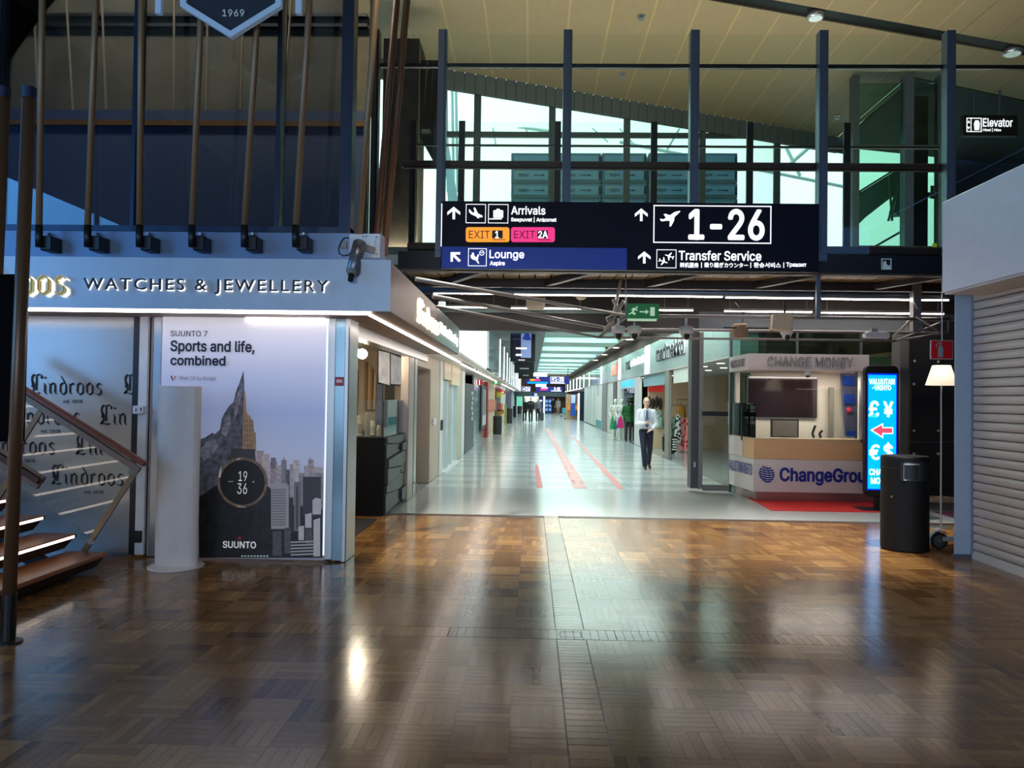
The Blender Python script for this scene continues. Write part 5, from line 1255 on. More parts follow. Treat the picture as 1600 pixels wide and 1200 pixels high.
for i in range(10):
    a0, a1 = PI*(.25+.8*i/10), PI*(.25+.8*(i+1)/10)
    b.prism([(wx.x+rw*1.12*math.cos(a0), wx.y-.035, rw+rw*1.12*math.sin(a0)), (wx.x+rw*1.12*math.cos(a1), wx.y-.035, rw+rw*1.12*math.sin(a1)), (wx.x+rw*1.2*math.cos(a1), wx.y-.035, rw+rw*1.2*math.sin(a1)), (wx.x+rw*1.2*math.cos(a0), wx.y-.035, rw+rw*1.2*math.sin(a0))], (0, .07, 0))
b.o('mudguard', mat('grey_blue_guard', (96, 108, 130), .35), ks)
B().box(wx.x+.03, wx.x+.72, wx.y-.05, wx.y+.05, .10, .15).o('deck', WHITE, ks, bevel=.01)
B().cyl((wx.x+.85, wx.y, rw), (wx.x+.72, wx.y, 1.0), .016, n=8).o('stem', ALU, ks); B().cyl((wx.x+.72, wx.y-.2, 1.0), (wx.x+.72, wx.y+.2, 1.0), .014, n=8).o('handlebar', BLACK, ks)
# =================================================================== SHOPPING STREET
ZK = 4.45
ORD = 'first second third fourth fifth sixth seventh eighth ninth tenth eleventh twelfth thirteenth fourteenth fifteenth sixteenth seventeenth eighteenth'.split()
DC = mat('brown_street_ceiling', (84, 66, 50), .6)
B().box(-2.4, .5, 14.5, 96, 4.2, 4.3).o('ceiling_street_side', mat('grey_street_ceiling', (110, 122, 126), .6), kind='structure')
B().box(3.8, 9.6, 14.5, 96, 4.2, 4.3).o('ceiling_street', DC, kind='structure')
B().box(.5, 3.8, 14.5, 96, ZK+.02, ZK+.1).o('ceiling_skylight', mat('mint_soffit', (150, 186, 178), .5), kind='structure')
prev = 14.5
ends = [(15.2, 18.0), (18.8, 22.2), (23.9, 27.3)]+[(y, y+3.2) for y in BAYS]
MINT = mat('mint_baffle', (156, 192, 184), .5)
for i, (a, b_) in enumerate(ends):
    B().box(.5, 3.8, prev+.02, a, 4.2, ZK).o('skylight_baffle', MINT, label='%s mint skylight baffle beyond the dark bulkhead' % ORD[i], cat='baffle', group='baffles of the street skylight')
    prev = b_
B().box(.5, 3.8, prev, 96, 4.2, ZK).o('ceiling_street_end', DC, kind='structure')
DL = mat('lit_downlight', (255, 244, 226), .5, emit=6)
def disc(p, r, label, grp):
    t = thing('downlight', p, label, 'ceiling light', grp)
    B().lathe([(r, -.012), (r, .0)], p, 16).o('lens', DL, t); B().lathe([(r*1.25, -.008), (r*1.25, .0)], p, 16).o('ring', ALU, t)
for i, (px, py) in enumerate(((936, 529.5), (920, 542.5), (907.5, 553.5), (899, 562))):
    d = ray(px, py); q = CAM+d*((4.2-CAM.z)/d.z); q.z = 4.195
    disc((max(q.x, 4.0), q.y, 4.195), .16, '%s round downlight in the brown ceiling beside the skylight' % ORD[i], 'downlights beside the skylight')
for i in range(10):
    yy = 42+i*4.4; disc((4.75, yy, 4.19), .14, '%s small downlight of the dotted row above the shop fascia' % ORD[i], 'dotted row of downlights')
# ---- fascia on the jeweller's side
WGL = mat('lit_white_fascia', (246, 252, 252), .4, emit=1.25)
lf = thing('lit_fascia', (XE-.2, 18, 2.55), 'blank glowing white fascia beyond the jeweller', 'shop sign')
B().box(-2.2, XE, 14.0, 14.29, 2.57, 2.95).box(-2.2, XE, 14.52, 22.5, 2.57, 4.19).o('light_box', WGL, lf)
SIL = mat('silver_fascia', (170, 184, 188), .18, .5); 
yy = 22.55; k = 0
while yy < 92:
    t = thing('fascia_bay', (XE-.2, yy+2, 2.55), '%s silver fascia bay beyond the glowing white fascia' % ORD[k], 'shop sign', 'silver fascia bays')
    B().box(-2.2, XE+(.06 if k == 0 else 0), yy, yy+4.4, 2.6, 4.19).o('panel', SIL, t)
    B().box(-2.0, XE+.03, yy+4.4, yy+4.7, 2.6, 4.19).o('lit_strip', WGL, t)
    yy += 4.75; k += 1
B().box(-2.3, XE, 14.2, 95, 2.5, 2.56).o('trim_street_soffit', mat('pale_soffit', (206, 198, 190), .5), kind='structure')
led_line((XI, 16.8, zl-.04), (XI, 34, zl-.04), 'long led line under the glowing white fascia', grp='led lines under the street fascia')
led_line((XI, 40, zl-.04), (XI, 70, zl-.04), 'far led line under the silver fascia bays', grp='led lines under the street fascia')
for i in range(7): disc((-1.62+.0*i, 20.5+i*1.35, 2.498), .09, '%s soffit downlight under the silver fascia bays' % ORD[i], 'downlights under the fascia')
# ---- shop fronts on the jeweller's side (x = -2)
FRM = mat('warm_aluminium_frame', (182, 170, 160), .35, .5)
def Yl(px): return -2.0/((px-830)/F)
def post(px0, px1, name, label, m=FRM, w_=.16, z1=2.5, x=-2.0):
    return B().box(x-w_, x, Yl(px0), min(Yl(px1), 93.8), 0, z1).o(name, m, label=label, cat='post', bevel=.01)
post(638, 646, 'shop_frame_post', "broad warm grey frame post at the end of the jeweller counter", w_=.14)
post(647, 651, 'shop_frame_post', "slim frame post paired with the broad one beside the jeweller counter", ALU, .05)
t = thing('shop_frame_post', (-2.1, Yl(682), 0), 'wide beige shop door post with a white switch box', 'post')
B().box(-2.3, -2.0, Yl(672), Yl(686), 0, 2.5).o('post_body', mat('beige_post', (190, 174, 156), .5), t, bevel=.01)
B().box(-2.0, -1.96, Yl(675), Yl(679), 1.13, 1.27).o('switch_box', WHITE, t, bevel=.008)
B().box(-2.0, -1.95, Yl(687.2), Yl(689.6), .98, 1.2).o('card_reader', BLACK, t)
B().box(-2.04, -1.98, Yl(686), Yl(690), 0, 2.5).o('edge', WHITE, t)
B().box(-2.3, -2.0, Yl(651), Yl(672), 2.25, 2.5).o('trim_5', mat('beige_post', (190, 174, 156), .5), kind='structure')
B().box(-5, -4.9, 14.2, 30, 0, 2.5).o('wall_second_shop', BEI, kind='structure')
B().box(-5, -2.0, 18.2, 18.3, 0, 2.5).o('wall_second_end', BEI, kind='structure')
sd = thing('display_cabinet', (-2.7, 15.6, 0), 'dark timber cabinet with red cloth inside the second doorway', 'cabinet')
B().box(-3.2, -2.45, 14.9, 15.5, 0, 1.0).o('base', mat('dark_timber', (54, 32, 22), .5), sd)
B().box(-3.2, -2.5, 15.3, 15.5, 1.45, 2.1).o('red_cloth', mat('deep_red_cloth', (110, 28, 26), .7), sd)
B().box(-3.2, -2.5, 15.1, 15.4, 1.2, 1.26).o('shelf', WHITE, sd)
for k in range(3): B().ell((-2.6-.14*k, 15.0, 1.06), (.06, .06, .07), 10, 6).o('ornament', WHITE, sd)
# folding glass front
fg = thing('folding_glass_front', (-2.0, 20, 0), 'folded pale glass shop front with white rails', 'shop window')
B().box(-2.3, -1.95, Yl(690), Yl(701), 2.12, 2.5).o('header_box', CREAM, fg); B().box(-2.3, -1.93, Yl(701), Yl(714), 2.02, 2.5).o('header_box', mat('cream_header', (224, 206, 176), .5), fg)
GP = mat('pale_glass_leaf', (176, 196, 198), .15, .2, emit=.05)
lv = [690, 694, 698, 702, 706, 710, 714]
for k, (a, b_) in enumerate(zip(lv, lv[1:])):
    xo = -2.0-(.12 if k % 2 else 0); xo2 = -2.0-(0 if k % 2 else .12)
    lf_ = B().prism([(xo, Yl(a), .03), (xo2, Yl(b_), .03), (xo2, Yl(b_), 2.1), (xo, Yl(a), 2.1)], (-.02, 0, 0)).o('leaf', GP, fg)
    B().cyl((xo, Yl(a), .0), (xo, Yl(a), 2.1), .03, n=8).o('stile', WHITE, lf_)
B().box(-2.2, -1.9, Yl(690), Yl(713.5), 0, .03).o('floor_track', WHITE, fg)
post(714, 722, 'shop_frame_post', 'cream pillar after the folded glass front', mat('cream_pillar', (186, 176, 160), .5), .3)
post(722, 726, 'shop_frame_post', 'slim white post beside the graphite panel', WHITE, .1)
gp = thing('graphite_panel', (-2.0, Yl(733), 0), 'tall graphite display panel with pale curling ornament', 'display panel')
B().box(-2.12, -1.98, Yl(726), Yl(740), .0, 2.15).o('panel', mat('graphite', (52, 54, 56), .4), gp, bevel=.02)
for k in range(6): B().ell((-1.97, Yl(736.5)+.15*math.sin(k*2), 1.0+k*.17), (.02, .35, .07), 8, 6).o('ornament', mat('pale_ornament', (176, 176, 176), .4), gp)
B().box(-2.06, -2.0, Yl(740), Yl(757), 0, 2.5).o('window_4', mat('street_glass_wall', (150, 172, 174), .1, .3), kind='structure')
bf = thing('framed_poster', (-1.98, Yl(753), .5), 'black framed wall poster past the graphite panel', 'poster')
B().box(-1.99, -1.93, Yl(749.5), Yl(757.5), .42, 2.2).o('frame', BLACK, bf); B().box(-1.925, -1.92, Yl(751), Yl(756.6), .6, 2.05).o('print', mat('grey_poster', (120, 132, 130), .4, var=.5, scale=2), bf); B().box(-1.92, -1.918, Yl(751), Yl(756.6), .6, 1.0).o('caption', mat('pale_print', (190, 204, 200), .4), bf)
B().box(-2.15, -2.01, Yl(757), Yl(775), 0, 2.5).o('wall_cream_front', mat('cream_shop_front', (206, 176, 146), .5), kind='structure')
rs = thing('red_display', (-1.98, Yl(766), .9), 'orange red product panel on the cream shop front', 'display panel')
B().box(-2.0, -1.93, Yl(757.5), Yl(773), 1.05, 1.62).o('panel', mat('orange_red', (196, 84, 50), .5, var=.35, scale=6), rs)
for k in range(4): B().box(-1.93, -1.92, Yl(759+k*3.4), Yl(759.7+k*3.4), 1.1, 1.58).o('stripe', mat('pale_orange', (236, 190, 150), .5), rs)
B().box(-2.0, -1.88, Yl(757.3), Yl(759), .0, 2.4).o('red_edge', mat('red_pole', (170, 50, 46), .5), label='thin red corner strip at the cream shop front', cat='strip')
t = thing('goods_rack', (-1.75, Yl(775), 0), 'rack of yellow and red goods at the shop entrance', 'rack')
for k, (z0, z1, col) in enumerate(((1.75, 2.05, (200, 190, 70)), (2.05, 2.25, (190, 60, 50)), (1.05, 1.4, (214, 110, 110)), (.72, .95, (216, 160, 40)), (.8, 1.0, (150, 50, 40)))):
    B().box(-1.95, -1.7, Yl(774)+k*.6, Yl(777)+k*.6, z0, z1).o('goods', mat('goods_%d' % k, col, .5), t)
B().box(-1.98, -1.95, Yl(773.6), Yl(781), 0, 2.3).o('backboard', mat('dark_rack', (60, 44, 40), .5), t)
for a, b_, m_, l in ((775, 781, BLACK, 'black post beside the goods rack'), (781, 790, mat('pale_pillar', (206, 202, 196), .5), 'broad pale pillar behind the second litter bin'), (791, 795, BLACK, 'black shop front strip after the pale pillar'), (795, 799, mat('purple_front', (64, 46, 80), .5), 'dark purple shop front strip'), (799, 803, mat('pale_far', (180, 196, 196), .5), 'far pale shop front strip'), (803, 806, BLACK, 'far black shop front strip')):
    post(a, b_, 'shop_front_pier', l, m_, .3)
B().box(-2.5, -2.4, 18.4, 93.9, 0, 4.2).o('wall_street_left', mat('street_wall', (120, 116, 110), .6), kind='structure')
# projecting signs
sg = thing('projecting_sign', at(747, 602, 27), 'red and white projecting sign past the led line', 'sign')
B().bp(740, 593.5, 754, 601.5, 27, .1).o('sign_box', mat('sign_crimson', (170, 26, 34), .4, emit=.3), sg); B().bp(744, 594, 745.2, 601, 26.98, .02).o('stripe', GLOW, sg); B().bp(748.5, 594, 749.7, 601, 26.98, .02).o('stripe', GLOW, sg); B().bp(746, 588, 747, 594, 27.03, .04).o('hanger', FIX, sg)
sg = thing('exit_sign', at(775, 601, 36), 'small far green exit sign hanging over the street side', 'sign')
B().bp(770.5, 592.5, 780, 600.5, 36, .1).o('sign_box', mat('far_green', (30, 160, 90), .4, emit=.5), sg); B().bp(773, 594, 777, 599, 35.98, .02).o('pictogram', GLOW, sg); B().bp(775, 588, 775.6, 593, 36.03, .04).o('hanger', FIX, sg)
sg = thing('projecting_sign', (-1.85, 49, 2.0), 'small red square sign on the pale pillar', 'sign')
B().box(-2.04, -1.7, 49, 49.1, 1.98, 2.2).o('sign_box', MATS['sign_crimson'], sg); B().box(-1.9, -1.8, 48.98, 49, 2.05, 2.14).o('mark', GLOW, sg)
# litter bins of the street
for px, py, h, r_, l in ((777, 680, .86, .21, 'dark litter bin beside the goods rack'), (796, 663, 1.02, .2, 'black litter bin before the pale pillar'), (805, 653, 1.0, .2, 'black far litter bin beside the purple front'), (811, 648, 1.0, .2, 'farthest black litter bin near the walkers')):
    p = fl(px, py-1.5); t = thing('street_bin', (p.x, p.y, 0), l, 'litter bin', 'litter bins along the street')
    B().lathe([(r_*.96, 0), (r_, .02), (r_, h-.03), (r_*.93, h)], (p.x, p.y, 0), 20).o('body', mat('street_bin_dark', (44, 44, 46), .45), t); B().lathe([(r_*1.01, h-.14), (r_*1.01, h-.125)], (p.x, p.y, 0), 20).o('rim', BLACK, t)
p = fl(790, 664); B().box(p.x-.08, p.x+.04, p.y-.2, p.y+.2, 0, 1.35).o('yellow_panel', mat('yellow_green_panel', (196, 190, 50), .5), label='yellow panel at the foot of the pale pillar', cat='panel')
# hanging banner screens
for (x0, x1, yb, Y, l) in ((797, 836, 565, 29, 'largest'), (804, 834.5, 582.5, 38, 'middle'), (810, 833, 591.5, 50, 'smallest')):
    t = thing('hanging_banner', at((x0+x1)/2, yb, Y), '%s black hanging banner screen under the street ceiling' % l, 'banner screen', 'hanging banner screens')
    zb0 = at(800, yb, Y).z; X0, X1 = at(x0, yb, Y).x, at(x1, yb, Y).x
    B().box(X0, X1, Y, Y+.12, zb0, 4.18).o('casing', BLACK, t)
    if Y == 29:
        B().bp(801, 517, 831, 559, Y-.01, .01).o('screen', mat('banner_navy', (20, 26, 52), .3, emit=.15), t)
        B().bp(814, 517, 830, 559, Y-.02, .01).o('picture', mat('banner_pale_blue', (140, 160, 210), .3, emit=.45), t)
        B().pp([(816, 530), (821, 519), (826, 519), (830, 531), (824, 532)], Y-.03, .01).o('picture_shape', mat('banner_blue', (40, 70, 170), .3, emit=.3), t)
        B().bp(801, 529, 814, 530.5, Y-.02, .01).bp(801, 522, 813, 523, Y-.02, .01).o('caption', mat('banner_purple', (70, 70, 130), .3, emit=.3), t)
        B().bp(806, 543, 823, 545.5, Y-.03, .01).bp(806, 553, 815, 556, Y-.03, .01).o('lettering', GLOW, t); B().bp(810, 562, 820, 563, Y-.01, .01).o('maker_mark', GLOW, t)
    else:
        q = 7 if Y == 38 else 4.5
        B().bp((x0+x1)/2-q, yb-10*(29/Y), (x0+x1)/2+q, yb-7.5*(29/Y), Y-.01, .01).o('lettering', mat('dull_text', (150, 160, 150), .4, emit=.3), t)
# overhead signs of the street
def oh(name, x0, y0, x1, y1, Y, label):
    t = thing('overhead_sign', at((x0+x1)/2, y1, Y), label, 'sign', 'overhead signs of the street')
    B().bp(x0, y0, x1, y1, Y, .2).o('sign_box', mat('overhead_navy', (26, 30, 120), .4, emit=.35), t)
    for X in (at(x0+2, y0, Y).x, at(x1-2, y0, Y).x): B().cyl((X, Y+.1, at(x0, y0, Y).z), (X, Y+.1, 4.2), .03, n=6).o('hanger', DARKST, t)
    return t
t = SA = oh('a', 821, 588.5, 889.5, 600, 60, 'overhead blue sign with gates 1-25')
Y = 59.95
B().bp(828, 592.2, 844, 595.2, Y, .02).o('orange_field', OR, t); B().bp(836, 592.2, 844, 595.2, Y-.02, .02).o('pink_field', PK, t); B().bp(824, 596.4, 856, 599.6, Y, .02).o('cyan_field', mat('cyan_field', (0, 150, 220), .4, emit=.7), t)
frame_px(B(), 860, 588.8, 881, 596.2, .5, Y, .02).o('icon_frame', GLOW, t); tpx('1-25', 867.5, 589.8, 880, 595.4, Y, t, GLOW, ext=.02, bold=.03)
B().pp([(861.5, 592), (864, 590), (866.5, 590.5), (865, 594.5), (863, 594)], Y, .02).o('pictogram', GLOW, t); B().bp(860, 597.6, 882, 599.2, Y, .02).bp(838, 589.3, 842, 591, Y, .02).o('lettering', GLOW, t)
t = SB = oh('b', 837, 604.5, 879, 612.3, 74, 'overhead blue sign with gates 5-22, below the larger one')
Y = 73.95
B().bp(844, 607.5, 855, 609.6, Y, .02).o('pink_field', PK, t); tpx('5-22', 866, 605.2, 875, 609.6, Y, t, GLOW, ext=.02, bold=.03); B().bp(846, 605.3, 856, 606.8, Y, .02).bp(861, 610.3, 877, 611.3, Y, .02).o('lettering', GLOW, t)
t = oh('c', 815, 603.5, 829.5, 611.8, 64, 'small overhead blue gate sign reading 26'); tpx('26', 821.5, 605, 827.5, 610.5, 63.95, t, GLOW, ext=.02, bold=.03)
frame_px(B(), 815.6, 604.3, 828.6, 611.3, .4, 63.95, .02).pp([(816.5, 608), (819, 606), (821, 606.5), (819.5, 610)], 63.95, .02).o('pictogram', GLOW, t)
t = oh('d', 831, 614, 841, 619, 80, 'far overhead gate sign reading 21'); tpx('21', 835, 614.8, 839.5, 618.4, 79.95, t, GLOW, ext=.02, bold=.03)
B().bp(833.5, 582, 855, 588.4, 60, .1).o('top_panel', mat('lit_panel', (240, 250, 245), .4, emit=.9), SA)
B().bp(837, 600.1, 853.5, 604.4, 74, .1).o('top_panel', MATS['lit_panel'], SB)
# ---- far end of the street
YE = 94
B().box(-2.3, 9.5, YE, YE+.3, 0, 5).o('wall_end', mat('brown_end_wall', (104, 70, 44), .6), kind='structure')
B().bp(805, 612.5, 888, 619.5, 92.5, .2).o('trim_6', mat('teal_grey_beam', (110, 130, 130), .5), kind='structure')
B().bp(819, 619.5, 842, 645, YE-.1, .08).o('door_2', mat('bright_exit_doors', (224, 250, 244), .4, emit=1.3), kind='structure')
B().bp(848.8, 619, 851.5, 646, 90, .2).o('white_column', mat('bright_column', (236, 250, 250), .4, emit=.5), label='bright white column at the far end of the street', cat='column')
nc = thing('navy_column', at(845, 646, 90.5), 'navy information column beside the bright white column', 'column')
B().bp(841.5, 620, 848.5, 645.4, 90.5, .3).o('shaft', mat('navy_column', (20, 24, 96), .4), nc)
B().bp(843, 625, 847, 627, 90.4, .1).o('notice', GLOW, nc)
for k in range(2):
    t = thing('vending_cabinet', at(855+k*5.5, 646, 88), 'blue glowing drinks cabinet, %s of two' % ('first' if k == 0 else 'second'), 'vending machine', 'blue cabinets at the street end')
    x0 = 851.8+k*5.3
    B().bp(x0, 622.5, x0+5.0, 646.2, 88, .6).o('body', mat('cabinet_navy', (24, 48, 110), .4), t)
    for j in range(3): B().bp(x0+.6, 625+j*6.5, x0+4.2, 629+j*6.5, 87.95, .04).o('lit_shelf', mat('cabinet_blue', (110, 160, 220), .4, emit=.4), t)
t = thing('green_screen', at(812, 660, 52), 'pale green standing screen panel near the walkers', 'screen')
B().bp(807, 619.5, 816.5, 634.5, 52, .06).o('panel', mat('pale_green_screen', (120, 206, 180), .3, emit=.3), t); B().bp(807, 634, 808, 661.6, 52, .05).o('leg', WHITE, t); B().bp(815.5, 634, 816.3, 661.6, 52, .05).o('leg', WHITE, t)
# ---- clothes shops (right)
XR_ = 4.0
def Yr(px): return XR_/((px-830)/F)
rf = thing('clothes_shop_fascia', (XR_, 22, 2.62), 'silver grey fascia with raised shop lettering above the clothes shop', 'shop sign')
FAS = mat('silver_green_fascia', (176, 190, 188), .22, .35)
Z0, Z1 = 2.62, 3.6
B().box(XR_, XR_+.35, 14.6, Yr(1013.5), Z0, Z1).o('panel', FAS, rf); B().box(XR_-.01, XR_+.3, Yr(1013), Yr(1006), Z0, Z1).o('lit_strip', WGL, rf)
def rtext(s, pxa, pxb, z0, z1, parent, m, bold=0, ext=.06):
    ya, yb_ = Yr(pxa), Yr(pxb)    # reads from far (left in view) to near
    return text(s, (XR_-.005, ya, z0), (0, yb_-ya, 0), (0, 0, z1-z0), parent, m, ext=ext, bold=bold)
rtext('marimekko', 1026.5, 1069.5, 2.97, 3.39, rf, mat('letter_side_white', (232, 236, 238), .4, emit=.2), .02, .05); rtext('marimekko', 1026.5, 1069, 2.96, 3.38, rf, BLACK, .02, .058)
rf2 = thing('shop_fascia', (XR_, 31, 2.62), 'silver fascia with a square emblem and white lettering', 'shop sign')
B().box(XR_, XR_+.35, Yr(1005.5), Yr(969), Z0, Z1).o('panel', FAS, rf2); B().box(XR_-.01, XR_+.3, Yr(968.7), Yr(965), Z0, Z1).o('lit_strip', WGL, rf2)
b = B()
for (a, c, z0, z1) in ((983, 982, 2.98, 3.3), (978.5, 977.5, 2.98, 3.3), (983, 977.5, 2.98, 3.03), (983, 977.5, 3.26, 3.3), (980.6, 979.8, 3.05, 3.22)): b.box(XR_-.03, XR_, Yr(a), Yr(c), z0, z1)
b.o('emblem', mat('emblem_grey', (90, 98, 104), .4), rf2)
for k in range(9): B().box(XR_-.05, XR_, Yr(1003.6-k*2.1), Yr(1002.2-k*2.1), 3.06, 3.06+(.2 if k % 3 else .26)).o('letter_block', WGL, rf2)
rf3 = thing('shop_fascia', (XR_, 42, 2.62), 'glassy silver fascia with orange lettering and lit joints', 'shop sign')
B().box(XR_, XR_+.35, Yr(964.8), Yr(939.6), Z0, Z1).o('panel', FAS, rf3)
rtext('mi', 956.5, 963.5, 2.98, 3.4, rf3, mat('orange_letter', (226, 160, 140), .4, emit=.4), .03)
B().box(XR_-.02, XR_+.3, Yr(939.5), Yr(938), Z0, Z1).o('lit_strip', WGL, rf3)
rf4 = thing('shop_fascia', (XR_, 60, 2.62), 'far glassy silver fascia running to the end of the street', 'shop sign')
B().box(XR_, XR_+.35, Yr(937.6), 90, Z0, Z1).o('panel', mat('glassy_silver', (196, 212, 212), .1, .4), rf4)
for px in (920.5, 912, 906, 901, 896, 891, 887): B().box(XR_-.02, XR_+.3, Yr(px), Yr(px-.8), Z0, Z1).o('lit_strip', WGL, rf4)
B().box(XR_+.0, 9.5, 14.6, 90, Z0-.03, Z0).o('trim_shop_soffit', mat('warm_grey_soffit', (170, 158, 150), .5), kind='structure')
B().box(XR_+.37, XR_+.5, 14.6, 90, Z0, 4.2).o('wall_street_right', DC, kind='structure')
i = 0
for r_, yy in itertools.product((4.35, 5.0), [17.5+1.7*k for k in range(11)]):
    i += 1; disc((r_, yy+(.6 if r_ > 4.5 else 0), Z0-.035), .09, '%s soffit downlight of the %s row over the clothes shop front' % (ORD[(i-1) % 11], 'outer' if r_ < 4.5 else 'inner'), 'downlights over the clothes shop front')
# shop front pieces
GPL = mat('grey_brown_pier', (126, 120, 112), .5)
def rpost(pxa, pxb, label, m=GPL, w_=.1, z1=2.58): return B().box(XR_, XR_+w_, Yr(pxa), Yr(pxb), 0, z1).o('shop_front_pier', m, label=label, cat='pier', bevel=.01)
rpost(1043, 1037.5, 'grey brown pier beside the patterned dresses')
rpost(998, 990.5, 'white pier behind the walking man', WHITE, .1)
rpost(968, 963.5, 'slim white frame beside the pale mannequins', WHITE, .1)
rpost(962, 957, 'dark grey pier beside the closed white doors', mat('dark_grey_pier', (84, 84, 86), .5), .1)
rpost(947, 940, 'grey pier at the end of the white hoarding', mat('mid_grey_pier', (130, 130, 132), .5), .1)
B().box(XR_+.05, XR_+.1, Yr(957), Yr(947), 0, 2.6).o('white_door_panel', mat('door_white', (206, 210, 208), .4), label='closed pale door panel between two grey piers', cat='door panel')
for k, (a, c) in enumerate(((940, 933.5), (933, 927.5), (927, 922.5), (922, 917.5), (917, 912))):
    t = B().box(XR_+.02, XR_+.1, Yr(a)+.05, Yr(c)-.05, .05, 2.6).o('hoarding_panel', mat('hoarding_white', (204, 210, 208), .4), label='%s white hoarding panel after the grey pier' % ORD[k], cat='panel', group='white hoarding panels')
B().box(XR_-.02, XR_+.02, Yr(939.5), Yr(931.5), 0, 1.9).o('notice_board', mat('notice_white', (220, 222, 220), .4), label='white notice board leaning on the hoarding', cat='board')
B().box(XR_-.04, XR_-.015, Yr(939.5), Yr(931.8), .05, .5).o('teal_panel', mat('teal_panel', (60, 150, 156), .4), label='teal panel at the foot of the notice board', cat='panel')
np_ = fl(908.5, 657); B().box(np_.x-.15, np_.x+.2, np_.y, np_.y+1.2, 0, 2.35).o('navy_pier', mat('navy_pier', (22, 30, 54), .4), label='dark navy pier at the end of the hoarding', cat='pier')
B().box(np_.x-.3, np_.x-.16, np_.y, np_.y+.4, 0, 2.2).o('lit_edge_post', mat('pale_lit', (220, 240, 245), .4, emit=.6), label='pale lit post edging the navy pier', cat='post')
vl = thing('shop_valance', (XR_+.3, 21, 2.2), 'pale valance panel above the clothes shop opening', 'valance')
B().box(XR_+.05, XR_+.12, Yr(1079), Yr(1048), 2.2, 2.6).o('panel', mat('pale_valance', (186, 190, 184), .5), vl)
B().box(XR_+.1, XR_+.16, Yr(1035), Yr(1000), 2.2, 2.6).o('blue_panel', mat('blue_valance', (120, 160, 170), .4), vl)
cv = thing('window_lettering_band', (XR_+.05, 30, 2.1), 'cyan lettered band over the shop window', 'window band')
B().box(XR_+.02, XR_+.06, Yr(989.5), Yr(968.5), 2.2, 2.6).o('band', mat('pale_blue_band', (170, 206, 222), .4, emit=.15), cv)
for k in range(6): B().box(XR_+.0, XR_+.02, Yr(988-k*3.2), Yr(986-k*3.2), 2.26, 2.52).o('letter_block', mat('cyan_letter', (60, 190, 226), .4, emit=.4), cv)
B().box(XR_+.08, XR_+.1, Yr(989.5), Yr(968.5), .0, 2.2).o('window_5', G_CLEAR, kind='structure')
BW = mat('beige_clothes_shop_wall', (206, 178, 144), .6)
B().box(8.6, 8.8, 15, 60, 0, 2.95).o('wall_clothes_shop', BW, kind='structure')
B().box(4.2, 8.8, 27.2, 27.4, 0, 2.6).o('wall_clothes_shop_end', BW, kind='structure')
B().box(4.4, 8.8, 40, 40.2, 0, 2.6).o('wall_shop_end', mat('tan_wall', (150, 124, 100), .6), kind='structure')
B().box(4.2, 9.5, 14.7, 14.75, 0, 2.6).o('trim_7', glass('thin_green', (236, 248, 243), .6), kind='structure')
B().bp(1013, 602, 1036, 612, 27.1, .06).o('red_shop_sign', mat('red_shop_sign', (206, 50, 44), .4, emit=.25), label='red sign band on the back wall behind the walking man', cat='sign')
for k in range(4): B().ell(at(1014+k*6, 628+3*(k % 2), 27.11), (.066, .09, .22), 10, 7).o('hanging_bag', mat('dark_bag', (48, 34, 32), .6), label='%s dark bag on the back wall behind the walking man' % ORD[k], cat='bag', group='dark bags on the back wall')
# rails and garments
def rail(pa, pb, Y, z, label):
    t = thing('clothes_rail', at((pa+pb)/2, 700, Y), label, 'clothes rail')
    X0, X1 = at(pa, 640, Y).x, at(pb, 640, Y).x
    B().tube(((X0, Y, 0), (X0, Y, z), (X1, Y, z), (X1, Y, 0)), .018, 8).o('frame', mat('rail_chrome', (180, 170, 150), .25, .8), t)
def pattern(name, c0, c1, scale):
    m = bpy.data.materials.new(name); m.use_nodes = True; N = m.node_tree.nodes; L = m.node_tree.links; p = N['Principled BSDF']
    tc = N.new('ShaderNodeTexCoord'); vo = N.new('ShaderNodeTexVoronoi'); vo.inputs['Scale'].default_value = scale
    cr_ = N.new('ShaderNodeValToRGB'); cr_.color_ramp.interpolation = 'CONSTANT'; e = cr_.color_ramp.elements
    e[0].color = lin(c0); e[1].position = .42; e[1].color = lin(c1)
    L.new(tc.outputs['Object'], vo.inputs['Vector']); L.new(vo.outputs['Distance'], cr_.inputs['Fac']); L.new(cr_.outputs[0], p.inputs['Base Color']); p.inputs['Roughness'].default_value = .8
    return m
def garment(px, ytop, ybot, w0, w1, Y, m, label, cat='dress'):
    a, b_ = at(px, ytop, Y), at(px, ybot, Y); h = a.z-b_.z; s = Y/F
    t = thing('garment', (a.x, Y, b_.z), label, cat, 'clothes hung at the shop front')
    n = 18; prof = [(w1*s/2, 0), (w1*s/2*.96, h*.2), ((w0*.5+w1*.5)*s/2*.9, h*.5), (w0*s/2*.85, h*.7), (w0*s/2, h*.88), (w0*s/2*.5, h*.97), (w0*s/2*.2, h)]
    vs2 = []; 
    for r_, z in prof:
        for i in range(n):
            an = 2*PI*i/n; rr = r_*(1+.12*math.sin(an*5)*(1-z/h))
            vs2.append(Vector((a.x+rr*math.cos(an), Y+rr*.4*math.sin(an), b_.z+z)))
    f = [(j*n+i, j*n+(i+1) % n, (j+1)*n+(i+1) % n, (j+1)*n+i) for j in range(len(prof)-1) for i in range(n)]
    B().add(vs2, f).o('cloth', m, t, smooth=True)
    B().tube([(a.x-w0*s*.4, Y, a.z-.06), (a.x, Y, a.z+.02), (a.x+w0*s*.4, Y, a.z-.06)], .012, 6).tube([(a.x, Y, a.z+.02), (a.x, Y, a.z+.1)], .006, 6).o('hanger', mat('hanger_wood', (150, 110, 70), .5), t)
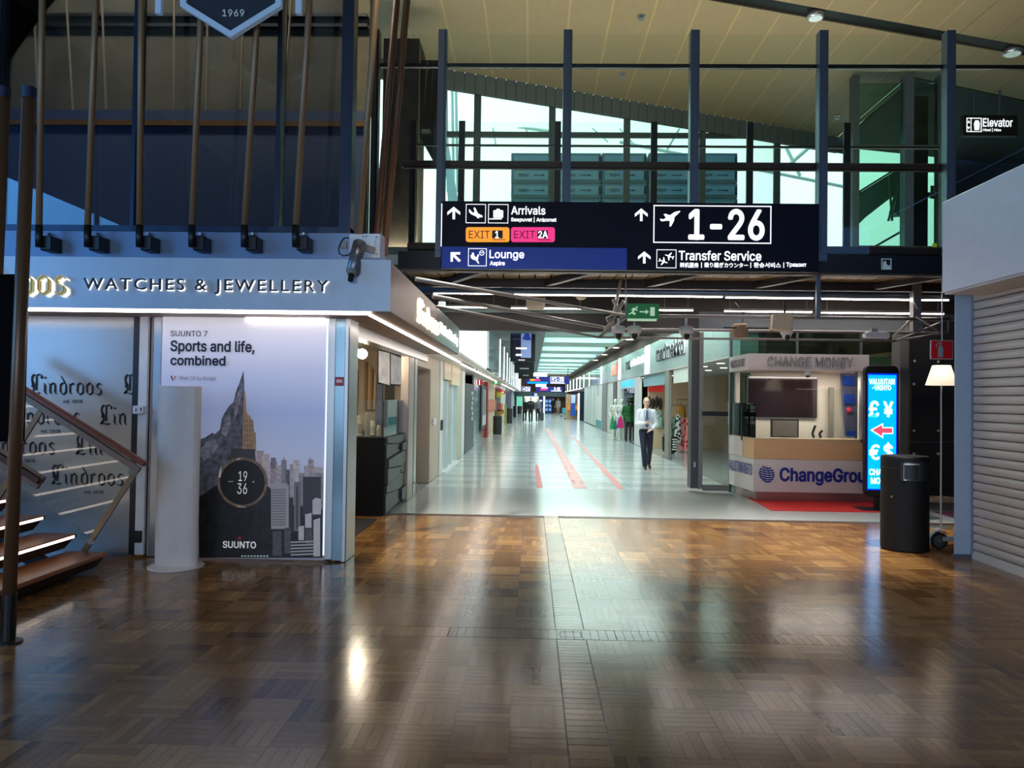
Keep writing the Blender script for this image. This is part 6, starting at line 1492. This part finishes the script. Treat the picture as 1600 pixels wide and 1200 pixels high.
rail(1040, 1076, 25.3, 1.55, 'chrome clothes rail carrying the patterned dresses'); rail(1056, 1082, 26.4, 1.75, 'taller clothes rail with the amber shirt')
PG = pattern('leaf_pattern', (30, 58, 44), (120, 150, 130), 9); PR = pattern('red_pattern', (196, 30, 60), (236, 150, 150), 8); PBW = pattern('black_white_pattern', (20, 20, 22), (220, 218, 214), 10); PM = pattern('mint_pattern', (190, 214, 198), (120, 160, 140), 12)
for px, yt, yb_, w0, w1, m, l in ((1045, 655, 684, 9, 16, PG, 'dark green leaf patterned dress at the pier end of the rail'), (1053, 652, 690, 9, 15, PG, 'second dark green leaf patterned dress on the rail'), (1060, 645, 692, 7, 13, PBW, 'black and white patterned dress between green and red ones'), (1068, 652, 704, 7, 12, PR, 'crimson patterned dress on the rail'), (1076, 650, 706, 7, 12, PR, 'crimson patterned dress beside the glass door post')):
    garment(px, yt, yb_, w0, w1, 25.3-(px % 3)*.1, m, l)
garment(1064, 632, 652, 14, 16, 26.4, mat('amber_cloth', (214, 150, 60), .8), 'amber yellow shirt hanging above the dresses', 'shirt')
garment(1031, 640, 668, 8, 12, 27.13, PM, 'mint patterned dress hanging behind the walking man')
t = thing('tote_bag', fl(1047, 709), 'black and white striped tote bag under the dresses', 'bag'); p = fl(1047, 709)
B().prism([(p.x-.22, p.y, .08), (p.x-.1, p.y, .0), (p.x+.1, p.y, .0), (p.x+.22, p.y, .08), (p.x+.24, p.y, .55), (p.x-.24, p.y, .55)], (0, .18, 0)).o('body', mat('black_canvas', (16, 16, 18), .7), t, bevel=.02)
for k in range(5): B().box(p.x+.06+(k % 2)*.02, p.x+.22, p.y-.01, p.y, .12+k*.08, .16+k*.08).o('stripe', mat('canvas_white', (226, 224, 220), .7), t)
t = thing('paper_bag', fl(1063, 706), 'white shopping bag with a black flower print', 'bag'); p = fl(1063, 706)
B().box(p.x-.13, p.x+.13, p.y, p.y+.14, 0, .52).o('body', mat('bag_white', (214, 212, 208), .6), t); B().pp([(1063+2.6*math.cos(k*PI/5)*(1 if k % 2 else .4), 693+4*math.sin(k*PI/5)*(1 if k % 2 else .4)) for k in range(10)], p.y-.01, .01).o('flower_print', BLACK, t)
p = fl(1028, 697); t = thing('mint_crate', (p.x, p.y, 0), 'mint green display box behind the walking man', 'display box')
B().box(p.x-.2, p.x+.22, p.y, p.y+.4, .3, .72).o('box', mat('mint_box', (176, 206, 190), .5, var=.2), t); B().box(p.x-.18, p.x+.2, p.y+.05, p.y+.35, 0, .3).o('base', mat('dark_base', (40, 40, 42), .5), t)
for px, py, w_, h, col, l in ((977, 684, 15, .62, (104, 106, 104), 'grey fabric ottoman beside the mannequins'), (991, 686, 15, .62, (34, 34, 36), 'black suitcase standing behind the walking man'), (1003, 687.5, 5, .60, (24, 24, 28), 'slim black suitcase close to the walking man')):
    p = fl(px, py); s = p.y/F*w_/2
    t = thing('suitcase', (p.x, p.y, 0), l, 'luggage'); B().box(p.x-s, p.x+s, p.y, p.y+.4, .03, h).o('body', mat('case_%d' % px, col, .6, var=.2, scale=12), t, bevel=.04)
    for q in (-.7, .7): B().cyl((p.x+s*q, p.y+.2, 0), (p.x+s*q, p.y+.2, .05), .03, n=8).o('foot', BLACK, t)
    B().box(p.x-s*.35, p.x+s*.35, p.y+.1, p.y+.14, h, h+.04).o('handle', BLACK, t)
# luggage trolleys
def trolley(px, py, label, first=[None]):
    p = fl(px, py)
    if first[0]: return dup(first[0], (p.x, p.y, 0), label)
    t = thing('luggage_trolley', (p.x, p.y, 0), label, 'trolley', 'luggage trolleys'); M_ = mat('trolley_grey', (150, 158, 160), .3, .7)
    x, y = p.x, p.y
    B().tube(((x-.5, y, .12), (x+.5, y, .12), (x+.55, y, 1.0)), .025, 8).tube(((x-.5, y+.5, .12), (x+.5, y+.5, .12), (x+.55, y+.5, 1.0)), .025, 8).tube(((x+.55, y, 1.0), (x+.55, y+.5, 1.0)), .025, 8).o('frame', M_, t)
    B().box(x-.5, x+.5, y, y+.5, .16, .2).o('deck', M_, t); B().box(x-.35, x+.45, y-.02, y, .3, .85).o('advert_panel', mat('trolley_teal', (70, 170, 190), .4), t)
    for a, b_ in ((-.45, .05), (-.45, .45), (.4, .05), (.4, .45)): B().cyl((x+a, y+b_-.02, .06), (x+a, y+b_+.02, .06), .06, n=10).o('wheel', BLACK, t)
    first[0] = t; return t
trolley(891, 655, 'luggage trolley with teal panel nearest the navy pier'); trolley(884, 651, 'luggage trolley parked behind the first one'); trolley(899, 654, 'luggage trolley half behind the lit post')
ad = thing('orange_kiosk', at(894, 652, 62), 'orange wall with blue information column behind the trolleys', 'information point')
B().bp(884, 616, 906, 655, 63, .2).o('wall_board', mat('tan_board', (190, 150, 110), .5), ad); B().bp(892, 616, 900, 650, 62.8, .2).o('blue_column', mat('info_blue', (30, 90, 190), .4, emit=.1), ad); B().bp(892.5, 617, 899, 630, 62.7, .05).o('white_mark', mat('info_mark', (180, 200, 230), .4, emit=.2), ad)
for q in ((887, 891), (899.5, 904)): B().bp(q[0], 633, q[1], 641, 62.6, .42).o('orange_panel', mat('orange_panel', (232, 140, 40), .4, emit=.15), ad)
led_line((3.95, Yr(910), 2.565), (3.95, 88, 2.565), 'warm led line over the far information point', grp='led lines under the street fascia')
# =================================================================== PEOPLE AND MANNEQUINS
def blob(b, name, m, parent, voxel=.014, smooth_it=4):
    off = wloc(parent); me = b.mesh(name, off)
    ob = bpy.data.objects.new('tmp', me); C.objects.link(ob)
    r = ob.modifiers.new('r', 'REMESH'); r.mode = 'VOXEL'; r.voxel_size = voxel
    s_ = ob.modifiers.new('s', 'SMOOTH'); s_.iterations = smooth_it; s_.factor = .5
    dg = bpy.context.evaluated_depsgraph_get(); m2 = bpy.data.meshes.new_from_object(ob.evaluated_get(dg))
    bpy.data.objects.remove(ob); bpy.data.meshes.remove(me)
    m2.name = name; m2.materials.clear(); m2.materials.append(m)
    for p_ in m2.polygons: p_.use_smooth = True
    o = bpy.data.objects.new(name, m2); C.objects.link(o); o.parent = parent
    return o
SKIN = mat('skin', (226, 188, 166), .5)
def hand(b, w, d, s, curl=.5):
    """palm and five bent fingers at wrist w pointing along d"""
    d = Vector(d).normalized(); up = Vector((0, 0, 1)) if abs(d.z) < .8 else Vector((0, -1, 0))
    sd = d.cross(up).normalized(); nm_ = sd.cross(d)
    w = Vector(w); c = w+d*.05*s
    b.limb([(w, .026*s), (c, .036*s), (w+d*.085*s, .034*s)])
    for k, ln in enumerate((.066, .076, .07, .054)):
        o = w+d*.09*s+sd*(k-1.5)*.019*s
        b.limb([(o, .0095*s), (o+d*ln*.5*s, .0088*s), (o+d*ln*.8*s-nm_*ln*curl*s, .0078*s)], 6)
    o = c-d*.02*s-sd*.032*s
    b.limb([(o, .012*s), (o-sd*.02*s+d*.03*s, .0105*s), (o-sd*.016*s+d*.06*s-nm_*.012*s, .009*s)], 6)
def human(name, label, cat, loc, J, top, legs_m, hair_m, skin=SKIN, shoe_m=None, s=1.0, group=None, tie=False, coat=None, face=True, voxel=.014, hair=True, glasses=False):
    t = thing(name, loc, label, cat, group); L0 = Vector(loc)
    P = lambda k: L0+Vector(J[k])*s
    R = lambda v: v*s
    b = B()
    def E(c, r): b.ell(L0+Vector(c)*s, [q*s for q in r], 14, 10)
    hx_, hy_, hz_ = J['head']
    E((hx_, hy_, hz_), (.074, .094, .112)); E((hx_, hy_-.03, hz_-.055), (.058, .062, .06))
    E((hx_, hy_-.098, hz_-.012), (.013, .018, .024))
    for q in (-1, 1): E((hx_+q*.076, hy_+.01, hz_-.005), (.012, .022, .032))
    b.limb([(L0+Vector((hx_, hy_+.02, hz_-.08))*s, R(.056)), (L0+Vector((hx_*.5, .0, hz_-.2))*s, R(.062))])
    E((0, 0, 1.30), (.165, .105, .19)); E((0, 0, 1.08), (.135, .095, .14)); E((0, .01, .97), (.15, .105, .10))
    b.limb([(L0+Vector((-.15, 0, 1.42))*s, R(.062)), (L0+Vector((.15, 0, 1.42))*s, R(.062))])
    for q in ('l', 'r'):
        b.limb([(P('sh_'+q), R(.055)), (P('el_'+q), R(.042)), (P('wr_'+q), R(.028))])
        b.limb([(P('hp_'+q), R(.088)), (P('kn_'+q), R(.058)), (P('an_'+q), R(.04))])
        hand(b, P('wr_'+q), J['hd_'+q], s)
    blob(b, 'body', skin, t, voxel)
    if top:
        b = B()
        def E(c, r): b.ell(L0+Vector(c)*s, [q*s for q in r], 14, 10)
        E((0, 0, 1.30), (.182, .12, .20)); E((0, 0, 1.10), (.152, .112, .15)); E((0, .01, 1.0), (.158, .115, .07 if not coat else .2))
        b.limb([(L0+Vector((-.155, 0, 1.42))*s, R(.072)), (L0+Vector((.155, 0, 1.42))*s, R(.072))])
        b.limb([(L0+Vector((0, .01, 1.44))*s, R(.075)), (L0+Vector((0, .01, 1.5))*s, R(.066))])
        for q in ('l', 'r'): b.limb([(P('sh_'+q), R(.07)), (P('el_'+q), R(.057)), (P('wr_'+q).lerp(P('el_'+q), .08), R(.042))])
        if coat: b.cyl(L0+Vector((0, .01, 1.0))*s, L0+Vector((0, .01, coat))*s, R(.165), R(.2), 16)
        blob(b, 'shirt', top, t, voxel)
    if legs_m:
        b = B(); b.ell(L0+Vector((0, .01, .95))*s, [q*s for q in (.162, .117, .10)], 14, 10)
        for q in ('l', 'r'): b.limb([(P('hp_'+q), R(.098)), (P('kn_'+q), R(.07)), (P('an_'+q), R(.06))])
        blob(b, 'trousers', legs_m, t, voxel)
    if shoe_m:
        for q in ('l', 'r'):
            b = B(); a = P('an_'+q); f = Vector(J['ft_'+q])*s
            b.limb([(a-Vector((0, 0, .02*s)), R(.045)), (a+f*.3-Vector((0, 0, .05*s)), R(.04)), (a+f-Vector((0, 0, .055*s)), R(.034))])
            blob(b, 'shoe', shoe_m, t, voxel*.7, 2)
    if hair:
        b = B(); b.ell(L0+Vector((hx_, hy_+.022, hz_+.035))*s, [q*s for q in (.08, .092, .092)], 14, 10)
        blob(b, 'hair', hair_m, t, voxel*.7, 2)
    if face:
        dk = mat('eye_dark', (50, 40, 40), .4); H = L0+Vector((hx_, hy_, hz_))*s
        for q in (-1, 1): B().ell(H+Vector((q*.03, -.088, .012))*s, [v*s for v in (.012, .008, .007)], 8, 6).o('eye', dk, t)
        B().ell(H+Vector((0, -.09, -.06))*s, [v*s for v in (.024, .007, .006)], 8, 6).o('mouth', mat('lip', (176, 110, 104), .5), t)
        if glasses:
            g = B()
            for q in (-1, 1):
                for k in range(12):
                    a0, a1 = 2*PI*k/12, 2*PI*(k+1)/12
                    g.cyl(H+Vector((q*.032+.022*math.cos(a0), -.103, .012+.017*math.sin(a0)))*s, H+Vector((q*.032+.022*math.cos(a1), -.103, .012+.017*math.sin(a1)))*s, .0028*s, n=5)
            g.cyl(H+Vector((-.01, -.104, .014))*s, H+Vector((.01, -.104, .014))*s, .0028*s, n=5)
            for q in (-1, 1): g.cyl(H+Vector((q*.054, -.1, .014))*s, H+Vector((q*.078, .0, .012))*s, .0028*s, n=5)
            g.o('glasses', mat('glasses_red_brown', (120, 60, 56), .4), t)
    return t
pm_ = fl(1009, 733.5)
JW = dict(head=(0, -.03, 1.655), sh_l=(-.175, 0, 1.42), el_l=(-.235, .0, 1.12), wr_l=(-.07, -.19, 1.14), hd_l=(.7, -.3, .25),
          sh_r=(.175, 0, 1.42), el_r=(.255, .04, 1.11), wr_r=(.12, -.17, 1.0), hd_r=(-.75, -.2, -.35),
          hp_l=(-.088, 0, .93), kn_l=(-.075, -.13, .52), an_l=(-.03, -.06, .10), ft_l=(-.01, -.17, .0),
          hp_r=(.088, .02, .93), kn_r=(.10, .03, .52), an_r=(.115, .30, .16), ft_r=(.01, -.15, -.07))
SHIRT = mat('white_shirt', (226, 230, 238), .7, var=.06, scale=20); NAVT = mat('navy_trousers', (22, 26, 52), .7); SHOE = mat('black_shoe', (16, 16, 18), .35)
man = human('person', 'man in white shirt, tie and navy trousers walking towards the parquet', 'person', (pm_.x, pm_.y, 0), JW, SHIRT, NAVT, mat('sandy_hair', (186, 164, 132), .7), shoe_m=SHOE, glasses=True)
L0 = Vector((pm_.x, pm_.y, 0))
b = B(); b.prism([L0+Vector(v) for v in ((-.02, -.132, 1.46), (.02, -.132, 1.46), (.03, -.138, 1.40), (.045, -.15, 1.10), (.0, -.15, 1.03), (-.045, -.15, 1.10), (-.03, -.138, 1.40))], (0, .012, 0)); b.o('tie', pattern('tie_pattern', (44, 52, 68), (96, 116, 132), 40), man)
b = B()
for q in (-1, 1): b.prism([L0+Vector(v) for v in ((q*.012, -.10, 1.515), (q*.075, -.085, 1.50), (q*.065, -.125, 1.43))], (0, .02, 0))
b.o('collar', SHIRT, man)
B().tube([L0+Vector(v) for v in ((-.07, -.06, 1.51), (-.075, -.15, 1.3), (0, -.165, 1.16), (.075, -.15, 1.3), (.07, -.06, 1.51))], .006, 6).o('lanyard', mat('lanyard_blue', (90, 110, 150), .6), man)
B().prism([L0+Vector(v) for v in ((-.155, -.06, 1.0), (.155, -.06, 1.0), (.155, -.06, .965), (-.155, -.06, .965))], (0, -.062, 0)).o('belt', BLACK, man)
ph = B().bar(L0+Vector((.0, -.25, 1.12)), L0+Vector((.005, -.27, 1.22)), .07, .014, up=(0, 1, 0)).o('paper_cup', mat('pale_cup', (190, 176, 170), .5), label="small pale card in the walking man's hand", cat='card')
ph.name = 'card'
# walkers farther down the street
JS = dict(head=(0, -.02, 1.65), sh_l=(-.175, 0, 1.42), el_l=(-.22, .03, 1.14), wr_l=(-.21, -.05, .9), hd_l=(0, -.1, -1),
          sh_r=(.175, 0, 1.42), el_r=(.22, .03, 1.14), wr_r=(.21, -.05, .9), hd_r=(0, -.1, -1),
          hp_l=(-.088, 0, .93), kn_l=(-.09, -.12, .52), an_l=(-.07, -.12, .10), ft_l=(0, -.16, .0),
          hp_r=(.088, 0, .93), kn_r=(.09, .02, .52), an_r=(.08, .25, .14), ft_r=(0, -.15, -.05))
DKT = mat('black_jacket', (22, 22, 26), .7); GRYT = mat('grey_jacket', (110, 108, 122), .7); DKL = mat('black_trousers', (18, 18, 22), .7); HRG = mat('grey_hair', (150, 140, 134), .7)
for px, py, tp_, lm, l, s_ in ((819.5, 660, DKT, DKL, 'walker in a long black coat beside the green screen', .99), (829, 660.5, DKT, DKL, 'walker in a black jacket with pale badges, middle of the group', 1.03), (840, 659.5, GRYT, DKL, 'walker in a grey jacket beside a dark suitcase', 1.0)):
    p = fl(px, py); o = human('person', l, 'person', (p.x, p.y, 0), JS, tp_, lm, HRG, shoe_m=mat('pale_shoe', (150, 150, 150), .5) if px < 825 else SHOE, s=s_, voxel=.022, coat=.72 if px < 825 else None, group='walkers far down the street', face=px > 825)
    if 825 < px < 835:
        for q in (-.1, .1): B().ell((p.x+q, p.y-.125, 1.36), (.035, .012, .03), 8, 6).o('badge', mat('badge_pale', (190, 196, 180), .5), o)
p = fl(846.5, 658.5); t = thing('suitcase', (p.x, p.y, 0), 'dark grey suitcase pulled by the walker in grey', 'luggage')
B().box(p.x-.15, p.x+.15, p.y, p.y+.25, .05, .68).o('body', mat('dark_case', (56, 60, 66), .5), t, bevel=.05)
B().tube(((p.x-.09, p.y+.1, .66), (p.x-.09, p.y+.1, .95), (p.x+.09, p.y+.1, .95), (p.x+.09, p.y+.1, .66)), .01, 6).o('handle', ALU, t)
for q in (-.1, .1): B().cyl((p.x+q-.015, p.y+.1, .04), (p.x+q+.015, p.y+.1, .04), .04, n=10).o('wheel', BLACK, t)
for px, py, tp_, lm, l in ((864, 647.5, DKT, DKL, 'far walker in black beside the blue cabinets'), (872, 647.5, mat('pale_coat', (206, 200, 190), .7), None, 'far walker in a pale coat before the brown end wall')):
    p = fl(px, py); human('person', l, 'person', (p.x, p.y, 0), JS, tp_, lm, mat('brown_hair', (110, 76, 50), .7), shoe_m=SHOE, s=1.02, voxel=.03, group='walkers far down the street', face=False, coat=.75 if lm is None else None)
# shop mannequins
MW = mat('mannequin_white', (226, 228, 222), .45)
JM = dict(JS); JM.update(an_r=(.09, .02, .09), kn_r=(.09, .0, .5), kn_l=(-.09, -.02, .5), an_l=(-.09, 0, .09), ft_r=(0, -.15, 0), el_l=(-.24, .04, 1.16), wr_l=(-.2, -.12, .95), hd_l=(0, -.4, -1))
for px, py, top_, l, sk in ((961, 687, mat('cream_knit', (214, 210, 198), .8), 'white mannequin in pale knit holding a green bag', MW), (971, 688, mat('white_cotton', (222, 224, 220), .8), 'white mannequin in cotton top holding a pink bag', MW), (981.5, 690, mat('forest_green_coat', (40, 104, 56), .8), 'mannequin in a forest green cape on the ottoman side', mat('mannequin_dark', (90, 70, 60), .5))):
    p = fl(px, py); q = human('mannequin', l, 'mannequin', (p.x, p.y, 0), JM, top_, MW if px < 975 else mat('mannequin_legs', (60, 60, 60), .6), HRG, skin=sk, shoe_m=MW if px < 975 else SHOE, s=1.0, voxel=.02, group='shop mannequins', face=False, hair=False, coat=.8 if px > 975 else (.9 if px > 965 else None))
    if px > 975: B().lathe([(.17, .0), (.1, .03), (.09, .1), (.05, .12)], (p.x, p.y-.02, 1.70), 16).o('hat', mat('green_hat', (40, 70, 46), .8), q)
for px, yt, yb_, w_, c0, l in ((957, 650, 671, 8, (30, 160, 80), 'green carrier bag held by the first mannequin'), (961.5, 656, 671, 6, (30, 120, 150), 'teal carrier bag beside the green one'), (969.5, 650, 669, 11, (226, 40, 130), 'pink carrier bag held by the second mannequin')):
    Y = fl(965, 690).y-.3; a = at(px, yb_, Y); h = at(px, yt, Y).z-a.z; s = Y/F*w_/2
    t = thing('carrier_bag', a, l, 'bag'); 
    B().prism([(a.x-s, Y, a.z+.05), (a.x-s*.8, Y, a.z), (a.x+s*.8, Y, a.z), (a.x+s, Y, a.z+.05), (a.x+s*.55, Y, a.z+h*.7), (a.x+s*.2, Y, a.z+h), (a.x-s*.2, Y, a.z+h), (a.x-s*.6, Y, a.z+h*.7)], (0, .1, 0)).o('body', mat('bag_%d' % px, c0, .5), t, bevel=.015)
    B().tube([(a.x, Y+.05, a.z+h), (a.x+.03, Y+.05, a.z+h+.12)], .01, 6).o('handle', mat('bag_%d' % px, c0, .5), t)
